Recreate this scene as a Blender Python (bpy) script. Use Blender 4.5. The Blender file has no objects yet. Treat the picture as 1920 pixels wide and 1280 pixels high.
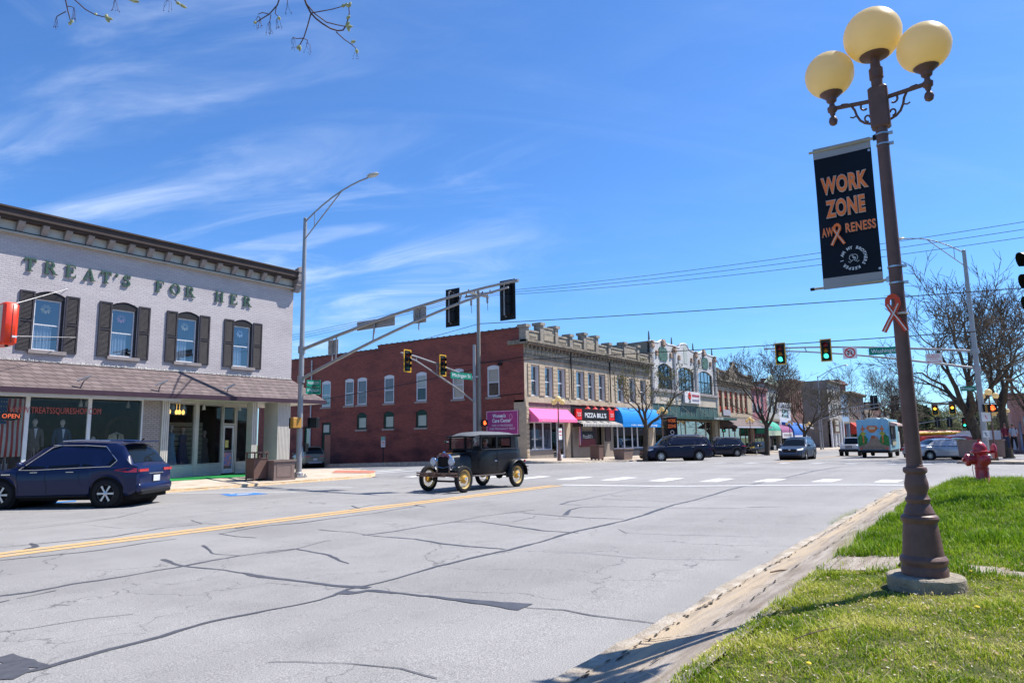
import bpy, bmesh, math, random
from mathutils import Vector, Matrix
R_ = math.radians
random.seed(7)
S = bpy.context.scene
COL = S.collection
# camera
FPX, CH = 1277.0, 1.62
YAW, PIT, ROL = R_(35.2657), R_(8.0831), R_(0.9633)
CF = Vector((math.cos(PIT)*math.cos(YAW), math.cos(PIT)*math.sin(YAW), math.sin(PIT)))
_r = Vector((math.sin(YAW), -math.cos(YAW), 0)); _u = _r.cross(CF)
CR = _r*math.cos(ROL) - _u*math.sin(ROL); CU = _u*math.cos(ROL) + _r*math.sin(ROL)
cam = bpy.data.cameras.new('camera'); cam.sensor_width = 36; cam.lens = 36*FPX/1920
cam.clip_start = 0.05; cam.clip_end = 3000
co = bpy.data.objects.new('camera', cam); COL.objects.link(co); S.camera = co
m = Matrix.Identity(4)
for i in range(3):
    m[i][0], m[i][1], m[i][2] = CR[i], CU[i], -CF[i]
m[0][3], m[1][3], m[2][3] = 0, 0, CH
co.matrix_world = m
# sky and sun
SUN = Vector((0.80, -0.54, 1.42)).normalized()
w = bpy.data.worlds.new('World'); S.world = w; w.use_nodes = True
nt = w.node_tree; nt.nodes.clear(); N = nt.nodes.new; LK = nt.links.new
sky = N('ShaderNodeTexSky'); sky.sky_type = 'NISHITA'; sky.sun_disc = False
sky.sun_elevation = math.asin(SUN.z); sky.sun_rotation = math.atan2(SUN.x, SUN.y)
sky.air_density = 1.0; sky.dust_density = 0.35; sky.ozone_density = 3.2; sky.altitude = 200
tc = N('ShaderNodeTexCoord'); sx = N('ShaderNodeSeparateXYZ'); LK(tc.outputs['Generated'], sx.inputs[0])
def mth(op, a, b=None, c=None, clamp=False):
    n = N('ShaderNodeMath'); n.operation = op; n.use_clamp = clamp
    for i, v in enumerate((a, b, c)):
        if v is None: continue
        if isinstance(v, (int, float)): n.inputs[i].default_value = v
        else: LK(v, n.inputs[i])
    return n.outputs[0]
zz = mth('ADD', mth('MAXIMUM', sx.outputs[2], 0.0), 0.16)
cx, cy = mth('DIVIDE', sx.outputs[0], zz), mth('DIVIDE', sx.outputs[1], zz)
cb = N('ShaderNodeCombineXYZ'); LK(cx, cb.inputs[0]); LK(cy, cb.inputs[1])
def cloud(scale, rot, sc, det, lo, hi, dist, loc=(0, 0, 0)):
    mp = N('ShaderNodeMapping'); mp.vector_type = 'TEXTURE'; mp.inputs['Rotation'].default_value = (0, 0, R_(rot)); mp.inputs['Scale'].default_value = sc
    mp.inputs['Location'].default_value = loc
    LK(cb.outputs[0], mp.inputs[0])
    n = N('ShaderNodeTexNoise'); n.inputs['Scale'].default_value = scale; n.inputs['Detail'].default_value = det
    n.inputs['Roughness'].default_value = 0.58; n.inputs['Distortion'].default_value = dist; LK(mp.outputs[0], n.inputs['Vector'])
    r = N('ShaderNodeMapRange'); r.interpolation_type = 'SMOOTHSTEP'; r.inputs[1].default_value = lo; r.inputs[2].default_value = hi
    LK(n.outputs[0], r.inputs[0]); return r.outputs[0]
c1 = cloud(1.35, 112, (1.0, .42, 1), 10, 0.40, 0.92, 1.1, (3.4, 7.7, 0))
c2 = cloud(0.7, 100, (1.0, .7, 1), 4, 0.30, 0.62, 0.5, (9.1, 2.9, 0))
c3 = cloud(0.9, 135, (1.4, .3, 1), 7, 0.45, 0.95, 1.0, (0, 5, 0))
cd = (CR*((380-960)/FPX) - CU*((400-640)/FPX) + CF).normalized()
dp = N('ShaderNodeVectorMath'); dp.operation = 'DOT_PRODUCT'; LK(tc.outputs['Generated'], dp.inputs[0]); dp.inputs[1].default_value = cd
mk = N('ShaderNodeMapRange'); mk.interpolation_type = 'SMOOTHSTEP'; mk.inputs[1].default_value = .86; mk.inputs[2].default_value = .97; mk.inputs[3].default_value = .10; LK(dp.outputs['Value'], mk.inputs[0])
cm = mth('ADD', mth('MULTIPLY', mth('MULTIPLY', c1, mth('ADD', mth('MULTIPLY', c2, 1.1), .35)), mk.outputs[0]), mth('MULTIPLY', c3, 0.14), clamp=True)
cm = mth('MULTIPLY', cm, 0.43)
tint = N('ShaderNodeMix'); tint.data_type = 'RGBA'; tint.blend_type = 'MULTIPLY'; tint.inputs[0].default_value = 1
LK(sky.outputs[0], tint.inputs[6]); tint.inputs[7].default_value = (0.55, 0.90, 1.30, 1)
mx = N('ShaderNodeMix'); mx.data_type = 'RGBA'; LK(cm, mx.inputs[0]); LK(tint.outputs[2], mx.inputs[6]); mx.inputs[7].default_value = (7.6, 8.4, 9.6, 1)
bg = N('ShaderNodeBackground'); bg.inputs[1].default_value = 0.092; LK(mx.outputs[2], bg.inputs[0])
wo = N('ShaderNodeOutputWorld'); LK(bg.outputs[0], wo.inputs[0])
sl = bpy.data.lights.new('sun', 'SUN'); sl.energy = 5.0; sl.angle = R_(0.53); sl.color = (1.0, 0.955, 0.89)
so = bpy.data.objects.new('sun', sl); COL.objects.link(so); so.rotation_euler = SUN.to_track_quat('Z', 'Y').to_euler(); so.location = (0, 0, 40)
S.view_settings.view_transform = 'Standard'; S.view_settings.look = 'None'
S.view_settings.exposure = 0.72; S.view_settings.gamma = 1; S.view_settings.use_curve_mapping = False
# helpers: measuring points on real planes
def ray(x, y): return CR*((x-960)/FPX) - CU*((y-640)/FPX) + CF
def onY(x, y, Y):
    d = ray(x, y); t = Y/d.y; return t*d.x, CH + t*d.z
def onX(x, y, X):
    d = ray(x, y); t = X/d.x; return t*d.y, CH + t*d.z
def onG(x, y, z=0.0):
    d = ray(x, y); t = (z-CH)/d.z; return t*d.x, t*d.y
# terrain height
GX = [(-60, .0), (36, 0.0), (42, -.10), (48, -.26), (60, -.40), (73, -.58), (84, -.78), (110, -1.0), (145, -1.45), (250, -2.2), (700, -5)]
def lerp_tab(t, x):
    if x <= t[0][0]: return t[0][1]
    for a, b in zip(t, t[1:]):
        if x <= b[0]: return a[1] + (b[1]-a[1])*(x-a[0])/(b[0]-a[0])
    return t[-1][1]
def sm(a, b, x):
    t = min(1, max(0, (x-a)/(b-a))); return t*t*(3-2*t)
def gz(x, y):
    z = lerp_tab(GX, x)
    z += 0.15*(1-sm(2.2, 10, y))*(1-sm(19, 30, x))*(1 if y > -40 else 0)
    if y > 27: z -= 0.025*min(y-27, 60)*(1-sm(60, 75, x))
    return z
# materials
MATS = {}
def _n(nt, t, **kw):
    n = nt.nodes.new(t)
    for k, v in kw.items(): setattr(n, k, v)
    return n
def mat(name, col, rough=0.6, metal=0.0, var=0.12, scale=3.0, bump=0.0, bscale=40.0, spec=0.5, coat=0.0, col2=None, stretch=(1, 1, 1), emit=0, thr=None, grime=0.0):
    if name in MATS: return MATS[name]
    M = bpy.data.materials.new(name); M.use_nodes = True; nt = M.node_tree; b = nt.nodes['Principled BSDF']
    if not metal and max(col) < .08: spec = min(spec, .18)
    elif not metal and not coat: spec *= .6
    b.inputs['Roughness'].default_value = rough; b.inputs['Metallic'].default_value = metal
    b.inputs['Specular IOR Level'].default_value = spec; b.inputs['Coat Weight'].default_value = coat
    if coat: b.inputs['Coat Roughness'].default_value = 0.03
    tc = _n(nt, 'ShaderNodeTexCoord'); mp = _n(nt, 'ShaderNodeMapping'); mp.inputs['Scale'].default_value = stretch
    nt.links.new(tc.outputs['Object'], mp.inputs[0])
    if var > 0 or col2:
        no = _n(nt, 'ShaderNodeTexNoise'); no.inputs['Scale'].default_value = scale; no.inputs['Detail'].default_value = 6; no.inputs['Roughness'].default_value = .6
        nt.links.new(mp.outputs[0], no.inputs['Vector'])
        cr = _n(nt, 'ShaderNodeValToRGB'); e = cr.color_ramp.elements
        if thr: e[0].position, e[1].position = thr
        else: e[0].position, e[1].position = 0.32, 0.68
        if col2: e[0].color, e[1].color = (*col, 1), (*col2, 1)
        else:
            e[0].color = (*[c*(1-var) for c in col], 1); e[1].color = (*[min(1, c*(1+var)) for c in col], 1)
        nt.links.new(no.outputs[0], cr.inputs[0]); out = cr.outputs[0]
        if grime:
            n2 = _n(nt, 'ShaderNodeTexNoise'); n2.inputs['Scale'].default_value = 1.3; n2.inputs['Detail'].default_value = 8
            m2 = _n(nt, 'ShaderNodeMapping'); m2.inputs['Scale'].default_value = (2.2, 2.2, .35); nt.links.new(tc.outputs['Object'], m2.inputs[0]); nt.links.new(m2.outputs[0], n2.inputs['Vector'])
            r2 = _n(nt, 'ShaderNodeMapRange'); r2.inputs[1].default_value = .5; r2.inputs[2].default_value = .75; r2.inputs[4].default_value = grime
            nt.links.new(n2.outputs[0], r2.inputs[0])
            mm = _n(nt, 'ShaderNodeMix', data_type='RGBA'); nt.links.new(r2.outputs[0], mm.inputs[0]); nt.links.new(out, mm.inputs[6]); mm.inputs[7].default_value = (.05, .045, .04, 1); out = mm.outputs[2]
        nt.links.new(out, b.inputs['Base Color'])
        if emit: nt.links.new(out, b.inputs['Emission Color'])
    else:
        b.inputs['Base Color'].default_value = (*col, 1)
        if emit: b.inputs['Emission Color'].default_value = (*col, 1)
    if emit: b.inputs['Emission Strength'].default_value = emit
    if bump:
        nb = _n(nt, 'ShaderNodeTexNoise'); nb.inputs['Scale'].default_value = bscale; nb.inputs['Detail'].default_value = 4
        nt.links.new(mp.outputs[0], nb.inputs['Vector'])
        bp = _n(nt, 'ShaderNodeBump'); bp.inputs['Strength'].default_value = bump; bp.inputs['Distance'].default_value = 0.02
        nt.links.new(nb.outputs[0], bp.inputs['Height']); nt.links.new(bp.outputs[0], b.inputs['Normal'])
    MATS[name] = M; return M
def brick(name, c1, c2, mortar, bw=.215, bh=.075, ms=.012, bump=.35, patch=None, pthr=(.5, .66), rough=.85, tilt=1.0, pscale=.35, low=None, lowz=(0, 2)):
    if name in MATS: return MATS[name]
    M = bpy.data.materials.new(name); M.use_nodes = True; nt = M.node_tree; b = nt.nodes['Principled BSDF']; b.inputs['Roughness'].default_value = rough
    g = _n(nt, 'ShaderNodeNewGeometry'); s = _n(nt, 'ShaderNodeSeparateXYZ'); nt.links.new(g.outputs['Position'], s.inputs[0])
    a = _n(nt, 'ShaderNodeMath', operation='ADD'); nt.links.new(s.outputs[0], a.inputs[0]); nt.links.new(s.outputs[1], a.inputs[1])
    zt = _n(nt, 'ShaderNodeMath', operation='MULTIPLY'); nt.links.new(s.outputs[2], zt.inputs[0]); zt.inputs[1].default_value = tilt
    c = _n(nt, 'ShaderNodeCombineXYZ'); nt.links.new(a.outputs[0], c.inputs[0]); nt.links.new(zt.outputs[0], c.inputs[1])
    wn = _n(nt, 'ShaderNodeTexNoise'); wn.inputs['Scale'].default_value = 1.2; nt.links.new(c.outputs[0], wn.inputs['Vector'])
    wv = _n(nt, 'ShaderNodeVectorMath', operation='MULTIPLY_ADD'); wv.inputs[1].default_value = (.02, .02, 0); nt.links.new(wn.outputs[1], wv.inputs[0]); nt.links.new(c.outputs[0], wv.inputs[2])
    t = _n(nt, 'ShaderNodeTexBrick'); t.inputs['Scale'].default_value = 1; t.inputs['Brick Width'].default_value = bw; t.inputs['Row Height'].default_value = bh
    t.inputs['Mortar Size'].default_value = ms; t.inputs['Mortar Smooth'].default_value = .3; t.inputs['Bias'].default_value = -.1
    t.inputs['Color1'].default_value = (*c1, 1); t.inputs['Color2'].default_value = (*c2, 1); t.inputs['Mortar'].default_value = (*mortar, 1)
    nt.links.new(wv.outputs[0], t.inputs['Vector'])
    out = t.outputs[0]
    nz = _n(nt, 'ShaderNodeTexNoise'); nz.inputs['Scale'].default_value = pscale; nz.inputs['Detail'].default_value = 9; nz.inputs['Roughness'].default_value = .65
    mpp = _n(nt, 'ShaderNodeMapping'); mpp.inputs['Scale'].default_value = (1, 2.6, 1); nt.links.new(c.outputs[0], mpp.inputs[0]); nt.links.new(mpp.outputs[0], nz.inputs['Vector'])
    if patch:
        r = _n(nt, 'ShaderNodeMapRange'); r.inputs[1].default_value, r.inputs[2].default_value = pthr; r.inputs[4].default_value = .75; nt.links.new(nz.outputs[0], r.inputs[0])
        mm = _n(nt, 'ShaderNodeMix', data_type='RGBA', blend_type='MULTIPLY'); nt.links.new(r.outputs[0], mm.inputs[0]); nt.links.new(out, mm.inputs[6]); mm.inputs[7].default_value = (*patch, 1); out = mm.outputs[2]
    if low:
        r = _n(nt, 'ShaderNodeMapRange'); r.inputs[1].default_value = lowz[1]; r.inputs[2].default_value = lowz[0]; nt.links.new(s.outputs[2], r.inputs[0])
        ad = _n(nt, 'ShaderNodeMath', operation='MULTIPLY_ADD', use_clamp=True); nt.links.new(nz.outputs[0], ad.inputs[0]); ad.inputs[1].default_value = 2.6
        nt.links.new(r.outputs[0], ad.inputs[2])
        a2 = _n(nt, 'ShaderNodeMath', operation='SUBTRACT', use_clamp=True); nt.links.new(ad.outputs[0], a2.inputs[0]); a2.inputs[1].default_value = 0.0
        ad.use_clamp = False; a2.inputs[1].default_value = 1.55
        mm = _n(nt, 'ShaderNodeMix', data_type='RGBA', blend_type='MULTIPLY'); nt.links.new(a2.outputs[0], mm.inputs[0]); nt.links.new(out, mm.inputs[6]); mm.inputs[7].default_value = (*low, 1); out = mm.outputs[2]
    nt.links.new(out, b.inputs['Base Color'])
    bp = _n(nt, 'ShaderNodeBump', invert=True); bp.inputs['Strength'].default_value = bump; bp.inputs['Distance'].default_value = .01
    nt.links.new(t.outputs[1], bp.inputs['Height']); nt.links.new(bp.outputs[0], b.inputs['Normal'])
    MATS[name] = M; return M
def glass(name, tint=(.25, .3, .3), refl=.16, thru=1.0, rough=.0):
    """pane: tinted see-through plus mirror reflection that grows at grazing angles"""
    if name in MATS: return MATS[name]
    M = bpy.data.materials.new(name); M.use_nodes = True; nt = M.node_tree; nt.nodes.clear()
    o = _n(nt, 'ShaderNodeOutputMaterial'); mi = _n(nt, 'ShaderNodeMixShader'); tr = _n(nt, 'ShaderNodeBsdfTransparent'); gl = _n(nt, 'ShaderNodeBsdfGlossy')
    tr.inputs[0].default_value = (*tint, 1); gl.inputs['Roughness'].default_value = rough; gl.inputs[0].default_value = (.95, .97, 1, 1)
    fr = _n(nt, 'ShaderNodeLayerWeight'); fr.inputs[0].default_value = .5
    pw = _n(nt, 'ShaderNodeMath', operation='POWER'); nt.links.new(fr.outputs['Facing'], pw.inputs[0]); pw.inputs[1].default_value = 4.0
    ad = _n(nt, 'ShaderNodeMath', operation='MULTIPLY_ADD', use_clamp=True); nt.links.new(pw.outputs[0], ad.inputs[0]); ad.inputs[1].default_value = .9; ad.inputs[2].default_value = .04+refl*.6
    nt.links.new(ad.outputs[0], mi.inputs[0]); nt.links.new(tr.outputs[0], mi.inputs[1]); nt.links.new(gl.outputs[0], mi.inputs[2]); nt.links.new(mi.outputs[0], o.inputs[0])
    MATS[name] = M; return M
def paint(name, col, rough=.25, coat=.35, metal=.0): return mat(name, col, rough=rough, metal=metal, var=0, coat=coat, spec=.3)
# mesh builder
class MB:
    def __init__(s): s.v = []; s.f = []
    def add(s, vs, fs):
        o = len(s.v); s.v += [tuple(p) for p in vs]; s.f += [tuple(i+o for i in f) for f in fs]; return s
    def box(s, a, b, M=None):
        x0, y0, z0 = a; x1, y1, z1 = b
        vs = [(x0,y0,z0),(x1,y0,z0),(x1,y1,z0),(x0,y1,z0),(x0,y0,z1),(x1,y0,z1),(x1,y1,z1),(x0,y1,z1)]
        if M is not None: vs = [M @ Vector(p) for p in vs]
        return s.add(vs, [(0,3,2,1),(4,5,6,7),(0,1,5,4),(1,2,6,5),(2,3,7,6),(3,0,4,7)])
    def cbox(s, c, d, rz=0, M=None, ch=0):
        """box centred at c with size d; ch: chamfered vertical edges and top"""
        T = Matrix.Translation(c) @ Matrix.Rotation(rz, 4, 'Z')
        if M is not None: T = M @ T
        if not ch: return s.box([-k/2 for k in d], [k/2 for k in d], T)
        hx, hy, hz = d[0]/2, d[1]/2, d[2]/2
        def ring(z, i): return [(hx-i,-hy+ch+i,z),(hx-i,hy-ch-i,z),(hx-ch-i,hy-i,z),(-hx+ch+i,hy-i,z),(-hx+i,hy-ch-i,z),(-hx+i,-hy+ch+i,z),(-hx+ch+i,-hy+i,z),(hx-ch-i,-hy+i,z)]
        vs = ring(-hz, ch*.0)+ring(-hz+ch, 0)+ring(hz-ch, 0)+ring(hz, ch*.7)
        vs = ring(-hz, ch*.7)+ring(-hz+ch, 0)+ring(hz-ch, 0)+ring(hz, ch*.7)
        fs = [tuple(range(7, -1, -1)), tuple(range(24, 32))]
        for k in range(3):
            for i in range(8): j = (i+1) % 8; fs.append((k*8+i, k*8+j, (k+1)*8+j, (k+1)*8+i))
        return s.add([T @ Vector(p) for p in vs], fs)
    def tube(s, pts, rad, n=8, cap=True):
        pts = [Vector(p) for p in pts]
        if isinstance(rad, (int, float)): rad = [rad]*len(pts)
        rings = []; prev = None
        for i, p in enumerate(pts):
            t = (pts[min(i+1, len(pts)-1)] - pts[max(i-1, 0)]).normalized()
            if prev is None:
                a = Vector((0, 0, 1)) if abs(t.z) < .9 else Vector((1, 0, 0))
                u = t.cross(a).normalized()
            else: u = (prev - t*prev.dot(t)).normalized()
            prev = u; v = t.cross(u)
            rings.append([p + (u*math.cos(2*math.pi*k/n) + v*math.sin(2*math.pi*k/n))*rad[i] for k in range(n)])
        vs = [q for r in rings for q in r]; fs = []
        for i in range(len(pts)-1):
            for k in range(n): j = (k+1) % n; fs.append((i*n+k, i*n+j, (i+1)*n+j, (i+1)*n+k))
        if cap: fs.append(tuple(range(n-1, -1, -1))); fs.append(tuple((len(pts)-1)*n+k for k in range(n)))
        return s.add(vs, fs)
    def lathe(s, prof, c=(0, 0, 0), n=20, axis='Z', M=None, capped=True):
        vs = []; fs = []
        for r, z in prof:
            for k in range(n):
                a = 2*math.pi*k/n; x, y = r*math.cos(a), r*math.sin(a)
                p = {'Z': (x, y, z), 'Y': (x, z, -y), 'X': (z, x, y)}[axis]
                vs.append(Vector(p)+Vector(c))
        for i in range(len(prof)-1):
            for k in range(n): j = (k+1) % n; fs.append((i*n+k, i*n+j, (i+1)*n+j, (i+1)*n+k))
        if capped: fs.append(tuple(range(n-1, -1, -1))); fs.append(tuple((len(prof)-1)*n+k for k in range(n)))
        if M is not None: vs = [M @ p for p in vs]
        return s.add(vs, fs)
    def ball(s, c, r, n=14, sc=(1, 1, 1)):
        m = n//2; prof = [(math.sin(math.pi*i/m)*r+1e-5, -math.cos(math.pi*i/m)*r) for i in range(m+1)]
        k = len(s.v); s.lathe(prof, (0, 0, 0), n)
        s.v[k:] = [(p[0]*sc[0]+c[0], p[1]*sc[1]+c[1], p[2]*sc[2]+c[2]) for p in s.v[k:]]; return s
    def prism(s, poly, fn, d0, d1):
        """poly of (u,v) extruded between depths d0,d1; fn(u,v,d)->point"""
        n = len(poly); vs = [fn(u, v, d0) for u, v in poly]+[fn(u, v, d1) for u, v in poly]
        fs = [tuple(range(n)), tuple(range(2*n-1, n-1, -1))]+[(i, i+n, (i+1) % n+n, (i+1) % n) for i in range(n)]
        return s.add(vs, fs)
    def quad(s, *p): return s.add(p, [tuple(range(len(p)))])
    def grid(s, xs, ys, fn, keep=None):
        nx = len(xs); vs = [fn(x, y) for y in ys for x in xs]; fs = []
        for j in range(len(ys)-1):
            for i in range(nx-1):
                if keep and not keep((xs[i]+xs[i+1])/2, (ys[j]+ys[j+1])/2): continue
                fs.append((j*nx+i, j*nx+i+1, (j+1)*nx+i+1, (j+1)*nx+i))
        return s.add(vs, fs)
    def build(s, name, m, parent=None, world=False, smooth=False, label=None, ang=38, kind=None):
        if world and parent is not None:
            o = Vector((0, 0, 0)); q = parent
            while q is not None: o += q.location; q = q.parent
            s.v = [(p[0]-o.x, p[1]-o.y, p[2]-o.z) for p in s.v]
        me = bpy.data.meshes.new(name); me.from_pydata(s.v, [], s.f); me.validate()
        bm = bmesh.new(); bm.from_mesh(me); bmesh.ops.recalc_face_normals(bm, faces=bm.faces) if len(s.f) < 60000 else None; bm.to_mesh(me); bm.free()
        if smooth:
            me.polygons.foreach_set('use_smooth', [True]*len(me.polygons)); me.set_sharp_from_angle(angle=R_(ang))
        me.materials.append(m)
        ob = bpy.data.objects.new(name, me); COL.objects.link(ob)
        if parent is not None: ob.parent = parent
        if label: ob['label'] = label
        if kind: ob['kind'] = kind
        return ob
def thing(name, label, cat, loc=(0, 0, 0), rz=0, group=None):
    o = bpy.data.objects.new(name, None); COL.objects.link(o); o.location = loc; o.rotation_euler = (0, 0, rz); o.empty_display_size = .2
    o['label'] = label; o['category'] = cat
    if group: o['group'] = group
    return o
def tag(o, label, cat, group=None):
    o['label'] = label; o['category'] = cat
    if group: o['group'] = group
    return o
def struct(o): o['kind'] = 'structure'; return o
def dup(root, loc, rz=None, label=None, group=None):
    def cp(o, par):
        c = o.copy(); COL.objects.link(c); c.parent = par
        for ch in o.children: cp(ch, c)
        return c
    r = cp(root, None); r.location = loc
    if rz is not None: r.rotation_euler = (0, 0, rz)
    if label: r['label'] = label
    if group: r['group'] = group
    return r
def PL(axis, val):
    """wall plane facing -Y ('Y') or -X ('X'); point at (u along, v up, w inward)"""
    if axis == 'Y': return lambda u, v, w=0: (u, val+w, v)
    return lambda u, v, w=0: (val+w, u, v)
def text(s, size, org, U, V, m, parent=None, name='lettering', ext=.004, align='CENTER', world=False, sx=1.0, bold=0.0, label=None, space=1.0, width=None):
    cu = bpy.data.curves.new('t', 'FONT'); cu.body = s; cu.size = size; cu.extrude = 0; cu.align_x = align; cu.align_y = 'CENTER'; cu.offset = bold; cu.space_character = space
    cu.resolution_u = 3
    ob = bpy.data.objects.new('t', cu); COL.objects.link(ob); dg = bpy.context.evaluated_depsgraph_get(); dg.update()
    me = bpy.data.meshes.new_from_object(ob.evaluated_get(dg)); bpy.data.objects.remove(ob)
    U, V = Vector(U).normalized(), Vector(V).normalized(); Nn = U.cross(V); org = Vector(org)
    if width:
        xs = [v.co.x for v in me.vertices]; sx = width/max(1e-6, max(xs)-min(xs))
    vs = [v.co.copy() for v in me.vertices]; fs = [tuple(p.vertices) for p in me.polygons]
    b = MB(); b.add([org + U*(p.x*sx) + V*p.y + Nn*ext for p in vs], fs)
    if ext > .012:
        bm = bmesh.new(); bm.from_mesh(me); es = [(e.verts[0].index, e.verts[1].index) for e in bm.edges if len(e.link_faces) == 1]; bm.free()
        for a, c in es:
            pa, pc = vs[a], vs[c]
            b.quad(*[org + U*(p.x*sx) + V*p.y + Nn*h for p, h in ((pa, 0), (pc, 0), (pc, ext), (pa, ext))])
    return b.build(name, m, parent, world=world, label=label)
def wall_open(mb, P, u0, u1, v0, v1, ops, depth=.15, vb=None):
    """wall face on plane P with rectangular openings (ua,ub,va,vb) and their reveals"""
    us = sorted({u0, u1, *[o[0] for o in ops], *[o[1] for o in ops]}); vs = sorted({v0, v1, *[o[2] for o in ops], *[o[3] for o in ops]})
    for a, b in zip(us, us[1:]):
        for c, d in zip(vs, vs[1:]):
            mu, mv = (a+b)/2, (c+d)/2
            if any(o[0] < mu < o[1] and o[2] < mv < o[3] for o in ops): continue
            mb.quad(P(a, c), P(b, c), P(b, d), P(a, d))
    for a, b, c, d in ops:
        for q in ([(a, c), (a, d)], [(b, c), (b, d)], [(a, c), (b, c)], [(a, d), (b, d)]):
            mb.quad(P(*q[0]), P(*q[1]), P(*q[1], depth), P(*q[0], depth))
def arch_fill(mb, P, a, b, top, rise, depth=.15, w0=0.0):
    """masonry in the two upper corners of an opening so that its head is a segmental arch"""
    n = 8; pts = [(a+(b-a)*i/n, top - rise*(2*i/n-1)**2) for i in range(n+1)]
    for p, q in zip(pts, pts[1:]):
        if top-p[1] < 1e-4 and top-q[1] < 1e-4: continue
        mb.quad(P(p[0], p[1], w0), P(q[0], q[1], w0), P(q[0], top, w0), P(p[0], top, w0)); mb.quad(P(p[0], p[1], w0), P(q[0], q[1], w0), P(q[0], q[1], depth), P(p[0], p[1], depth))
def sash(parent, P, a, b, c, d, w=.1, fr=None, gl=None, fw=.05, mid=True, world=1, label=None, vbar=0, mname='window', curtain=None):
    """window: frame mesh with a pane child; w = depth of the frame face inside the wall"""
    f = MB()
    def bar(a0, b0, c0, d0, w0=w, w1=w+.05): f.prism([(a0, c0), (b0, c0), (b0, d0), (a0, d0)], P, w0, w1)
    bar(a, a+fw, c, d); bar(b-fw, b, c, d); bar(a+fw, b-fw, c, c+fw); bar(a+fw, b-fw, d-fw, d)
    if mid: bar(a+fw, b-fw, (c+d)/2-fw*.4, (c+d)/2+fw*.4, w-.004)
    for k in range(vbar):
        u = a+(b-a)*(k+1)/(vbar+1); bar(u-fw*.3, u+fw*.3, c+fw, d-fw, w-.002)
    o = f.build(mname, fr, parent, world=world, label=label)
    g = MB(); g.quad(P(a, c, w+.03), P(b, c, w+.03), P(b, d, w+.03), P(a, d, w+.03)); g.build('pane', gl, o, world=world)
    if curtain:
        k = MB(); hi = c+(d-c)*curtain[1]; lo = c+.02
        if len(curtain) > 2 and curtain[2]: lo, hi = d-(d-c)*curtain[1], d-.02
        k.quad(P(a+.02, lo, w+.09), P(b-.02, lo, w+.09), P(b-.02, hi, w+.09), P(a+.02, hi, w+.09)); k.build('curtain', curtain[0], o, world=world)
    return o
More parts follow.
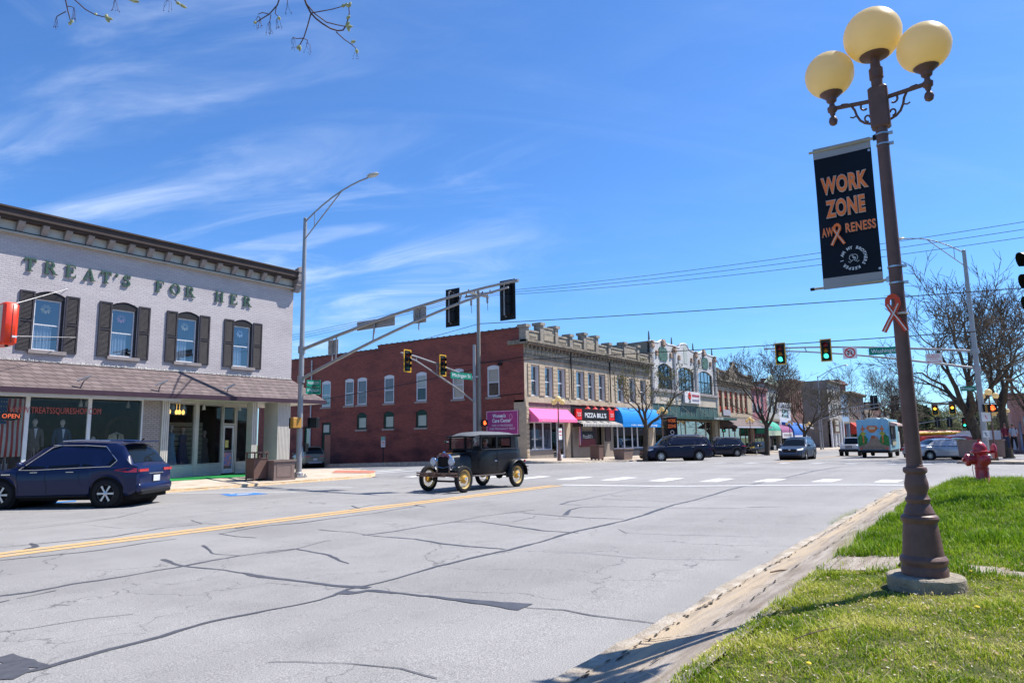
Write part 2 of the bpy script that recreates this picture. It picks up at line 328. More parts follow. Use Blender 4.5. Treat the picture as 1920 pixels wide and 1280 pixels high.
# ================================================================ GROUND, ROADS, KERBS
def frange(a, b, st):
    n = max(1, round((b-a)/st)); return [a+(b-a)*i/n for i in range(n+1)]
def asphalt(name, c1, c2, grain=1.0, worn=True):
    M = bpy.data.materials.new(name); M.use_nodes = True; nt = M.node_tree; b = nt.nodes['Principled BSDF']; b.inputs['Roughness'].default_value = .82; b.inputs['Specular IOR Level'].default_value = .35
    g = _n(nt, 'ShaderNodeNewGeometry'); P = g.outputs['Position']
    def noise(sc, det, stretch=(1, 1, 1), rgh=.6):
        mp = _n(nt, 'ShaderNodeMapping'); mp.inputs['Scale'].default_value = stretch; nt.links.new(P, mp.inputs[0])
        n = _n(nt, 'ShaderNodeTexNoise'); n.inputs['Scale'].default_value = sc; n.inputs['Detail'].default_value = det; n.inputs['Roughness'].default_value = rgh
        nt.links.new(mp.outputs[0], n.inputs['Vector']); return n.outputs[0]
    def mr(v, a, b_, c, d):
        r = _n(nt, 'ShaderNodeMapRange'); nt.links.new(v, r.inputs[0])
        for i, k in enumerate((a, b_, c, d)): r.inputs[i+1].default_value = k
        return r.outputs[0]
    def mixc(f, A, B, bt='MIX'):
        n = _n(nt, 'ShaderNodeMix', data_type='RGBA', blend_type=bt)
        for k, v in ((0, f), (6, A), (7, B)):
            if isinstance(v, (int, float)): n.inputs[k].default_value = v
            elif isinstance(v, tuple): n.inputs[k].default_value = (*v, 1)
            else: nt.links.new(v, n.inputs[k])
        return n.outputs[2]
    c = mixc(mr(noise(.35, 5, (1, .35, 1)), .35, .65, 0, 1), c1, c2)
    c = mixc(mr(noise(.22, 3, (.15, 2.2, 1)), .45, .7, 0, .6), c, tuple(k*1.2 for k in c2))
    c = mixc(mr(noise(1.6, 6), .52, .72, 0, .3), c, tuple(k*.72 for k in c1)); c = mixc(mr(noise(.3, 4, (.12, 1.6, 1)), .56, .74, 0, .35), c, tuple(k*.66 for k in c1))
    sp = noise(95*grain, 2, rgh=.8); c = mixc(mr(sp, .36, .62, .55, 1.35), (0, 0, 0), c) if False else c
    n = _n(nt, 'ShaderNodeMix', data_type='RGBA', blend_type='MULTIPLY'); n.inputs[0].default_value = 1; nt.links.new(c, n.inputs[6])
    rr = _n(nt, 'ShaderNodeValToRGB'); rr.color_ramp.elements[0].position = .34; rr.color_ramp.elements[1].position = .68
    rr.color_ramp.elements[0].color = (.52, .52, .53, 1); rr.color_ramp.elements[1].color = (1.42, 1.42, 1.42, 1); nt.links.new(sp, rr.inputs[0]); nt.links.new(rr.outputs[0], n.inputs[7]); c = n.outputs[2]
    if worn:
        v = _n(nt, 'ShaderNodeTexVoronoi', feature='DISTANCE_TO_EDGE'); v.inputs['Scale'].default_value = .42
        wn = _n(nt, 'ShaderNodeTexNoise'); wn.inputs['Scale'].default_value = 1.6; wn.inputs['Detail'].default_value = 5; nt.links.new(P, wn.inputs['Vector'])
        wv = _n(nt, 'ShaderNodeVectorMath', operation='MULTIPLY_ADD'); wv.inputs[1].default_value = (1.1, 1.1, 0); nt.links.new(wn.outputs[1], wv.inputs[0]); nt.links.new(P, wv.inputs[2]); nt.links.new(wv.outputs[0], v.inputs['Vector'])
        f = mr(v.outputs[0], .0, .004, .75, 0)
        gate = mr(noise(.3, 2), .40, .50, 0, 1); mm = _n(nt, 'ShaderNodeMath', operation='MULTIPLY'); nt.links.new(f, mm.inputs[0]); nt.links.new(gate, mm.inputs[1])
        c = mixc(mm.outputs[0], c, (.045, .045, .05))
    nt.links.new(c, b.inputs['Base Color'])
    bp = _n(nt, 'ShaderNodeBump'); bp.inputs['Strength'].default_value = .5; bp.inputs['Distance'].default_value = .006
    nt.links.new(sp, bp.inputs['Height']); nt.links.new(bp.outputs[0], b.inputs['Normal'])
    return M
ASPH = asphalt('asphalt', (.222, .212, .203), (.285, .274, .262))
ASPH2 = asphalt('side_street_asphalt', (.19, .19, .19), (.25, .245, .24), worn=False)
CONC = mat('concrete_walk', (.38, .31, .235), .9, var=.0, col2=(.50, .44, .36), scale=1.7, bump=.3, bscale=60)
CONCW = mat('far_walk', (.36, .29, .22), .9, var=0, col2=(.45, .40, .34), scale=1.2, bump=.2, bscale=40)
SLAB = mat('old_slab', (.235, .185, .14), .95, var=0, col2=(.42, .37, .315), scale=4.2, bump=.6, bscale=55, grime=.35, stretch=(.35, 2.6, 1))
_nt = SLAB.node_tree; _b = _nt.nodes['Principled BSDF']; _src = _b.inputs['Base Color'].links[0].from_socket
_g = _n(_nt, 'ShaderNodeNewGeometry'); _s = _n(_nt, 'ShaderNodeSeparateXYZ'); _nt.links.new(_g.outputs[0], _s.inputs[0]); _m = _n(_nt, 'ShaderNodeMapping'); _m.inputs['Scale'].default_value = (.5, 4, 1); _nt.links.new(_g.outputs[0], _m.inputs[0])
_no = _n(_nt, 'ShaderNodeTexNoise'); _no.inputs['Scale'].default_value = 2.2; _no.inputs['Detail'].default_value = 8; _nt.links.new(_m.outputs[0], _no.inputs['Vector'])
_a = _n(_nt, 'ShaderNodeMapRange'); _a.inputs[1].default_value = 1.70; _a.inputs[2].default_value = 1.92; _nt.links.new(_s.outputs[1], _a.inputs[0]); _c = _n(_nt, 'ShaderNodeMapRange'); _c.inputs[1].default_value = .36; _c.inputs[2].default_value = .56; _nt.links.new(_no.outputs[0], _c.inputs[0])
_k = _n(_nt, 'ShaderNodeMath', operation='MULTIPLY'); _nt.links.new(_a.outputs[0], _k.inputs[0]); _nt.links.new(_c.outputs[0], _k.inputs[1]); _x = _n(_nt, 'ShaderNodeMix', data_type='RGBA'); _nt.links.new(_k.outputs[0], _x.inputs[0]); _nt.links.new(_src, _x.inputs[6]); _x.inputs[7].default_value = (.46, .36, .245, 1); _nt.links.new(_x.outputs[2], _b.inputs['Base Color'])
KERBM = mat('kerb_concrete', (.30, .24, .17), .95, var=0, col2=(.52, .46, .38), scale=6, bump=.7, bscale=45, grime=.35)
YKERB = mat('yellow_kerb', (.50, .32, .14), .9, var=0, col2=(.55, .45, .33), scale=5, bump=.5)
TERR = mat('far_ground', (.10, .13, .05), 1, var=.3, scale=.05)
def sheet(name, x0, x1, y0, y1, dz, m, st=1.5, keep=None, zf=gz):
    b = MB(); b.grid(frange(x0, x1, st), frange(y0, y1, st), lambda x, y: (x, y, zf(x, y)+dz), keep); return struct(b.build(name, m, smooth=1))
b = MB(); b.grid([-900, -300, -60, -20, 0, 20, 40, 60, 80, 110, 145, 250, 500, 1400], [-1200, -400, -80, -40, -15, 0, 10, 20, 30, 40, 50, 70, 110, 200, 500, 1500], lambda x, y: (x, y, gz(x, y)-.45))
struct(b.build('ground', TERR))
sheet('main_road', -25, 200, 2.25, 23.05, 0, ASPH, 1.3)
sheet('side_road', 22.0, 38.3, 23.05, 110, 0, ASPH2, 1.6)
sheet('side_road', 21.6, 44.4, -70, 2.25, 0, ASPH, 1.6)
sheet('distant_road', 200, 620, -6, 24, .0, ASPH2, 20)
sheet('parking_bays', 44.4, 200, -3.4, 2.25, 0, ASPH, 2.5)
# sidewalks (raised, cross fall up to the buildings)
def walk_h(x, y): return gz(x, 20) + .09 + .045*max(0, min(y, 27)-23.05) - (0 if y < 27 else .025*(y-27)*(1-sm(60, 75, x)))
def corner_cut(cx, cy, r, sx, sy):
    def f(x, y):
        dx, dy = (x-cx)*sx, (y-cy)*sy
        return not (dx > 0 and dy > 0 and dx*dx+dy*dy > r*r)
    return f
def walk(name, outline, m, hf, kerb_pts, km, kw=.16, label=None):
    """sidewalk polygon triangulated on a grid, plus a kerb strip along kerb_pts"""
    xs = [p[0] for p in outline]; ys = [p[1] for p in outline]
    from mathutils.geometry import tessellate_polygon
    bm = bmesh.new(); vs = [bm.verts.new((x, y, 0)) for x, y in outline]; bm.faces.new(vs)
    for axis, lo, hi in (('x', min(xs), max(xs)), ('y', min(ys), max(ys))):
        st = 1.5
        for k in range(1, int((hi-lo)/st)+1):
            c = lo+k*st; co_ = (c, 0, 0) if axis == 'x' else (0, c, 0); no = (1, 0, 0) if axis == 'x' else (0, 1, 0)
            if c < hi-.05: bmesh.ops.bisect_plane(bm, geom=bm.verts[:]+bm.edges[:]+bm.faces[:], plane_co=co_, plane_no=no)
    for v in bm.verts: v.co.z = hf(v.co.x, v.co.y)
    me = bpy.data.meshes.new(name); bm.to_mesh(me); bm.free(); me.materials.append(m)
    o = bpy.data.objects.new(name, me); COL.objects.link(o); struct(o)
    k = MB(); n = len(kerb_pts)
    P = [Vector(p) for p in kerb_pts]; fine = []
    for a, c in zip(P, P[1:]):
        s_ = max(1, round((c-a).length/.7)); fine += [a+(c-a)*i/s_ for i in range(s_)]
    fine.append(P[-1]); rng = random.Random(3)
    rows = []
    for i, p in enumerate(fine):
        t = (fine[min(i+1, len(fine)-1)]-fine[max(i-1, 0)]).normalized(); nn = Vector((-t.y, t.x))
        j = rng.uniform(-.012, .012); q = p+nn*kw; zt = hf(q.x, q.y)+.008; e = p+nn*j
        rows.append([(e.x-nn.x*.015, e.y-nn.y*.015, gz(p.x, p.y)-.15), (e.x, e.y, zt-.03), (p.x+nn.x*.03, p.y+nn.y*.03, zt+rng.uniform(-.004, .002)), (q.x, q.y, zt), (q.x, q.y, zt-.1)])
    k.v = [q for r in rows for q in r]; k.f = [(i*5+j, i*5+j+1, (i+1)*5+j+1, (i+1)*5+j) for i in range(len(rows)-1) for j in range(4)]
    struct(k.build('kerb', km, smooth=1, ang=50)); return o
def arc(cx, cy, r, a0, a1, n=8): return [(cx+r*math.cos(R_(a0+(a1-a0)*i/n)), cy+r*math.sin(R_(a0+(a1-a0)*i/n))) for i in range(n+1)]
a = arc(20.4, 26.1, 3.1, -90, 0)
walk('sidewalk', [(-25, 23.0)]+a+[(23.5, 60), (-25, 60)], CONC, walk_h, [(-25, 23.0)]+a+[(23.5, 60)], YKERB)
b_ = arc(38.6, 25.0, 2.4, 180, 270)
b_ = [(36.8, 70)]+[(36.8, 26.0)]+arc(40.2, 26.0, 3.4, 180, 270)[1:]+[(170, 22.6)]
walk('sidewalk', [(170, 22.6), (170, 45), (60, 45), (39.2, 70)]+b_[:-1], CONCW, walk_h, b_, KERBM)
RED = mat('brick_pad', (.42, .16, .11), .9, var=.25, scale=8)
for cx_, cy_, w_, h_, rz in ((22.3, 25.0, 1.5, 1.9, .75),):
    k = MB(); T = Matrix.Rotation(rz, 4, 'Z')
    for i in range(7):
        for j in range(7):
            p = [T @ Vector((-w_/2+w_*(i+a1)/7, -h_/2+h_*(j+b1)/7, 0)) for a1, b1 in ((0, 0), (1, 0), (1, 1), (0, 1))]
            k.quad(*[(cx_+q.x, cy_+q.y, walk_h(cx_+q.x, cy_+q.y)+.012) for q in p])
    struct(k.build('tactile_pad', RED))
# near-right kerb, sloping slab, lawn
def zr(x, y):
    k0 = gz(x, 2.25)
    if y > 2.05: h = .10
    elif y > 1.38: h = .10+.20*(2.05-y)/.67
    else: h = .33+.06*sm(1.38, .4, y)+.012*math.sin(x*1.7+y*2.3)*sm(1.3, .6, y)
    h += .16*sm(8, 15, x)*sm(1.38, .6, y)
    e = 1-sm(15.5, 19.5, x); h = .10+(h-.10)*e
    return k0+h
a = arc(18.4, -1.35, 3.6, 0, 90)
kl = [(21.9, -40), (21.9, -1.2)]+arc(18.6, -1.05, 3.3, 0, 90)[1:]+[(-25, 2.25)]
def slab_keep(x, y):
    dx, dy = x-18.6, y+1.05
    return not (dx > 0 and dy > 0 and dx*dx+dy*dy > 3.12**2) and x < 21.75
b = MB(); b.grid(frange(-25, 22, .35), frange(1.3, 2.13, .12), lambda x, y: (x, y, zr(x, y)), slab_keep); b.grid(frange(14.5, 22, .3), frange(-16, 1.3, .3), lambda x, y: (x, y, zr(x, y)), slab_keep)
struct(b.build('verge_slab', SLAB, smooth=1))
k = MB(); fine = []; P = [Vector(p) for p in kl]; rng = random.Random(11)
for p, q in zip(P, P[1:]):
    s_ = max(1, round((q-p).length/.22)); fine += [p+(q-p)*i/s_ for i in range(s_)]
fine.append(P[-1]); rows = []
for i, p in enumerate(fine):
    t = (fine[min(i+1, len(fine)-1)]-fine[max(i-1, 0)]).normalized(); nn = Vector((-t.y, t.x)); q = p+nn*.17; q2 = p+nn*.155
    br = max(0, math.sin(p.x*1.3+.6)*math.sin(p.x*3.7))*(.6+.9*sm(10, 13, p.x)*(1-sm(17, 19, p.x))); j = rng.uniform(-.022, .015)+.10*br*rng.random(); zt = gz(p.x, 2.25)+.105+rng.uniform(-.010, .006)-.03*br*rng.random()
    rows.append([(p.x+nn.x*(j-.015), p.y+nn.y*(j-.015), zt-.3), (p.x+nn.x*j, p.y+nn.y*j, zt-.035), (p.x+nn.x*(.035+j*.5), p.y+nn.y*(.035+j*.5), zt), (q2.x, q2.y, zt+.004), (q.x, q.y, zt-.03)])
k.v = [q for r in rows for q in r]; k.f = [(i*5+j, i*5+j+1, (i+1)*5+j+1, (i+1)*5+j) for i in range(len(rows)-1) for j in range(4)]
struct(k.build('kerb', KERBM, smooth=1, ang=60))
LAWN = mat('lawn_soil', (.035, .05, .012), 1, var=0, col2=(.13, .12, .045), scale=7, bump=.8, bscale=30)
def edge_y(x): return 1.36+.05*math.sin(x*2.1)+.035*math.sin(x*5.3+1)+.02*math.sin(x*13)-1.6*sm(14.0, 17.5, x)**2
def path_in(x, y):
    c = 6.75-.10*(1.3-y)
    if x > 5: return abs(x-c) < (.40 if y > 1.0 else (.30 if y > .75 else (.13 if y < .3 else .02)))+.02*math.sin(y*9)
    return False
b = MB(); b.grid(frange(-20, 17.2, .2), frange(-16, 1.5, .2), lambda x, y: (x, y, zr(x, y)-(.0 if y < 1.3 else .03)-(.10 if path_in(x, y) else 0)), lambda x, y: y < edge_y(x)+.12)
struct(b.build('lawn', LAWN, smooth=1))
b = MB(); b.grid(frange(5.9, 7.3, .12), frange(-6, 1.4, .15), lambda x, y: (x, y, zr(x, y)+.006), path_in); struct(b.build('path', SLAB, smooth=1))
def wr(x, y): return gz(x, 2)+.14
a = arc(48.2, -1.4, 3.4, 90, 180)
sheet('plaza', 47.3, 170, -40, -3.4, .14, CONCW, 3)
b = MB(); b.grid(frange(44.6, 50.6, .4), frange(-3.4, 2.2, .4), lambda x, y: (x, y, wr(x, y)+.0), lambda x, y: not ((48-x) > 0 and (y+1.2) > 0 and (48-x)**2+(y+1.2)**2 > 3.4**2)); b.grid(frange(44.6, 47.3, .6), frange(-40, -3.4, .8), lambda x, y: (x, y, wr(x, y))); struct(b.build('corner_island', CONCW))
k = MB(); pts = [(44.6, -40), (44.6, -1.2)]+[(48-3.4*math.cos(R_(a)), -1.2+3.4*math.sin(R_(a))) for a in range(0, 91, 10)]+[(50.6, 2.2)]
for p, q in zip(pts, pts[1:]):
    k.quad((*p, gz(*p)-.1), (*q, gz(*q)-.1), (*q, wr(*q)+.002), (*p, wr(*p)+.002))
struct(k.build('kerb', KERBM))
rj = random.Random(31); b = MB(); GRIT = mat('joint_grit', (.05, .042, .03), 1, var=.4, scale=20)
def gritline(P, wd, gap):
    o_ = 0; rows = []
    for i, (x, y) in enumerate(P):
        o_ = o_*.8+rj.gauss(0, .006); t = Vector(P[min(i+1, len(P)-1)])-Vector(P[max(i-1, 0)]); t.normalize(); nn = Vector((-t.y, t.x)); w_ = wd*max(.1, rj.gauss(1, .6)); rows.append([(x+nn.x*(o_+s_*w_/2), y+nn.y*(o_+s_*w_/2)) for s_ in (-1, 1)])
    for a_, c_ in zip(rows, rows[1:]):
        if rj.random() > gap: b.quad(*[(x, y, zr(x, min(y, 2.04))+.012) for x, y in (a_[0], a_[1], c_[1], c_[0])])
gritline([(x, 2.085) for x in frange(-6, 18.4, .05)], .009, .5); gritline([(x, 2.07) for x in frange(-6, 18.4, .06)], .014, .78); gritline([(x, 1.70+.02*math.sin(x*2)) for x in frange(-6, 17, .06)], .010, .35)
for x in (2.6, 4.4, 6.15, 7.9, 9.6, 11.4, 13.2, 15): gritline([(x+.12*(y-1.7), y) for y in frange(1.45, 2.1, .04)], .012, .1)
struct(b.build('slab_joints', GRIT)); b = MB()
for i, p in enumerate(fine[::1]):
    if p.y > 2.2: nn = Vector((0, -1)); w_ = .03+.05*rj.random()**2; b.quad((p.x-.12, 2.245, gz(p.x, 2.25)+.004), (p.x+.12, 2.245, gz(p.x, 2.25)+.004), (p.x+.12, 2.245+w_, gz(p.x, 2.25)+.004), (p.x-.12, 2.245+w_*rj.random(), gz(p.x, 2.25)+.004))
struct(b.build('gutter_grit', GRIT))
# grass blades (nobody could count them)
def blades(name, n, x0, x1, y0, y1, hmin, hmax, wd, m, seed, dens=None, exclude_path=True, lean=.9):
    r = random.Random(seed); V = []; F = []
    for _ in range(n):
        x = x0+(x1-x0)*r.random(); y = y0+(y1-y0)*r.random()
        if y > edge_y(x)+.07*r.random(): continue
        if exclude_path and path_in(x, y) and r.random() < .97: continue
        if (x-5.75)**2+(y-.53)**2 < .285**2: continue
        if dens and r.random() > dens(x, y): continue
        tuft = .55+.9*max(0, math.sin(x*3.1+1)*math.sin(y*4.3+x*.9))+.35*math.sin(x*11)*math.sin(y*9)
        h = (hmin+(hmax-hmin)*r.random()**1.6)*max(.35, tuft+.25); a = r.random()*6.283; l = h*lean*r.random(); ww = wd*(.6+.8*r.random())
        z = zr(x, y)-.004; dx, dy = math.cos(a), math.sin(a); px, py = -dy*ww/2, dx*ww/2; i = len(V)
        V += [(x-px, y-py, z), (x+px, y+py, z), (x+px*.8+dx*l*.35, y+py*.8+dy*l*.35, z+h*.6), (x-px*.8+dx*l*.35, y-py*.8+dy*l*.35, z+h*.6), (x+dx*l, y+dy*l, z+h*.92)]
        F += [(i, i+1, i+2, i+3), (i+3, i+2, i+4)]
    me = bpy.data.meshes.new(name); me.from_pydata(V, [], F); me.materials.append(m); o = bpy.data.objects.new(name, me); COL.objects.link(o); o['kind'] = 'stuff'; return o
def grassmat(name, cols, sc=2.6, sp=.35):
    M = bpy.data.materials.new(name); M.use_nodes = True; nt = M.node_tree; b = nt.nodes['Principled BSDF']; b.inputs['Roughness'].default_value = .5; b.inputs['Specular IOR Level'].default_value = .12
    g = _n(nt, 'ShaderNodeNewGeometry'); n = _n(nt, 'ShaderNodeTexNoise'); n.inputs['Scale'].default_value = sc; n.inputs['Detail'].default_value = 5; nt.links.new(g.outputs['Position'], n.inputs['Vector'])
    rm = _n(nt, 'ShaderNodeMapRange'); rm.inputs[1].default_value = .3; rm.inputs[2].default_value = .7; rm.inputs[3].default_value = .15; rm.inputs[4].default_value = .85; nt.links.new(n.outputs[0], rm.inputs[0])
    a = _n(nt, 'ShaderNodeMath', operation='MULTIPLY_ADD'); nt.links.new(g.outputs['Random Per Island'], a.inputs[0]); a.inputs[1].default_value = .6; nt.links.new(rm.outputs[0], a.inputs[2])
    s = _n(nt, 'ShaderNodeMath', operation='SUBTRACT'); nt.links.new(a.outputs[0], s.inputs[0]); s.inputs[1].default_value = .27
    cr = _n(nt, 'ShaderNodeValToRGB'); e = cr.color_ramp.elements
    while len(e) < len(cols): e.new(.5)
    for i, (p, c) in enumerate(cols): e[i].position = p; e[i].color = (*c, 1)
    nt.links.new(s.outputs[0], cr.inputs[0]); nt.links.new(cr.outputs[0], b.inputs['Base Color'])
    tl = _n(nt, 'ShaderNodeBsdfTranslucent'); nt.links.new(cr.outputs[0], tl.inputs[0]); mi = _n(nt, 'ShaderNodeMixShader'); mi.inputs[0].default_value = .38
    o = nt.nodes['Material Output']; nt.links.new(b.outputs[0], mi.inputs[1]); nt.links.new(tl.outputs[0], mi.inputs[2]); nt.links.new(mi.outputs[0], o.inputs[0]); return M
GR1 = grassmat('grass_blade', [(0, (.045, .11, .004)), (.3, (.15, .26, .006)), (.6, (.37, .44, .02)), (.9, (.68, .62, .17))])
GR2 = grassmat('lush_grass_blade', [(0, (.055, .13, .005)), (.5, (.15, .28, .008)), (.9, (.31, .42, .03))])
blades('grass', 150000, 1.6, 7.0, -1.5, 1.45, .010, .042, .0042, GR1, 1, lean=1.5)
blades('grass', 85000, 6.3, 17, -1.6, 1.4, .03, .095, .007, GR2, 2)
STRAW = mat('straw', (.42, .36, .20), .9, var=.3, scale=30)
blades('straw_blades', 9000, 1.6, 7.5, -1.5, 1.42, .02, .05, .003, STRAW, 8, lean=3.0)
blades('grass', 16000, -4, 14, -7, -1.5, .04, .09, .02, GR1, 3)
DRY = mat('dry_leaf', (.35, .25, .12), .9, var=.4, scale=30); b = MB(); r = random.Random(5)
for _ in range(520):
    x = 1.8+5.5*r.random(); y = -1.2+2.6*r.random()
    if y > edge_y(x): continue
    z = zr(x, y)+.01+.02*r.random(); s_ = .003+.007*r.random(); a = r.random()*6.28; c, d = math.cos(a)*s_*2, math.sin(a)*s_*2
    b.quad((x-c, y-d, z), (x+d*.5, y-c*.5, z+.008), (x+c, y+d, z+.004), (x-d*.5, y+c*.5, z))
b.build('dead_leaves', DRY, kind='stuff')
BIT = mat('litter_bit', (.10, .06, .04), .9, var=0, col2=(.62, .55, .42), scale=60, thr=(.47, .53)); b = MB()
for _ in range(3200):
    x = 1.8+5.2*r.random()**.8; y = -1.4+2.8*r.random()
    if y > edge_y(x)+.1*r.random(): continue
    z = zr(x, y)+.012+.025*r.random(); s_ = .0015+.0035*r.random(); a = r.random()*6.28; c, d = math.cos(a)*s_*2.5, math.sin(a)*s_*2.5
    b.quad((x-c, y-d, z), (x+d*.4, y-c*.4, z+.004), (x+c, y+d, z+.003), (x-d*.4, y+c*.4, z+.001))
b.build('lawn_litter', BIT, kind='stuff')
DAN = mat('dandelion_flower', (.75, .55, .03), .7, var=.1); b = MB()
for _ in range(9):
    x = 2.4+9*r.random()**1.5; y = -1.0+2.2*r.random(); s_ = .012+.006*r.random(); z = zr(x, y)+.035
    if y < edge_y(x)-.05: b.ball((x, y, z), s_, 8, (1, 1, .5))
b.build('dandelions', DAN, kind='stuff')
TW = mat('dead_twig', (.10, .07, .05), .95, var=.2)
b = MB(); x, y = onG(1462, 1069, .33); z = zr(x, y); b.tube([(x-.10, y+.06, z+.012), (x+.02, y, z+.016), (x+.10, y-.05, z+.012)], [.006, .009, .006], 6)
tag(b.build('twig', TW), 'short dark twig lying on the concrete slab next to the kerb', 'twig')
b = MB(); x, y = onG(1530, 1225, .45); z = zr(x, y)+.03; b.tube([(x-.12, y+.08, z), (x-.02, y+.01, z+.02), (x+.12, y-.04, z+.015), (x+.2, y-.1, z+.02)], [.002, .004, .004, .002], 5); b.tube([(x-.02, y+.01, z+.02), (x+.06, y+.05, z+.02)], [.003, .001], 5)
tag(b.build('twig', TW), 'thin forked twig lying in the front of the lawn', 'twig')
b = MB(); r = random.Random(21)
for _ in range(900):
    x = 2.5+12*r.random(); g_ = math.sin(x*3.3)+math.sin(x*7.1+2)
    if g_ < .55: continue
    y = 2.08+r.gauss(0, .012)+.0; z = gz(x, 2.25)+.09; h = .008+.022*r.random(); a = r.random()*6.28; q = .003
    b.add([(x-q, y, z), (x+q, y, z), (x+math.cos(a)*h*.6, y+math.sin(a)*h*.6, z+h)], [(0, 1, 2)])
for _ in range(500):
    x = 12.2+2.6*r.random(); y = 2.28+r.gauss(0, .05)+.1; z = gz(x, y)-.0; h = .02+.05*r.random(); a = r.random()*6.28; q = .004
    b.add([(x-q, y, z), (x+q, y, z), (x+math.cos(a)*h*.7, y+math.sin(a)*h*.7, z+h)], [(0, 1, 2)])
b.build('kerb_weeds', GR1, kind='stuff')
b = MB()
for cx_, cy_ in ((7.95, 1.38), (8.6, 1.42), (8.9, 1.36), (7.4, 1.36)):
    for _ in range(60):
        x, y = cx_+r.gauss(0, .09), cy_+r.gauss(0, .05); z = zr(x, y); h = .06+.14*r.random(); a = r.random()*6.28; q = .003; l = h*.4*r.random()
        b.add([(x-q, y, z), (x+q, y, z), (x+math.cos(a)*l, y+math.sin(a)*l, z+h)], [(0, 1, 2)])
b.build('seeding_grass', GR1, kind='stuff')
# markings (thin sheets just above the road)
WHT = mat('road_white', (.68, .68, .67), .8, var=0, col2=(.50, .50, .49), scale=9, bump=.2)
YEL = mat('road_yellow', (.56, .35, .14), .8, var=0, col2=(.36, .30, .22), scale=7, thr=(.42, .66))
def mark(name, quads, m, dz=.006, st=1.0):
    b = MB()
    for q in quads:
        a, c, d, e = [Vector(p) for p in q]; n = max(1, round(max((c-a).length, (d-e).length)/st)); k = max(1, round(max((e-a).length, (d-c).length)/st))
        b.grid([i/n for i in range(n+1)], [j/k for j in range(k+1)], lambda u, v: (lambda p: (p.x, p.y, gz(p.x, p.y)+dz))((a.lerp(c, u)).lerp(e.lerp(d, u), v)))
    return struct(b.build(name, m))
def rect(x0, x1, y0, y1): return ((x0, y0), (x1, y0), (x1, y1), (x0, y1))
mark('centre_line', [rect(-25, 20.2, 12.22, 12.47), rect(-25, 20.2, 12.55, 12.80)], YEL)
mark('stop_line', [((20.35, 12.5), (20.65, 12.5), (22.75, 2.35), (22.4, 2.35))], WHT)
def slant(y): return 24.0+(13.7-y)*.10
bars = []
for y in (14.0, 12.15, 10.3, 8.45, 6.65, 4.85, 3.05):
    x = slant(y); bars.append(((x-.95, y-.32), (x+1.05, y-.32), (x+1.05, y+.32), (x-.95, y+.32)))
for y in (15.9, 17.8, 19.7, 21.5): x = slant(y); bars.append(((x-.95, y-.3), (x+1.05, y-.3), (x+1.05, y+.3), (x-.95, y+.3)))
mark('crosswalk', bars, WHT)
mark('crosswalk', [((42.2+(16-y)*.02, y-.3), (44.3, y-.3), (44.3, y+.3), (42.2+(16-y)*.02, y+.3)) for y in (20.6, 18.6, 16.4, 14.6, 12.7, 10.8, 8.9, 7.1, 5.1, 3.4)], WHT)
mark('crosswalk', [((24.0, 25.6), (36.5, 25.0), (36.5, 25.3), (24.0, 25.9)), ((24.2, 28.6), (36.6, 28.4), (36.6, 28.7), (24.2, 28.9)), ((25.4, 26.7), (27.4, 26.6), (27.4, 27.2), (25.4, 27.3)), ((29, 26.6), (31, 26.5), (31, 27.1), (29, 27.2)), ((33, 26.5), (35, 26.4), (35, 27.0), (33, 27.1))], WHT)
mark('crosswalk', [((26.0+i*2.1, -1.5), (27.2+i*2.1, -1.5), (27.2+i*2.1, -5), (26.0+i*2.1, -5)) for i in range(7)], WHT)
mark('far_centre_line', [rect(47.6, 110, 12.2, 12.35), rect(47.6, 110, 12.5, 12.65)], YEL)
BLU = mat('road_blue', (.035, .17, .45), .8, var=.15, scale=8)
mark('parking_symbol', [((12.4, 19.5), (13.5, 19.1), (13.65, 20.0), (12.75, 20.6))], BLU)
mark('parking_symbol', [((7.9, 22.2), (9.2, 22.2), (9.4, 22.7), (8.0, 22.7))], BLU)
mark('wheelchair_mark', [((12.75, 19.65), (13.1, 19.55), (13.15, 19.68), (12.8, 19.78)), ((12.9, 19.9), (13.35, 19.75), (13.4, 19.85), (12.95, 20.0)), ((12.85, 20.2), (13.0, 20.12), (13.05, 20.25), (12.9, 20.32))], WHT, dz=.011)
mark('bay_line', [((8.9, 19.2), (9.02, 19.2), (6.6, 22.9), (6.45, 22.9)), ((14.3, 18.8), (14.42, 18.8), (12.3, 22.9), (12.15, 22.9)), ((16.6, 18.8), (16.75, 18.8), (14.6, 22.9), (14.45, 22.9))], WHT, dz=.005)
# tar-sealed cracks, measured on the road surface
TAR = mat('crack_sealant', (.075, .077, .088), .55, var=.2, scale=12)
def crack(pts, wpx, r, b, dz=.0045):
    P = []
    for x, y in pts: g_ = onG(x, y, gz(*onG(x, y, .05))); P.append(Vector(g_))
    fine = []; 
    for a, c in zip(P, P[1:]):
        n = max(1, round((c-a).length/.10)); fine += [a.lerp(c, i/n) for i in range(n)]
    fine.append(P[-1]); rows = []; n = len(fine); off = 0; wv = 1
    for i, p in enumerate(fine):
        t = (fine[min(i+1, n-1)]-fine[max(i-1, 0)]); t = t.normalized() if t.length > 0 else Vector((1, 0)); nn = Vector((-t.y, t.x))
        off = off*.86+r.gauss(0, .0075); wv = wv*.8+.2*(1+r.gauss(0, .55)); k = i/(n-1)*(len(wpx)-1); j = int(min(k, len(wpx)-2)) if len(wpx) > 1 else 0
        wd = wpx[j]+(wpx[j+1]-wpx[j])*(k-j) if len(wpx) > 1 else wpx[0]
        wd = max(.006, wd*max(.3, wv)); q = p+nn*off
        rows.append((q+nn*wd/2, q-nn*wd/2))
    vs = [(a.x, a.y, gz(a.x, a.y)+dz) for rr in rows for a in rr]; b.add(vs, [(2*i, 2*i+1, 2*i+3, 2*i+2) for i in range(len(rows)-1)])
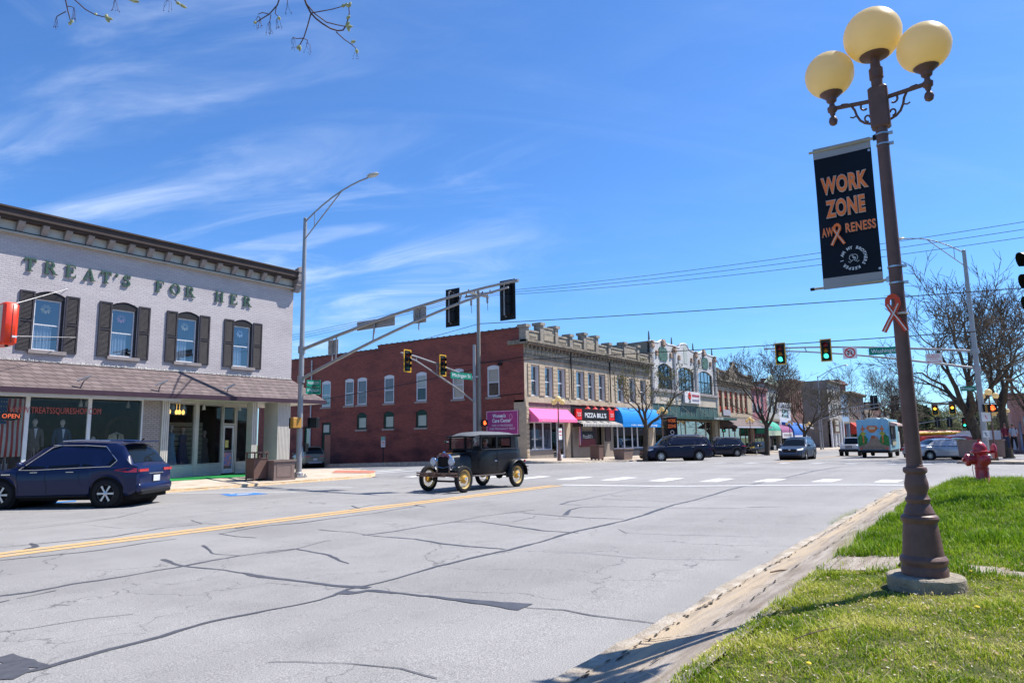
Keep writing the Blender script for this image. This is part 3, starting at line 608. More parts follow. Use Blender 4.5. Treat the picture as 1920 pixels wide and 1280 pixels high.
b = MB(); r = random.Random(77)
CR_ = [
 ([(-60,1300),(0,1272),(40,1262),(95,1250),(180,1225),(280,1200),(380,1171),(440,1157),(540,1138),(600,1125),(655,1105),(720,1092),(800,1068),(880,1047),(950,1032),(1010,1017),(1075,997),(1175,975),(1260,947),(1300,938),(1370,917),(1450,900),(1525,883),(1600,872)], [.06,.04,.10,.08,.05,.06,.05,.08,.05,.03]),
 ([(0,1117),(60,1110),(140,1094),(185,1088),(270,1074),(350,1060),(400,1050),(455,1041)], [.08,.09,.03,.11,.06]),
 ([(0,1232),(20,1235),(60,1245),(95,1251)], [.2,.16,.05]), ([(0,1246),(30,1262),(0,1275)], [.22,.2]),
 ([(305,1048),(330,1057),(355,1062),(420,1068),(470,1077),(560,1090),(640,1099),(690,1103)], [.07,.05,.03,.09,.06,.09]),
 ([(640,1110),(660,1112),(690,1108),(720,1110),(790,1117),(860,1125),(930,1133),(985,1139)], [.16,.1,.03,.05,.07,.12,.22]),
 ([(380,1022),(400,1038),(450,1041)], [.05,.02]),
 ([(455,1041),(520,1032),(560,1028)], [.03,.05]), ([(500,1037),(550,1030),(610,1014),(620,1012)], [.03,.02]),
 ([(555,1028),(615,1040),(635,1050),(655,1056)], [.03,.06,.02]), ([(0,1128),(18,1124),(0,1129)], [.03,.03]),
 ([(30,1121),(70,1113),(105,1106)], [.02,.03]),
 ([(596,993),(660,998),(690,1003),(780,1010),(830,1019),(880,1024),(950,1029)], [.03,.02,.05,.07,.04]),
 ([(680,1003),(740,996),(800,985),(850,978),(900,977),(960,985),(1020,995),(1085,999)], [.06,.05,.04,.05,.07,.04]),
 ([(850,978),(900,968),(960,960),(1000,955)], [.02,.03]), ([(960,978),(1000,970),(1005,966)], [.02,.01]),
 ([(975,960),(1050,967),(1110,971),(1170,973)], [.02,.05,.03]), ([(1060,965),(1068,955),(1090,950),(1150,949),(1250,952),(1390,953)], [.12,.08,.02,.04,.02]),
 ([(1050,945),(1065,940),(1100,935),(1170,920),(1225,912)], [.07,.02,.04]), ([(1050,945),(1090,946)], [.03,.06]),
 ([(1128,935),(1200,938),(1290,942)], [.03,.02]), ([(1400,951),(1480,950)], [.04,.01]),
 ([(50,1030),(70,1024),(60,1018)], [.12,.05]), ([(0,1050),(80,1043),(180,1032),(280,1016),(330,1010)], [.03,.05,.02]),
 ([(0,1026),(50,1021),(110,1015),(210,1006),(300,990),(380,982)], [.02,.05,.02]), ([(415,1000),(450,993),(500,985),(560,980),(620,972),(700,962),(785,948)], [.02,.06,.02,.06]),
 ([(430,985),(445,990),(470,984),(455,979)], [.05,.04]), ([(410,1000),(440,1005),(480,1008)], [.03,.02]),
 ([(560,970),(640,958),(700,946),(780,940),(850,930)], [.02,.03,.02]), ([(660,948),(690,957)], [.06,.02]), ([(770,944),(800,950)], [.06,.03]),
 ([(360,975),(380,981),(410,982)], [.03,.02]), ([(0,995),(60,990),(150,980),(220,970),(280,955),(330,950)], [.012,.02,.012]), ([(170,985),(230,990),(310,985),(420,975),(600,960)], [.012,.015]),
 ([(0,1185),(60,1178),(170,1160),(250,1152)], [.01,.012]),
 ([(500,1243),(560,1240),(620,1242),(690,1247),(750,1255),(820,1272)], [.012,.014,.012]),
 ([(985,1139),(1060,1143),(1100,1150),(1180,1160),(1245,1168)], [.012,.02,.012]), ([(1020,1032),(1100,1038),(1180,1045),(1260,1048),(1390,1049)], [.008,.01,.006]),
 ([(1160,992),(1175,1000),(1260,1003),(1370,1005),(1430,1007)], [.01,.012,.01]), ([(30,930),(120,920)], [.01,.01]), ([(1300,938),(1420,905),(1500,893)], [.01,.02]),
]
for pts, wd in CR_: crack(pts, wd, r, b)
struct(b.build('crack_sealant', TAR))
GREEN = mat('green_turf', (.012, .20, .045), .95, var=.25, scale=30, bump=.5, bscale=120)
def wz(x, y): return walk_h(x, y)
b = MB(); b.grid(frange(5, 19.7, .5), frange(25.9, 29.6, .4), lambda x, y: (x, y, wz(x, y)+.012)); tag(b.build('turf_mat', GREEN, smooth=1), 'bright green turf mat on the pavement before the clothing store windows', 'mat')
# ================================================================ BUILDINGS
FY = 27.0
PY_ = PL('Y', FY)
WINF = mat('white_frame', (.62, .63, .66), .5, var=.06)
DARKIN = mat('dark_interior', (.018, .017, .017), .9, var=.3, scale=2)
WINGL = glass('upper_glass', (.55, .62, .70), .22)
SIDG = glass('side_window_glass', (.85, .85, .85), .02)
WINB = glass('dark_window_glass', (.35, .40, .45), .30)
SHOPG = glass('shop_glass', (.62, .66, .70), -.035)
CURT = mat('net_curtain', (.42, .43, .44), .9, var=.2, scale=25, stretch=(1, 1, .3))
BLINDM = mat('window_blind', (.50, .49, .42), .8, var=.12, scale=14, stretch=(.2, .2, 3))
GCUR = mat('grey_curtain', (.16, .165, .18), .9, var=.25, scale=12, stretch=(3, 3, .3))
ROOFM = mat('tar_roof', (.06, .06, .06), .95, var=.2)
def Pat(A, ang):
    """vertical plane through A running along angle ang; w goes inward (left of travel)"""
    A = Vector(A); d = Vector((math.cos(ang), math.sin(ang))); n = Vector((-d.y, d.x))
    return lambda u, v, w=0: (A.x+d.x*u+n.x*w, A.y+d.y*u+n.y*w, v)
def back_box(root, P, a, b, c, d, w0=.17, w1=1.2, m=None):
    k = MB(); m = m or DARKIN
    for q in ([(a, c, w1), (b, c, w1), (b, d, w1), (a, d, w1)], [(a, c, w0), (a, c, w1), (a, d, w1), (a, d, w0)], [(b, c, w0), (b, c, w1), (b, d, w1), (b, d, w0)], [(a, c, w0), (b, c, w0), (b, c, w1), (a, c, w1)], [(a, d, w0), (b, d, w0), (b, d, w1), (a, d, w1)]):
        k.quad(*[P(*p) for p in q])
    return k.build('room', m, root, world=1)
# clothing store
root = thing('clothing_store', 'pale painted brick clothing store with green letters reading TREAT\'S FOR HER', 'store', (8, 27, 0))
PBR = brick('painted_brick', (.44, .40, .405), (.50, .46, .46), (.37, .335, .34), bump=.55, patch=(.80, .78, .79), pthr=(.45, .75))
BROWN = mat('cornice_brown', (.062, .045, .040), .6, var=.15)
CREAM = mat('cream_metal', (.52, .49, .44), .5, var=.06)
TRIM = mat('mauve_trim', (.27, .235, .225), .8, var=.12, scale=8)
def X0(px, py, Y=FY): return onY(px, py, Y)[0]
ups = [(9.42, 10.36), (11.98, 12.92), (14.52, 15.44), (17.05, 17.97)]
mb = MB(); ops = [(a, b, 4.93, 7.04) for a, b in ups]
wall_open(mb, PY_, -6, 20.1, 4.3, 8.9, ops, .16)
for a, b in ups: arch_fill(mb, PY_, a, b, 7.04, .14, .16)
mb.quad((20.1, 27, 3.4), (20.1, 50, 2.8), (20.1, 50, 9.3), (20.1, 27, 9.3)); mb.quad((-6, 27, 3.4), (-6, 50, 3.4), (-6, 50, 9.3), (-6, 27, 9.3))
mb.quad((19.15, 28.8, 0.2), (20.1, 30.5, 0.1), (20.1, 30.5, 3.5), (19.15, 28.8, 3.5)); mb.quad((20.1, 30.5, -.9), (20.1, 50, -1.2), (20.1, 50, 3.5), (20.1, 30.5, 3.5)); mb.quad((-6, 50, 0), (20.1, 50, -1), (20.1, 50, 9.3), (-6, 50, 9.3))
mb.quad((-6, 26.98, .1), (-6, 50, .1), (-6, 50, 3.4), (-6, 26.98, 3.4))
wall = mb.build('wall', PBR, root, world=1)
k = MB(); k.quad((-6, 26.7, 9.3), (20.1, 26.7, 9.3), (20.1, 50, 9.0), (-6, 50, 9.0)); k.build('roof', ROOFM, root, world=1)
SHUT = mat('shutter_grey', (.048, .044, .050), .55, var=.1)
DARCH = mat('dark_arch', (.03, .027, .028), .5, var=.1)
flowers = [(.62, .43, .16), (.65, .22, .25), (.66, .55, .30), (.6, .62, .66)]
for i, (a, b) in enumerate(ups):
    k = MB(); n = 10; rise = .14
    pts = [(a+.004, 6.74)]+[(a+.004+(b-a-.008)*j/n, 7.036-rise*(2*j/n-1)**2) for j in range(n+1)]+[(b-.004, 6.74)]
    k.prism(pts, PY_, .03, .08); k.prism([(b-.075, 4.95), (b-.004, 4.95), (b-.004, 6.74), (b-.075, 6.74)], PY_, .03, .15); k.build('arched_head', DARCH, root, world=1)  # arched head, plus a dark strip painting in the right reveal's shade
    s = sash(root, PY_, a+.01, b-.08, 4.94, 6.74, .09, WINF, WINGL, .045)
    k = MB(); c0 = a+.06; c1 = b-.30 if i < 2 else a+.5
    k.grid(frange(c0, c1, .04), [4.99, 5.82], lambda x, z: (x, FY+.17+.02*math.sin(x*60), z)); k.build('curtain', CURT, s, world=1)
    k = MB(); cx_ = (a+b)/2-.06; cz = 6.42
    for j in range(18):
        t0, t1 = j*math.tau/18, (j+.8)*math.tau/18; r1 = .17 if j % 2 else .14
        k.quad(*[(cx_+math.cos(t)*rr, FY+.15+.01*(j % 3), cz+math.sin(t)*rr) for t, rr in ((t0, .05), (t0, r1), (t1, r1), (t1, .05))])
    k.build('paper_rosette', mat('rosette_%d' % i, flowers[i], .8, var=.25, scale=30), s, world=1)
    back_box(root, PY_, a, b, 4.9, 7.05, .18, 1.3, mat('dim_room', (.035, .05, .07), .9, var=.3, scale=3))
    for x0_ in (a-.47, b+.02):
        x1_ = x0_+.45; k = MB(); z0, z1 = 4.88, 6.96
        def bx(u0, u1, v0, v1, d): k.box((u0, FY-d, v0), (u1, FY-.004, v1))
        bx(x0_, x0_+.055, z0, z1, .055); bx(x1_-.055, x1_, z0, z1, .055)
        for v in (z0, (z0+z1)/2-.03, z1-.06): bx(x0_+.055, x1_-.055, v, v+.06, .052)
        sh = k.build('shutter', SHUT, root, world=1)
        k = MB(); z = z0+.08
        while z < z1-.09:
            if abs(z-(z0+z1)/2) > .05: k.quad((x0_+.055, FY-.045, z), (x1_-.055, FY-.045, z), (x1_-.055, FY-.012, z+.042), (x0_+.055, FY-.012, z+.042))
            z += .045
        k.quad((x0_+.05, FY-.008, z0), (x1_-.05, FY-.008, z0), (x1_-.05, FY-.008, z1), (x0_+.05, FY-.008, z1)); k.build('louvres', SHUT, sh, world=1)
    k = MB(); k.box((a-.12, FY-.12, 4.80), (b+.12, FY+.1, 4.925)); k.build('window_sill', TRIM, root, world=1)
k = MB(); k.box((-6, 26.52, 9.36), (20.32, 27.3, 9.60)); k.box((-6, 26.46, 9.60), (20.36, 27.3, 9.66)); k.box((-6, 26.60, 9.28), (20.2, 27.0, 9.36)); k.build('cornice', BROWN, root, world=1)
k = MB(); k.box((-6, 26.93, 8.95), (20.1, 27.3, 9.28)); k.build('frieze', CREAM, root, world=1)
k = MB(); k.box((-6, 26.80, 8.83), (20.14, 27.0, 8.90)); k.build('ledge', mat('tan_ledge', (.40, .36, .30), .7), root, world=1)
k = MB(); k.box((-6, 26.86, 8.90), (20.12, 27.0, 8.955)); k.build('dark_ledge', mat('dark_line', (.03, .03, .03), .7), root, world=1)
xa, xb = X0(40, 421, 26.75), X0(521, 533, 26.75)
for i in range(-5, 15):
    x = xa+(xb-xa)*i/14
    k = MB(); P = lambda u, v, w=0: (x-.10+w, u, v); k.prism([(26.93, 8.957), (26.86, 8.957), (26.82, 9.02), (26.66, 9.20), (26.64, 9.278), (26.93, 9.278)], P, 0, .20); k.build('bracket', TRIM, root, world=1)
k = MB(); k.prism([(26.95, 8.7), (26.7, 8.72), (26.66, 8.9), (26.5, 9.2), (26.45, 9.62), (26.95, 9.62)], lambda u, v, w=0: (19.98+w, u, v), 0, .30)
k.cbox((20.13, 26.5, 9.72), (.36, .14, .2)); k.prism([(19.92, 9.62), (20.36, 9.62), (20.36, 9.78), (20.14, 9.92), (19.92, 9.78)], lambda u, v, w=0: (u, 26.44+w, v), 0, .25)
for z in (9.0, 9.2, 9.4): k.box((19.94, 26.56-(z-9)*.22, z), (20.32, 26.9, z+.05))
k.build('corner_bracket', TRIM, root, world=1)
def glyph(ch):
    def bar(a, b, c, d): return [(a, c), (b, c), (b, d), (a, d)]
    def ring(cx, cy, rx, ry, a0, a1, t0, t1, n=9):
        o = []; i_ = []
        for j in range(n+1):
            a = R_(a0+(a1-a0)*j/n); th = abs(math.cos(a))*t0+abs(math.sin(a))*t1
            o.append((cx+rx*math.cos(a), cy+ry*math.sin(a))); i_.append((cx+(rx-th)*math.cos(a), cy+(ry-th)*math.sin(a)))
        return [[o[j], o[j+1], i_[j+1], i_[j]] for j in range(n)]
    S_ = .17; s_ = .07
    g = {
     'T': (.8, [bar(.31, .49, .05, .95), bar(0, .8, .88, 1), [(0, .68), (.05, .68), (.14, .9), (0, .9)], [(.75, .68), (.8, .68), (.8, .9), (.66, .9)], bar(.2, .6, 0, .07)]),
     'E': (.78, [bar(.08, .26, .05, .95), bar(0, .7, .92, 1), bar(0, .75, 0, .08), bar(.26, .52, .46, .54), [(.62, .92), (.7, .7), (.7, .92)], [(.64, .08), (.75, .3), (.75, .08)], bar(.47, .54, .36, .64)]),
     'F': (.72, [bar(.08, .26, .05, .95), bar(0, .7, .92, 1), bar(0, .36, 0, .07), bar(.26, .5, .46, .54), [(.62, .92), (.7, .68), (.7, .92)], bar(.45, .52, .36, .64)]),
     'H': (.9, [bar(.1, .28, .05, .95), bar(.62, .8, .05, .95), bar(.28, .62, .46, .54), bar(0, .37, .93, 1), bar(0, .37, 0, .07), bar(.53, .9, .93, 1), bar(.53, .9, 0, .07)]),
     'A': (.95, [[(.08, .04), (.17, .04), (.5, .86), (.45, 1)], [(.63, .04), (.85, .04), (.55, 1), (.45, 1)], bar(.26, .66, .28, .36), bar(0, .3, 0, .07), bar(.55, .95, 0, .07)]),
     'R': (.88, [bar(.08, .26, .05, .95), bar(0, .36, 0, .07), bar(0, .34, .93, 1), bar(.26, .42, .92, .99), bar(.26, .45, .46, .53)]+ring(.4, .725, .32, .265, -90, 90, .17, .07)+[[(.36, .48), (.54, .50), (.82, .07), (.62, .07)], bar(.62, .93, 0, .075)]),
     'O': (.95, ring(.47, .5, .47, .51, 0, 360, .18, .06, 20)),
     'S': (.68, ring(.34, .735, .29, .265, 30, 270, .17, .09)+ring(.34, .27, .31, .27, -150, 90, .17, .09)+[bar(.57, .63, .66, .98), bar(.03, .09, .02, .34)]),
     "'": (.22, ring(.1, .86, .11, .11, 0, 360, .1, .1, 8)+[[(.12, .8), (.21, .84), (.13, .66), (.05, .62)]]),
    }[ch]
    return g
LETM = mat('letter_green', (.038, .085, .060), .55, var=.12, scale=8); LETS = mat('letter_edge', (.02, .04, .035), .6)
for ch, px, py in (('T', 58, 495), ('R', 96.7, 502), ('E', 135, 507), ('A', 169, 517), ('T', 200.6, 520), ("'", 220.5, 518), ('S', 239, 528), ('F', 301, 537), ('O', 330, 543), ('R', 358, 549), ('H', 413, 558), ('E', 440, 563), ('R', 465, 568)):
    cxx = X0(px, py, 26.9); wd, polys = glyph(ch); h = .455; zb = 7.655
    k = MB()
    for j, p in enumerate(polys): k.prism([(cxx+(u-wd/2)*h*.98, zb+v*h) for u, v in p], PL('Y', FY-.062-.0013*(j % 9)), 0, .045)
    k.build('raised_letter', LETM, root, world=1)
SHING = brick('shingle', (.125, .092, .090), (.185, .14, .135), (.04, .028, .03), bw=.34, bh=.145, ms=.012, bump=.9, patch=(.7, .68, .68), pthr=(.4, .7), pscale=1.1)
k = MB(); yt, zt, yb, zb, xr = 26.98, 4.52, 25.82, 3.52, 21.2
k.grid(frange(-6, 20.1, 2), [0, 1], lambda x, t: (x if t == 0 or x < 20 else xr, yt+(yb-yt)*t, zt+(zb-zt)*t)); k.quad((20.1, yt, zt), (xr, yb, zb), (xr, 30.5, zb), (20.1, 30.5, zt)); k.quad((20.1, 30.5, zt), (xr, 30.5, zb), (20.1, 30.5, zb))
k.build('canopy_roof', SHING, root, world=1)
k = MB(); k.box((-6, yb-.03, 3.36), (xr+.03, yb+.05, 3.54)); k.box((xr-.05, yb+.05, 3.36), (xr+.03, 30.5, 3.54)); k.build('fascia', mat('plum_fascia', (.055, .032, .045), .5), root, world=1)
k = MB(); k.box((-6, yb+.05, 3.37), (xr-.05, 30.5, 3.45)); k.build('soffit', CREAM, root, world=1)
k = MB(); k.box((-6, yb+.06, 3.27), (14.2, yb+.22, 3.37)); k.build('soffit_trim', CREAM, root, world=1)
GY = 26.62; PG = PL('Y', GY); fl = .27
k = MB(); k.box((-6, GY, .05), (13.2, GY+.14, .75)); k.build('stall_riser', brick('riser', (.30, .26, .24), (.34, .30, .28), (.2, .18, .17)), root, world=1)
xs = [-6, -2.2, 1.6, 5.4, X0(52, 760, GY), X0(168, 770, GY), X0(267, 800, GY)]
for a, b in zip(xs, xs[1:]):
    f = MB(); f.box((a, GY, .75), (a+.07, GY+.09, 3.36)); f.box((b-.05, GY+.002, .75), (b, GY+.088, 3.36)); f.box((a+.07, GY+.001, .75), (b-.05, GY+.089, .82)); f.box((a+.07, GY+.001, 3.28), (b-.05, GY+.089, 3.36))
    o = f.build('shop_window', WINF, root, world=1); g = MB(); g.quad((a, GY+.05, .78), (b, GY+.05, .78), (b, GY+.05, 3.3), (a, GY+.05, 3.3)); g.build('pane', SHOPG, o, world=1)
xg = xs[-1]; xc = X0(302, 780, GY)
k = MB(); k.box((xg, GY-.01, .05), (xc, GY+.3, 3.37)); k.build('brick_panel', brick('taupe_brick', (.30, .26, .235), (.36, .31, .28), (.16, .14, .13), bump=.5), root, world=1)
def fluted(x0, x1, y0, y1, z0, z1):
    k = MB(); n = max(3, int((x1-x0)/.075)); k.box((x0+.012, y0+.012, z0), (x1-.012, y1, z1))
    for i in range(n): a = x0+(x1-x0)*i/n; k.box((a+.012, y0-.012, z0+.02), (a+(x1-x0)/n-.012, y0+.012, z1-.003))
    m_ = max(2, int((y1-y0)/.1))
    return k
xc2 = X0(316, 790, GY)
fluted(xc, xc2, GY-.06, GY+.35, .1, 3.37).build('fluted_column', CREAM, root, world=1)
fluted(X0(472, 800, 26.5), X0(482.5, 800, 26.5), 26.5, 26.9, .2, 3.37).build('fluted_column', CREAM, root, world=1)
xp0, xp1 = X0(520, 800, 26.2), X0(544, 800, 26.2)
k = fluted(xp0, xp1, 26.2, 27.2, .15, 3.37); k.build('corner_pillar', CREAM, root, world=1)
A = Vector((xc2-.02, 27.0)); B = Vector((18.95, 28.7)); ang = math.atan2(B.y-A.y, B.x-A.x); PD = Pat(A, ang); LN = (B-A).length
def onD(px, py):
    d = ray(px, py); n = Vector((-math.sin(ang), math.cos(ang))); t = (A.x*n.x+A.y*n.y)/(d.x*n.x+d.y*n.y); return t*d.x*math.cos(ang)+t*d.y*math.sin(ang)-(A.x*math.cos(ang)+A.y*math.sin(ang)), CH+t*d.z
Z4 = lambda x, y: (280+x/4.5725, 680+y/4.5714)
us = [onD(*Z4(x, 650))[0] for x in (165, 385, 412, 622, 735, 742, 868)]
us[0] = 0
for a, b in ((us[0], us[1]), (us[2], us[3]), (us[5], us[6])):
    f = MB()
    for q in ([a, a+.06, .72, 3.3], [b-.06, b, .72, 3.3], [a+.06, b-.06, .72, .78], [a+.06, b-.06, 3.24, 3.3]): f.prism([(q[0], q[2]), (q[1], q[2]), (q[1], q[3]), (q[0], q[3])], PD, 0, .08)
    o = f.build('shop_window', mat('aluminium', (.42, .41, .38), .45, metal=.3), root, world=1); g = MB(); g.quad(PD(a, .75, .04), PD(b, .75, .04), PD(b, 3.3, .04), PD(a, 3.3, .04)); g.build('pane', SHOPG, o, world=1)
f = MB(); f.prism([(us[1], .3), (us[2], .3), (us[2], 3.37), (us[1], 3.37)], PD, -.03, .12); f.build('mullion', CREAM, root, world=1)
SID = mat('white_siding', (.50, .49, .45), .6, var=.05)
for a, b in ((us[0], us[3]), (us[5], us[6])):
    k = MB()
    for j in range(4): k.prism([(a, .25+j*.118), (b, .25+j*.118), (b, .25+j*.118+.112), (a, .25+j*.118+.112)], PD, -.02+.0*j, .1)
    k.build('siding_base', SID, root, world=1)
k = MB(); k.prism([(0, 3.3), (LN, 3.3), (LN, 3.37), (0, 3.37)], PD, 0, .1); k.build('head_rail', CREAM, root, world=1)
a, b = us[3]+.01, us[4]
f = MB()
for q in ([a, a+.07, .3, 3.3], [b-.07, b, .3, 3.3], [a+.07, b-.07, 2.42, 2.5], [a+.07, b-.07, 3.22, 3.3]): f.prism([(q[0], q[2]), (q[1], q[2]), (q[1], q[3]), (q[0], q[3])], PD, -.02, .1)
o = f.build('door_frame', CREAM, root, world=1); g = MB(); g.quad(PD(a+.05, 2.5, .04), PD(b-.05, 2.5, .04), PD(b-.05, 3.25, .04), PD(a+.05, 3.25, .04)); g.build('pane', SHOPG, o, world=1)
f = MB()
for q in ([a+.08, a+.17, .3, 2.4], [b-.17, b-.08, .3, 2.4], [a+.17, b-.17, .3, .5], [a+.17, b-.17, 2.3, 2.4]): f.prism([(q[0], q[2]), (q[1], q[2]), (q[1], q[3]), (q[0], q[3])], PD, .0, .05)
o = f.build('door', WINF, root, world=1); g = MB(); g.quad(PD(a+.1, .45, .03), PD(b-.1, .45, .03), PD(b-.1, 2.35, .03), PD(a+.1, 2.35, .03)); g.build('pane', SHOPG, o, world=1)
g = MB(); g.tube([PD(b-.2, 1.15, -.05), PD(b-.2, 1.5, -.05)], .015); g.tube([PD(a+.12, 1.28, -.04), PD(b-.15, 1.28, -.04)], .014); g.build('handle', WINF, o, world=1)
g = MB(); g.quad(PD(a+.24, 1.42, .02), PD(a+.46, 1.42, .02), PD(a+.46, 1.75, .02), PD(a+.24, 1.75, .02)); g.build('notice', mat('yellow_paper', (.7, .62, .2), .8), o, world=1)
g = MB(); r = random.Random(4); g.quad(PD(a+.19, .62, .02), PD(b-.19, .62, .02), PD(b-.19, 1.22, .02), PD(a+.19, 1.22, .02)); g.build('poster', mat('door_poster', (.15, .25, .6), .8, var=0, col2=(.75, .3, .25), scale=7, thr=(.42, .56)), o, world=1)
IN = mat('shop_interior', (.05, .035, .026), .9, var=.4, scale=1.5)
k = MB(); k.quad((-6, 31, .2), (19.2, 31, .2), (19.2, 31, 3.36), (-6, 31, 3.36)); k.quad((-6, 26.7, .5), (13.6, 26.7, .5), (13.6, 31, .5), (-6, 31, .5)); k.quad((13.6, 27, .32), (19, 28.7, .32), (19, 31, .32), (13.6, 31, .32)); k.quad((13.6, 26.9, .3), (13.6, 31, .3), (13.6, 31, 3.36), (13.6, 26.9, 3.36)); k.build('interior', IN, root, world=1)
k = MB(); k.quad((8.2, 30.6, .5), (11.0, 30.6, .5), (11.0, 30.6, 2.9), (8.2, 30.6, 2.9)); k.build('blue_backdrop', mat('blue_backdrop', (.05, .10, .16), .9, var=.2), root, world=1)
k = MB(); 
for j in range(9): k.box((14.6, 28.35+.0*j, .75+j*.2), (16.6, 28.40, .75+j*.2+.17))
k.build('slat_wall', mat('slatwall', (.30, .28, .20), .8, var=.15), root, world=1)
LAMP = mat('pendant_glow', (1.0, .55, .12), .5, var=0, emit=1.6)
for px, py in ((317.5, 771), (331, 772), (336.5, 772), (343.5, 772.5)):
    x, z = onY(px, py, 28.2)
    g = MB(); g.lathe([(.02, .09), (.05, .06), (.065, -.02), (.045, -.09), (.01, -.11)], (x, 28.2, z), 10); g.tube([(x, 28.2, z+.08), (x, 28.2, 3.36)], .008, 5); tag(g.build('pendant_lamp', LAMP, smooth=1), 'amber glass pendant lamp glowing in the store window above the dresses', 'lamp', 'pendant lamps in the store window')
WSP = mat('spot_white', (.55, .55, .53), .5)
for px in (44, 152, 163, 241, 325, 345, 383, 450):
    x, z = onY(px, 750, 27.6); k = MB(); k.tube([(x, 27.6, 3.36), (x, 27.6, 3.25)], .015, 6); k.lathe([(.02, 0), (.05, -.05), (.075, -.22)], (x, 27.6, 3.26), 10); k.build('spot_light', WSP, root, world=1)
k = MB(); rr = random.Random(9)
for i in range(300):
    x = -1+22*i/300*.96; k.cbox((x, 26.95+rr.uniform(-.04, .04), 4.56+rr.uniform(-.03, .03)), (.05*rr.random()+.01, .03, .018+.03*rr.random()), rr.random()*3)
k.tube([(-2, 26.95, 4.54), (20.1, 26.95, 4.54)], .008, 5); tag(k.build('string_lights', mat('string_light', (.7, .68, .62), .4)), 'string of small white lights along the top edge of the shingled canopy', 'string lights')
for i, px in enumerate((155, 300, 427)):
    x, z = onY(px, 728+i*3, 26.1); z = 3.95; k = MB(); k.tube([(x-.28, 25.9, z-.12), (x+.1, 25.75, z+.08)], .035, 8); k.tube([(x+.05, 26.25, z-.12), (x+.08, 25.78, z+.06)], .02, 6)
    k.build('sign_flood_light', mat('galvanised', (.36, .36, .37), .4, metal=.6), root, world=1)
def neon(s, size, px, py, Y, m, name, label, cat='lettering', **kw):
    x, z = onY(px, py, Y); return tag(text(s, size, (x, Y, z), (1, 0, 0), (0, 0, 1), m, name=name, **kw), label, cat)
REDL = mat('red_window_letters', (.45, .10, .08), .6)
w0, w1 = X0(18, 760, GY-.01), X0(190, 766, GY-.01)
o = text('WWW.TREATSSQUIRESHOP.COM', .30, ((w0+w1)/2, GY-.01, 2.82), (1, 0, 0), (0, 0, 1), REDL, root, 'window_lettering', .003, world=1, width=w1-w0)
x, z = onY(21, 780, 26.9)
o = thing('open_sign', 'lit oval neon OPEN sign hanging behind the store window', 'sign', (x, 26.95, z))
k = MB(); k.lathe([(.0, -.02), (.30, -.02), (.30, .02), (0, .02)], (0, 0, 0), 24, 'Y'); k.v = [(p[0], p[1], p[2]*.5) for p in k.v]; k.build('backing', mat('sign_black', (.03, .02, .02), .5), o)
text('OPEN', .2, (0, -.03, 0), (1, 0, 0), (0, 0, 1), mat('neon_red', (1.0, .16, .05), .5, var=0, emit=1.0), o, 'neon_letters')
fx, fz = onY(14, 800, 27.2); flag = thing('flag', 'american flag hanging vertically inside the left store window', 'flag', (fx, 27.2, fz))
k = MB(); k2 = MB(); k3 = MB()
for i in range(13):
    a_, b_ = -.5+i/13*1.0, -.5+(i+1)/13; (k if i % 2 == 0 else k2).grid([a_, b_], frange(-1.0, .95, .2), lambda x, z: (x, .03*math.sin(z*4+x*5), z))
k3.grid(frange(-.52, -.05, .1), frange(.1, .96, .1), lambda x, z: (x, -.012+.03*math.sin(z*4+x*5), z))
k.build('red_stripes', mat('flag_red', (.42, .04, .05), .9), flag); k2.build('white_stripes', mat('flag_white', (.55, .53, .50), .9), flag); k3.build('canton', mat('flag_blue', (.03, .06, .2), .9), flag)
k = MB(); rr = random.Random(2)
for i in range(5):
    for j in range(6): k.cbox((-.46+j*.075, -.03+.03*math.sin((.2+i*.16)*4), .2+i*.16), (.03, .004, .03), .3)
k.build('stars', mat('flag_white', (1, 1, 1)), flag)
SKIN = mat('mannequin_white', (.50, .47, .44), .5)
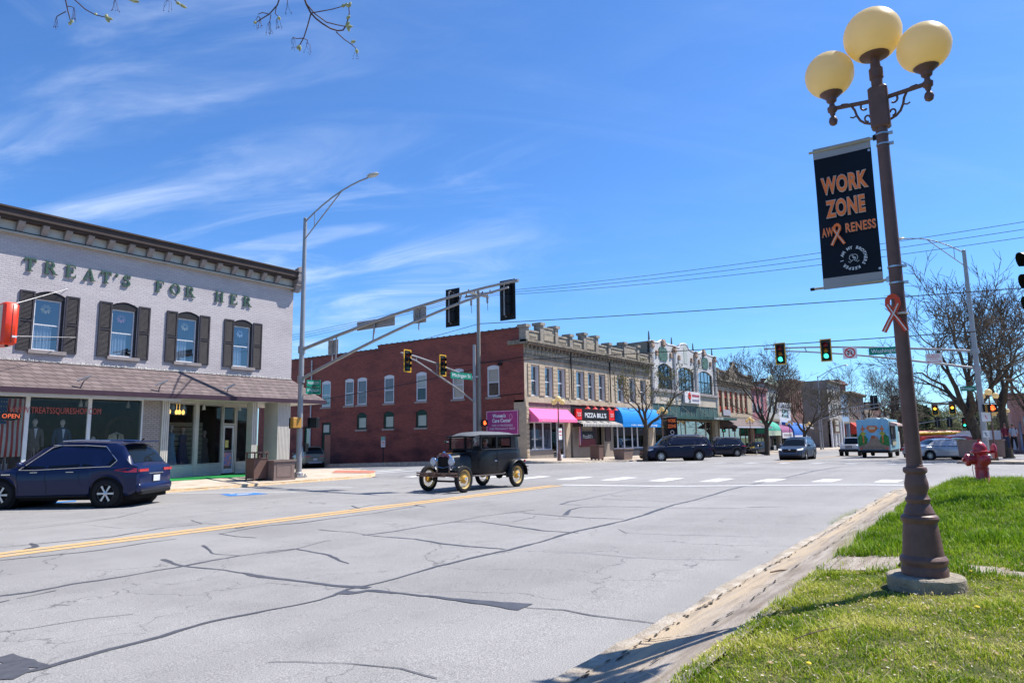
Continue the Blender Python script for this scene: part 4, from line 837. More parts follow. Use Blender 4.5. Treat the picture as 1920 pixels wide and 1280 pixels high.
def mannequin(px, Y, zbase, kind, col, label, h=1.8, head=True, shirt=(.6, .6, .6)):
    x = X0(px, 800, Y); t = thing('mannequin', label, 'mannequin', (x, Y, zbase), group='mannequins in the store windows'); m_ = mat('cloth_%02d%02d%02d' % tuple(int(c*99) for c in col), col, .9, var=.15, scale=12)
    k = MB()
    if head:
        k.ball((0, 0, h-.11), .098, 12, (.82, .95, 1.2)); k.tube([(0, 0, h-.3), (0, 0, h-.18)], .05, 8); k.ball((0, -.09, h-.12), .02, 6, (.7, 1, 1.2))
    else: k.tube([(0, 0, h-.32), (0, 0, h-.24)], [.055, .04], 8)
    if kind == 'suit': k.tube([(-.1, 0, .02), (-.09, 0, .9)], [.06, .09], 8); k.tube([(.1, 0, .02), (.09, 0, .9)], [.06, .09], 8)
    else: k.tube([(0, 0, 0), (0, 0, .6)], .02, 6)
    k.build('body', SKIN if kind != 'suit' or True else SKIN, t, smooth=1)
    k = MB()
    if kind == 'suit':
        rows = [(.85, .19, .12), (.98, .18, .12), (1.12, .165, .11), (1.28, .19, .12), (1.40, .215, .12), (1.47, .20, .11), (1.53, .08, .07)]
    else:
        rows = [(.02, .34, .28), (.3, .28, .22), (.7, .21, .16), (.95, .17, .12), (1.08, .13, .10), (1.25, .16, .12), (1.40, .17, .11), (1.48, .07, .06)]
    n = 14
    for z, rx, ry in rows:
        for j in range(n):
            a_ = math.tau*j/n; f = 1+(.09*math.sin(a_*5+z) if kind == 'dress' and z < .8 else 0); k.v.append((rx*f*math.cos(a_), ry*f*math.sin(a_), z*h/1.8))
    for i in range(len(rows)-1):
        for j in range(n): q = (j+1) % n; k.f.append((i*n+j, i*n+q, (i+1)*n+q, (i+1)*n+j))
    if kind == 'suit':
        for s_ in (-1, 1): k.tube([(s_*.2, 0, 1.44*h/1.8), (s_*.265, .01, 1.15*h/1.8), (s_*.25, -.05, .86*h/1.8)], [.065, .055, .045], 8)
        for s_ in (-1, 1): k.tube([(s_*.1, 0, .92), (s_*.11, 0, .45), (s_*.11, 0, .06)], [.1, .08, .065], 8)
    k.build('suit' if kind == 'suit' else 'dress', m_, t, smooth=1)
    if kind == 'suit':
        k = MB(); k.prism([(-.05, 1.47*h/1.8), (.05, 1.47*h/1.8), (.0, 1.12*h/1.8)], lambda u, v, w=0: (u, -.125+w, v), 0, .01); k.build('shirt_front', mat('shirt_%d' % int(shirt[0]*99), shirt, .8), t)
    return t
mannequin(12, 27.35, .55, 'suit', (.02, .022, .03), 'mannequin in a black suit in the leftmost store window under the flag', 1.55, True, (.6, .62, .7))
mannequin(65, 27.3, .72, 'suit', (.13, .10, .10), 'pale headed mannequin in a grey brown suit behind the letters W', 1.85)
mannequin(117, 27.3, .70, 'suit', (.03, .055, .12), 'pale headed mannequin in a dark blue suit in the middle of the store window', 1.85, True, (.5, .6, .7))
mannequin(176, 27.6, .60, 'suit', (.05, .10, .25), 'small mannequin in a blue jacket low in the third window', 1.35)
mannequin(219, 27.4, .60, 'suit', (.46, .40, .28), 'headless mannequin in a cream jacket with a black shirt', 1.75, False, (.02, .02, .02))
mannequin(321, 27.85, .6, 'dress', (.20, .30, .38), 'mannequin in a long pale blue dress beside the fluted column', 1.8)
mannequin(344, 28.2, .6, 'dress', (.11, .11, .18), 'mannequin in a grey purple dress in front of the slatted panel', 1.7)
mannequin(370, 28.6, .6, 'dress', (.10, .085, .13), 'headless mannequin in a dark mauve gown beside the cream mullion', 1.75, False)
mannequin(384, 29.3, .5, 'dress', (.16, .16, .15), 'mannequin in a pale grey gown deeper inside the store', 1.7)
k = MB(); xx = X0(229, 790, 28.4)
pts = [(xx-.55, .8), (xx-.55, 2.2)]+[(xx+.55*math.cos(R_(180-a_)), 2.2+.5*math.sin(R_(a_))) for a_ in range(15, 180, 15)]+[(xx+.55, 2.2), (xx+.55, .8)]
k.tube([(p[0], 28.4, p[1]) for p in pts], .06, 8); tag(k.build('mirror_frame', mat('mahogany', (.12, .04, .025), .4)), 'arched mahogany mirror frame behind the cream jacket', 'mirror')
sg = thing('hanging_sign', 'orange red rounded sign box hung out from the clothing store wall on wires', 'sign', (7.95, 25.0, 5.38))
k = MB(); k.cbox((0, 0, 0), (.42, 1.0, 1.32), ch=.07); k.build('case', paint('sign_red', (.72, .045, .012), .35), sg, smooth=1)
k = MB(); k.box((-.225, -.42, -.56), (-.21, .42, .56)); k.build('face', mat('sign_cream', (.55, .50, .42), .5), sg)
k = MB(); k.box((.03, -.506, -.6), (.045, -.498, .6)); k.build('seam', DARCH, sg)
k = MB(); k.box((.06, -.507, -.43), (.19, -.502, -.37)); k.build('maker_plate', WINF, sg)
k = MB(); k.lathe([(.02, -.06), (.05, -.04), (.05, 0)], (0, -.3, -.66), 10); k.build('end_cap', DARCH, sg)
k = MB(); T_ = lambda a, b: k.tube([a, b], .012, 5)
T_((.0, .3, .6), (2.45, 2.0, 1.85)); T_((.2, .2, -.1), (.98, 2.0, 1.2)); T_((0, .4, -.3), (2.9, 2.0, .12)); T_((.1, .4, .55), (-1.9, 2.0, 1.9)); T_((0, .5, .3), (0, 2.0, .3)); T_((0, .5, -.4), (0, 2.0, -.4)); k.build('guy_wire', mat('galvanised', (.4, .4, .42)), sg)
# long brick building with stone front
root = thing('corner_building', 'long two storey red brick building with a carved tan stone front on the street corner', 'building', (39.6, 27, -.1))
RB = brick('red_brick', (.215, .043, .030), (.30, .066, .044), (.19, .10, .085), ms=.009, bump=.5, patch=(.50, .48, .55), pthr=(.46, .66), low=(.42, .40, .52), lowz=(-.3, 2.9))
PX_ = PL('X', 39.6)
Z6 = lambda x, y: (560+x/4.266, 640+y/4.266)
mb = MB(); opu = []; opl = []
for a_, t, b_, bt in ((185, 315, 255, 520), (370, 300, 440, 510), (468, 290, 545, 505), (683, 270, 763, 490), (940, 250, 1023, 475), (1230, 225, 1320, 460), (1508, 205, 1605, 440)):
    y1, _ = onX(*Z6(a_, (t+bt)/2), 39.6); y0, _ = onX(*Z6(b_, (t+bt)/2), 39.6); opu.append((y0, y1, 4.62, 6.93))
for a_, b_ in ((465, 543), (680, 762), (937, 1027)):
    y1, _ = onX(*Z6(a_, 640), 39.6); y0, _ = onX(*Z6(b_, 640), 39.6); opl.append((y0, y1, 2.57, 3.97))
y1, _ = onX(*Z6(183, 760), 39.6); y0, _ = onX(*Z6(255, 760), 39.6); dr = (y0, y1, -.45, 3.25)
y1, _ = onX(*Z6(40, 700), 39.6); y0, _ = onX(*Z6(98, 700), 39.6); dr2 = (y0, y1, -.6, 3.0)
wall_open(mb, PX_, 28.0, 41.75, -1.2, 9.42, opu[3:]+opl[1:], .18); wall_open(mb, PX_, 41.75, 58, -1.2, 9.12, opu[:3]+opl[:1]+[dr, dr2], .18)
mb.quad((39.6, 27.0, 4.3), (39.6, 28.0, 4.3), (39.6, 28.0, 9.42), (39.6, 27.0, 9.42)); mb.quad((39.6, 27.9, -.8), (39.6, 28.0, -.8), (39.6, 28.0, 4.3), (39.6, 27.9, 4.3))
mb.quad((39.6, 41.75, 9.12), (52, 41.75, 9.12), (52, 41.75, 9.42), (39.6, 41.75, 9.42))
for a_, b_, c_, d_ in opu: arch_fill(mb, PX_, a_, b_, d_, .13, .18)
for a_, b_, c_, d_ in opl: arch_fill(mb, PX_, a_, b_, d_, .22, .18)
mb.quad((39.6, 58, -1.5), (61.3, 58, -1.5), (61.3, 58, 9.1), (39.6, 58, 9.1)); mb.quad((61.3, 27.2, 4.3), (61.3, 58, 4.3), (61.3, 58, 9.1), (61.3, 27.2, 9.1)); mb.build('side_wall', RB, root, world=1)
k = MB(); k.quad((39.6, 27.3, 9.0), (61.3, 27.3, 9.0), (61.3, 58, 8.6), (39.6, 58, 8.6)); k.build('roof', ROOFM, root, world=1)
k = MB(); k.box((39.52, 27.3, 9.42), (39.9, 41.75, 9.50)); k.box((39.52, 41.75, 9.12), (39.9, 58, 9.20))
for y in frange(27.5, 57.5, .62): k.box((39.50, y, 9.50 if y < 41.3 else 9.20), (39.92, y+.10, (9.54 if y < 41.3 else 9.24)))
k.build('coping', mat('tile_coping', (.10, .07, .065), .7, var=.3, scale=9), root, world=1)
for i, (a_, b_, c_, d_) in enumerate(opu):
    n = 8; k = MB(); pts = [(a_+.004, 6.7)]+[(a_+.004+(b_-a_-.008)*j/n, 6.925-.13*(2*j/n-1)**2) for j in range(n+1)]+[(b_-.004, 6.7)]
    k.prism(pts, PX_, .015, .06); k.build('arched_head', WINF, root, world=1)
    s = sash(root, PX_, a_+.01, b_-.01, c_+.02, 6.72, .03, WINF, WINGL if i == 0 else SIDG, .10, curtain=(BLINDM, 1.0 if i == 5 else .5, i in (4, 6)) if i > 3 else ((GCUR, .98) if i else None))
    back_box(root, PX_, a_, b_, c_, d_, .22, 1.0)
    k = MB(); k.box((39.52, a_-.12, 4.47), (39.75, b_+.12, 4.615)); k.build('window_sill', mat('sill_stone', (.33, .28, .25), .8), root, world=1)
GRNF = mat('green_frame', (.012, .045, .032), .5)
for a_, b_, c_, d_ in opl:
    k = MB(); n = 8; pts = [(a_+.004, 3.6)]+[(a_+.004+(b_-a_-.008)*j/n, 3.965-.22*(2*j/n-1)**2) for j in range(n+1)]+[(b_-.004, 3.6)]
    k.prism(pts, PX_, .05, .1); k.build('arched_head', GRNF, root, world=1)
    s = sash(root, PX_, a_+.01, b_-.01, c_+.01, 3.66, .06, GRNF, SIDG, .13, mid=0, curtain=(BLINDM, .98)); back_box(root, PX_, a_, b_, c_, d_, .24, 1.0)
    k = MB(); k.box((39.50, a_-.1, 2.42), (39.75, b_+.1, 2.565)); k.build('window_sill', mat('sill_stone', (.33, .28, .25)), root, world=1)
a_, b_, c_, d_ = dr
k = MB(); k.prism([(a_+.01, 2.2), (b_-.01, 2.2), (b_-.01, 3.24), (a_+.01, 3.24)], PX_, .1, .15); k.prism([(a_+.25, 2.35), (b_-.1, 2.35), (b_-.1, 3.1), (a_+.25, 3.1)], PX_, .085, .1)
k.prism([(b_-.25, -.45), (b_-.01, -.45), (b_-.01, 2.2), (b_-.25, 2.2)], PX_, .1, .15); o = k.build('door_frame', GRNF, root, world=1)
k = MB(); k.quad(*[PX_(u, v, .082) for u, v in ((a_+.3, 2.4), (b_-.15, 2.4), (b_-.15, 3.05), (a_+.3, 3.05))]); k.build('transom', BLINDM, o, world=1)
k = MB(); k.prism([(a_+.01, -.45), (b_-.26, -.45), (b_-.26, 2.19), (a_+.01, 2.19)], PX_, .12, .17); k.build('door', mat('salmon_door', (.33, .13, .085), .7), root, world=1, label='salmon painted side door')
a_, b_, c_, d_ = dr2
k = MB(); k.prism([(a_, -.5), (b_, -.5), (b_, 2.99), (a_, 2.99)], PX_, .12, .17); o = k.build('door', GRNF, root, world=1); k = MB(); k.quad(*[PX_(u, v, .11) for u, v in ((a_+.3, 1.3), (b_-.3, 1.3), (b_-.3, 2.8), (a_+.3, 2.8))]); k.build('pane', WINGL, o, world=1)
k = MB(); k.tube([(39.5, onX(586, 700, 39.6)[0], -.5), (39.5, onX(586, 700, 39.6)[0], 8.9)], .06, 8); k.build('downpipe', mat('white_pipe', (.5, .5, .52), .5), root, world=1)
k = MB(); k.tube([(39.53, 27.1, 7.3), (39.53, 30, 7.15), (39.53, 33.5, 7.1)], .022, 6); k.tube([(39.53, 27.1, 4.72), (39.53, 29.3, 4.65)], .03, 6); k.cbox((39.45, onX(938, 689, 39.5)[0], 6.95), (.15, .3, .22)); k.build('conduit', mat('black_cable', (.02, .02, .022), .6), root, world=1)
# stone front
STONE = mat('limestone', (.39, .31, .22), .9, var=0, col2=(.52, .43, .33), scale=1.6, bump=.5, bscale=18, grime=.35)
STD = mat('weathered_stone', (.14, .12, .095), .95, var=0, col2=(.33, .28, .215), scale=3.2, bump=.9, bscale=12, grime=.6)
Av = lambda x, y: (960+x/6.4, 590+y/6.4); Bv = lambda x, y: (1100+x/6.4, 620+y/6.4)
def XA(x, y): return onY(*Av(x, y), 27)[0]
def XB(x, y): return onY(*Bv(x, y), 27)[0]
wins = [(XA(226, 780), XA(322, 780)), (XA(392, 800), XA(486, 800)), (XA(545, 810), XA(636, 810)), (XA(768, 840), XA(862, 840)), (XA(908, 850), XA(990, 850)), (XA(1038, 860), XA(1114, 860)), (XB(364, 700), XB(442, 700)), (XB(510, 720), XB(582, 720)), (XB(640, 730), XB(706, 730))]
seams = [39.6, XA(690, 700), XA(1157, 750), 61.15]
mb = MB(); wall_open(mb, PY_, 39.6, 61.15, 4.33, 8.35, [(a_, b_, 4.6, 6.85) for a_, b_ in wins], .32); mb.build('stone_wall', STONE, root, world=1)
RUST = mat('block_stone', (.44, .35, .25), .9, var=.15, scale=2.5, bump=.6, bscale=14)
edges = []
for s0, s1, w3 in ((seams[0], seams[1], wins[:3]), (seams[1], seams[2], wins[3:6]), (seams[2], seams[3], wins[6:9])):
    edges += [(w3[0][0]-.42, w3[0][0]-.03), (w3[0][1]+.03, w3[1][0]-.03), (w3[1][1]+.03, w3[2][0]-.03), (w3[2][1]+.03, w3[2][1]+.62)]
for a_, b_ in edges:
    k = MB()
    for j in range(8): z = 4.62+j*.285; k.box((a_, FY-.06, z+.035), (b_, FY+.01, z+.285))
    k.build('rusticated_pier', RUST, root, world=1)
for i, (a_, b_) in enumerate(wins):
    s = sash(root, PY_, a_+.01, b_-.01, 4.61, 6.84, .2, WINF, WINB, .1); back_box(root, PY_, a_, b_, 4.6, 6.85, .36, 1.2)
    k = MB(); k.box((b_-.10, FY+.06, 4.605), (b_-.005, FY+.2, 6.845)); k.build('white_jamb', WINF, s, world=1)
k = MB(); k.box((39.52, FY-.12, 4.13), (61.15, FY, 4.33)); k.box((39.55, FY-.07, 4.33), (61.15, FY-.001, 4.42)); k.build('belt_course', STONE, root, world=1)
k = MB(); k.box((39.55, FY-.09, 7.29), (61.15, FY-.001, 7.54)); k.build('band', STD, root, world=1)
k = MB(); rr = random.Random(8); x = 39.75
while x < 61:
    wdt = .18+.3*rr.random(); k.cbox((x+wdt/2, FY-.03-.03*rr.random(), 7.74), (wdt, .12, .28+.1*rr.random()), 0, ch=.05); x += wdt+.02
k.build('carved_frieze', mat('carved_stone', (.24, .20, .15), .9, var=0, col2=(.42, .36, .27), scale=7, bump=.9, bscale=9), root, world=1)
k = MB(); x = 39.75
while x < 61: k.box((x, FY-.22, 7.99), (x+.24, FY-.002, 8.24)); x += .52
k.box((39.5, FY-.42, 8.24), (61.2, FY+.1, 8.38)); k.box((39.3, FY-.55, 8.38), (61.2, FY+.1, 8.53)); k.box((39.3, FY-.42, 8.24), (39.62, FY+1.2, 8.53)); k.build('cornice', STD, root, world=1)
PAR = mat('parapet_stone', (.21, .185, .155), .95, var=0, col2=(.40, .35, .285), scale=3, bump=.8, bscale=12, grime=.55)
k = MB(); k.box((39.62, FY-.1, 8.53), (61.15, FY+.25, 9.2)); k.box((39.55, FY-.18, 9.2), (61.15, FY+.3, 9.32))
def post(x, zt, wdt=.42): k.box((x-wdt/2, FY-.24, 8.532), (x+wdt/2, FY+.34, zt-.2)); k.box((x-wdt/2-.1, FY-.34, zt-.2), (x+wdt/2+.1, FY+.44, zt))
post(39.75, 9.65); mids = [(XA(325, 130), XA(505, 160)), (XA(845, 240), XA(990, 270)), (XB(430, 150), XB(590, 190))]
for a_, b_ in mids: k.box((a_, FY-.16, 9.321), (b_, FY+.28, 9.62)); k.box((a_, FY-.2, 9.62), (b_, FY+.32, 9.74)); post(a_, 10.0); post(b_, 10.0)
post(seams[1], 9.62); post(seams[2], 9.62); post(61.0, 9.6)
k.build('parapet', PAR, root, world=1)
for i, (a_, b_) in enumerate(mids):
    for u0, u1 in ((seams[i]+.55, a_-.45), (b_+.45, seams[i+1]-.45)):
        k = MB(); k.box((u0, FY-.13, 8.68), (u1, FY-.101, 9.08))
        x = u0+.15
        while x < u1-.2: k.cbox((x, FY-.14, 8.88), (.12, .06, .1+.08*rr.random()), ch=.02); x += .17
        k.build('carved_panel', MATS['carved_stone'], root, world=1)
    k = MB(); k.box((a_+.4, FY-.17, 8.75), (b_-.4, FY-.101, 9.5)); k.build('carved_panel', MATS['carved_stone'], root, world=1)
k = MB()
for s_ in seams[1:3]: k.tube([(s_, FY-.16, 4.5), (s_, FY-.16, 9.4)], .055, 8)
k.build('downpipe', mat('black_pipe', (.02, .02, .02), .5), root, world=1)
gb = -.25
k = MB(); x1 = onY(960+180/6, 850, 27)[0]; k.box((39.55, FY-.12, gb), (x1, FY+.9, 4.13))
for j in range(12): k.cbox(((39.55+x1)/2, FY-.13, .1+j*.33), ((x1-39.5)*.96, .1, .29), ch=.03)
k.build('stone_pier', RUST, root, world=1)
k = MB(); k.box((x1, FY-.02, 3.5), (seams[1], FY+.4, 4.13)); k.build('pink_band', mat('pink_stucco', (.30, .17, .17), .9, var=0, col2=(.16, .13, .12), scale=3), root, world=1)
k = MB(); k.box((seams[1], FY-.05, 3.05), (61.15, FY+.4, 4.13)); k.build('black_band', mat('black_band', (.02, .02, .024), .6, var=.3), root, world=1)
BEI = mat('beige_stucco', (.27, .23, .19), .9, var=.08); BLK = mat('black_paint', (.015, .015, .017), .45)
def gx(x, y=300): return onY(960+x/6, 800+y/6, 27)[0]
a_, b_ = x1, gx(468)
k = MB(); k.box((a_, FY, gb), (b_, FY+.25, .74)); k.build('stall_riser', BEI, root, world=1)
e = [a_, gx(268), gx(362), b_-.12]
for u, v in zip(e, e[1:]): sash(root, PY_, u+.01, v-.005, .75, 2.75, .06, WINF, WINB, .07, mid=0, mname='shop_window', curtain=(CURT, .72))
k = MB(); k.box((x1, FY+.03, 2.75), (seams[1]-.4, FY+.25, 3.5)); k.build('shop_header', BEI, root, world=1)
a_, b_ = gx(516), gx(604); k = MB()
for q in ((a_, a_+.12, gb, 2.75), (b_-.12, b_, gb, 2.75), (a_+.12, b_-.12, gb, .35), (a_+.12, b_-.12, 2.65, 2.75)): k.box((q[0], FY+.05, q[2]), (q[1], FY+.12, q[3]))
o = k.build('shop_door', WINF, root, world=1); k = MB(); k.quad((a_, FY+.09, .3), (b_, FY+.09, .3), (b_, FY+.09, 2.7), (a_, FY+.09, 2.7)); k.build('pane', WINB, o, world=1)
k = MB(); k.quad((a_-.55, FY+.3, gb), (a_, FY+.1, gb), (a_, FY+.1, 2.75), (a_-.55, FY+.3, 2.75)); k.build('side_pane', WINB, root, world=1)
k = MB(); k.box((gx(604), FY-.1, gb), (gx(652), FY+.5, 3.5)); k.build('stone_pier', RUST, root, world=1)
k = MB(); k.box((gx(652), FY+.25, gb), (gx(690), FY+.3, 3.05)); k.build('stair_door', mat('dark_green_door', (.02, .035, .04), .5), root, world=1)
k = MB(); k.box((gx(1042), FY, gb), (gx(1148), FY+.25, 3.05)); k.build('panel_wall', BEI, root, world=1); k = MB(); k.box((gx(690), FY, gb), (gx(912), FY+.25, 3.05))
for j in range(14): u = gx(745)+(gx(905)-gx(745))*j/14; k.box((u, FY-.015, gb+.1), (u+.03, FY-.001, 1.0))
k.build('panel_wall', BEI, root, world=1)
k = MB(); k.box((gx(912), FY+.35, gb), (gx(1042), FY+.4, 3.05)); o = k.build('bar_door', BLK, root, world=1); k = MB(); k.quad(*[(u, FY+.34, v) for u, v in ((gx(925), .6), (gx(970), .6), (gx(970), 2.6), (gx(925), 2.6))]); k.quad(*[(u, FY+.34, v) for u, v in ((gx(985), .6), (gx(1030), .6), (gx(1030), 2.6), (gx(985), 2.6))]); k.build('pane', WINB, o, world=1)
sash(root, PL('Y', 26.93), gx(1050), gx(1112), 1.25, 2.75, .0, BLK, WINB, .05, mid=0)
a_ = gx(1150)
e = [a_, gx(1212), gx(1285), gx(1375), gx(1435), gx(1545)]
for j, (u, v) in enumerate(zip(e, e[1:])): sash(root, PY_, u, v-.01, .55, 2.9, .12, WINF, WINB, .09, mid=0, mname='shop_window')
k = MB(); k.box((a_, FY+.05, gb), (gx(1545), FY+.3, .54)); k.build('stall_riser', mat('grey_riser', (.06, .062, .07), .6), root, world=1)
k = MB(); k.box((gx(1545), FY-.08, gb), (61.15, FY+.4, 3.05)); k.build('stone_pier', RUST, root, world=1)
k = MB(); k.quad((a_-.1, FY+2, gb), (61.1, FY+2, gb), (61.1, FY+2, 3), (a_-.1, FY+2, 3)); k.quad((40, FY+1.6, gb), (53, FY+1.6, gb), (53, FY+1.6, 3.4), (40, FY+1.6, 3.4)); k.build('interior', DARKIN, root, world=1)
PINK = mat('pink_canvas', (.82, .14, .34), .8, var=.05); PINKD = PINK
ax0, ax1 = 40.0, XA(660, 1135); yf = onX(1010.4, 792, ax0)[0]; zt, zb = 3.72, 2.90
k = MB(); k.quad((ax0, FY-.03, zt), (ax1, FY-.03, zt), (ax1, yf, zb+.02), (ax0, yf, zb+.02)); k.quad((ax0, yf, zb+.02), (ax1, yf, zb+.02), (ax1, yf, zb-.18), (ax0, yf, zb-.18)); k.quad((ax0, FY-.03, zt), (ax0, yf, zb+.02), (ax0, yf, zb-.18), (ax0, FY-.03, zb-.18)); k.quad((ax1, FY-.03, zt), (ax1, yf, zb+.02), (ax1, yf, zb-.18), (ax1, FY-.03, zb-.18))
aw = k.build('pink_awning', PINK, root, world=1, label='bright pink canvas awning')
text("WOMEN'S CARE CENTER   FREE PREGNANCY TESTS   FREE ULTRASOUNDS", .13, ((ax0+ax1)/2, yf-.01, zb-.09), (1, 0, 0), (0, 0, 1), mat('pale_pink_letters', (.85, .5, .62), .8), aw, 'awning_lettering', .003, world=1, width=(ax1-ax0)*.86)
bx0, bx1 = 53.35, onY(1239.8, 799.7, onX(1168, 799, 53.35)[0])[0]; yb = onX(1168, 799, 53.35)[0]; n = 10
BLUC = mat('blue_canvas', (.005, .22, .62), .7, var=.05)
def barrel(x0, x1, zt, zb, yfront, m_, parent, nm='barrel_awning', val=.45, ribs=None, label=None):
    prof = [(FY-.03-(FY-yfront)*math.sin(R_(90)*j/8), zb+val+(zt-zb-val)*math.cos(R_(90)*j/8)) for j in range(9)]+[(yfront, zb)]
    k = MB(); N_ = ribs or 14
    k.grid([i/N_ for i in range(N_+1)], list(range(len(prof))), lambda u, j: (x0+(x1-x0)*u, prof[int(j)][0], prof[int(j)][1]+(.012 if round(u*N_) % 2 else 0)))
    for x in (x0, x1): k.add([(x, FY-.03, zb)]+[(x, p[0], p[1]) for p in prof], [tuple(range(len(prof)+1))])
    return k.build(nm, m_, parent, world=1, label=label)
aw = barrel(bx0, bx1, 4.12, 2.42, yb, BLUC, root, ribs=22, label='bright blue barrel awning')
text('The Pilot News Group', .36, (onY(1208, 789, yb)[0], yb-.012, 2.66), (1, 0, 0), (0, 0, 1), mat('white_letters', (.72, .74, .78), .7), aw, 'awning_lettering', .003, world=1, bold=.008, width=onY(1231, 789, yb)[0]-onY(1181, 789, yb)[0])
px0, px1 = XA(740, 1240), XA(1200, 1240); ys = 26.0
STR = bpy.data.materials.new('striped_canvas'); STR.use_nodes = True; nt = STR.node_tree; b = nt.nodes['Principled BSDF']; b.inputs['Roughness'].default_value = .9
g = _n(nt, 'ShaderNodeNewGeometry'); s_ = _n(nt, 'ShaderNodeSeparateXYZ'); nt.links.new(g.outputs['Position'], s_.inputs[0]); q = _n(nt, 'ShaderNodeMath', operation='MULTIPLY'); q.inputs[1].default_value = 4.2; nt.links.new(s_.outputs[0], q.inputs[0]); f = _n(nt, 'ShaderNodeMath', operation='FRACT'); nt.links.new(q.outputs[0], f.inputs[0]); gt = _n(nt, 'ShaderNodeMath', operation='GREATER_THAN'); gt.inputs[1].default_value = .5; nt.links.new(f.outputs[0], gt.inputs[0])
mm = _n(nt, 'ShaderNodeMix', data_type='RGBA'); nt.links.new(gt.outputs[0], mm.inputs[0]); mm.inputs[6].default_value = (.02, .02, .02, 1); mm.inputs[7].default_value = (.55, .53, .5, 1); nt.links.new(mm.outputs[2], b.inputs['Base Color'])
k = MB(); x0_, x1_ = px0-.3, px1+.0; k.quad((x0_, FY-.06, 2.95), (x1_, FY-.06, 2.95), (x1_, ys, 2.62), (x0_, ys, 2.62)); k.quad((x0_, ys, 2.62), (x1_, ys, 2.62), (x1_, ys, 2.42), (x0_, ys, 2.42)); k.quad((x0_, FY-.06, 2.95), (x0_, ys, 2.62), (x0_, ys, 2.42), (x0_, FY-.06, 2.42)); k.build('striped_awning', STR, root, world=1)
sg = thing('pizza_sign', 'black sign board reading PIZZA BILL\'S between two red squares', 'sign', ((px0+px1)/2, 26.86, 3.35))
k = MB(); k.box((px0+.9, 26.78, 2.98), (px1-1.0, 26.92, 3.72)); k.build('board', BLK, sg, world=1)
text("PIZZA BILL'S", .5, ((px0+px1)/2-.05, 26.775, 3.33), (1, 0, 0), (0, 0, 1), mat('white_letters', (.8, .8, .8)), sg, 'lettering', .003, world=1, width=(px1-px0)*.56, bold=.012)
REDS = mat('sign_square_red', (.75, .02, .02), .5)
for a_, b_ in ((px0, px0+.88), (px1-.98, px1)):
    k = MB(); k.box((a_, 26.76, 2.98), (b_, 26.93, 3.82)); o = k.build('red_square', REDS, sg, world=1)
    k = MB(); c_ = (a_+b_)/2
    for dy, ph in ((.08, 0), (-.1, 1)):
        k.tube([(c_-.3+.06*i, 26.75, 3.4+dy+.06*math.sin(i*1.5+ph)) for i in range(11)], .022, 5)
    k.build('white_script', mat('white_letters', (.8, .8, .8)), o, world=1)
for i in range(5):
    x = px0+.75+i*(px1-px0-1.0)/4.6; k = MB(); k.tube([(x, 26.9, 4.1), (x, 26.35, 4.12), (x, 26.15, 3.98)], .02, 6); k.lathe([(.03, 0), (.07, -.06), (.24, -.2)], (x, 26.15, 4.0), 12, capped=0); k.build('gooseneck_lamp', mat('lamp_red', (.55, .03, .03), .4), root, world=1)
cx_, cz_ = onY(960+845/6, 800+135/6, 27); sg = thing('small_wall_sign', 'small dark red and black sign on the beige wall under the striped awning', 'sign', (cx_, 26.97, cz_))
k = MB(); k.box((-1.25, -.03, -.62), (1.25, 0, .0)); k.build('lower_panel', mat('maroon', (.14, .01, .02), .5), sg); k = MB(); k.box((-1.25, -.032, .0), (1.25, 0, .6)); k.build('upper_panel', BLK, sg); text('PizzaBill\'s', .42, (0, -.036, .18), (1, 0, 0), (0, 0, 1), mat('white_letters', (.8, .8, .8)), sg, 'lettering', .003)
k = MB(); k.quad((-.2, -.02, -.7), (.3, -.02, -.7), (.3, -.02, .7), (-.2, -.02, .7)); x, z = onY(960+770/6, 800+100/6, 26.6)
fl_ = thing('flag', 'small american flag hanging beside the first street lamp across the road', 'flag', (x, 26.6, z))
for j, c in enumerate(('flag_red', 'flag_white', 'flag_red', 'flag_blue')): k = MB(); k.quad((-.25+j*.12, 0, -.85+.1*j), (-.13+j*.12, 0, -.8+.1*j), (-.13+j*.12, 0, .8), (-.25+j*.12, 0, .8)); k.build('stripe', MATS[c], fl_)
k = MB(); k.tube([(-.3, .3, .8), (.3, 0, .85)], .015, 5); k.build('staff', WINF, fl_)
y1, z1 = onX(*Z6(1512, 560), 39.6); y0, z0 = onX(*Z6(1765, 705), 39.6); z0 = 1.9
sg = thing('care_center_sign', 'magenta wall sign reading Women\'s Care Center on the brick side wall', 'sign', (39.5, (y0+y1)/2, z1))
MAG = mat('magenta_board', (.36, .045, .19), .6, var=.08); k = MB(); k.box((39.46, y0, z0), (39.56, y1, z1)); k.build('board', MAG, sg, world=1)
WL = mat('white_letters', (.8, .8, .8)); U, V = (0, -1, 0), (0, 0, 1); yc = (y0+y1)/2; wS = y1-y0
k = MB()
for q in ((y0, y0+.04, z0, z1), (y1-.04, y1, z0, z1), (y0+.04, y1-.04, z1-.04, z1), (y0+.04, y1-.04, z0, z0+.04)): k.box((39.45, q[0], q[2]), (39.47, q[1], q[3]))
k.build('border', mat('pale_pink_letters', (.85, .5, .62)), sg, world=1)
text("Women's", .34, (39.455, yc+wS*.09, z1-.36), U, V, WL, sg, 'lettering', .004, world=1, bold=.012, width=wS*.42); text("Care Center", .36, (39.455, yc+wS*.02, z1-.70), U, V, WL, sg, 'lettering', .004, world=1, bold=.012, width=wS*.60)
text("FREE ULTRASOUNDS", .2, (39.455, yc, z1-1.04), U, V, WL, sg, 'lettering', .004, world=1, width=wS*.66); text("FREE PREGNANCY TESTS", .2, (39.455, yc, z1-1.28), U, V, WL, sg, 'lettering', .004, world=1, width=wS*.80)
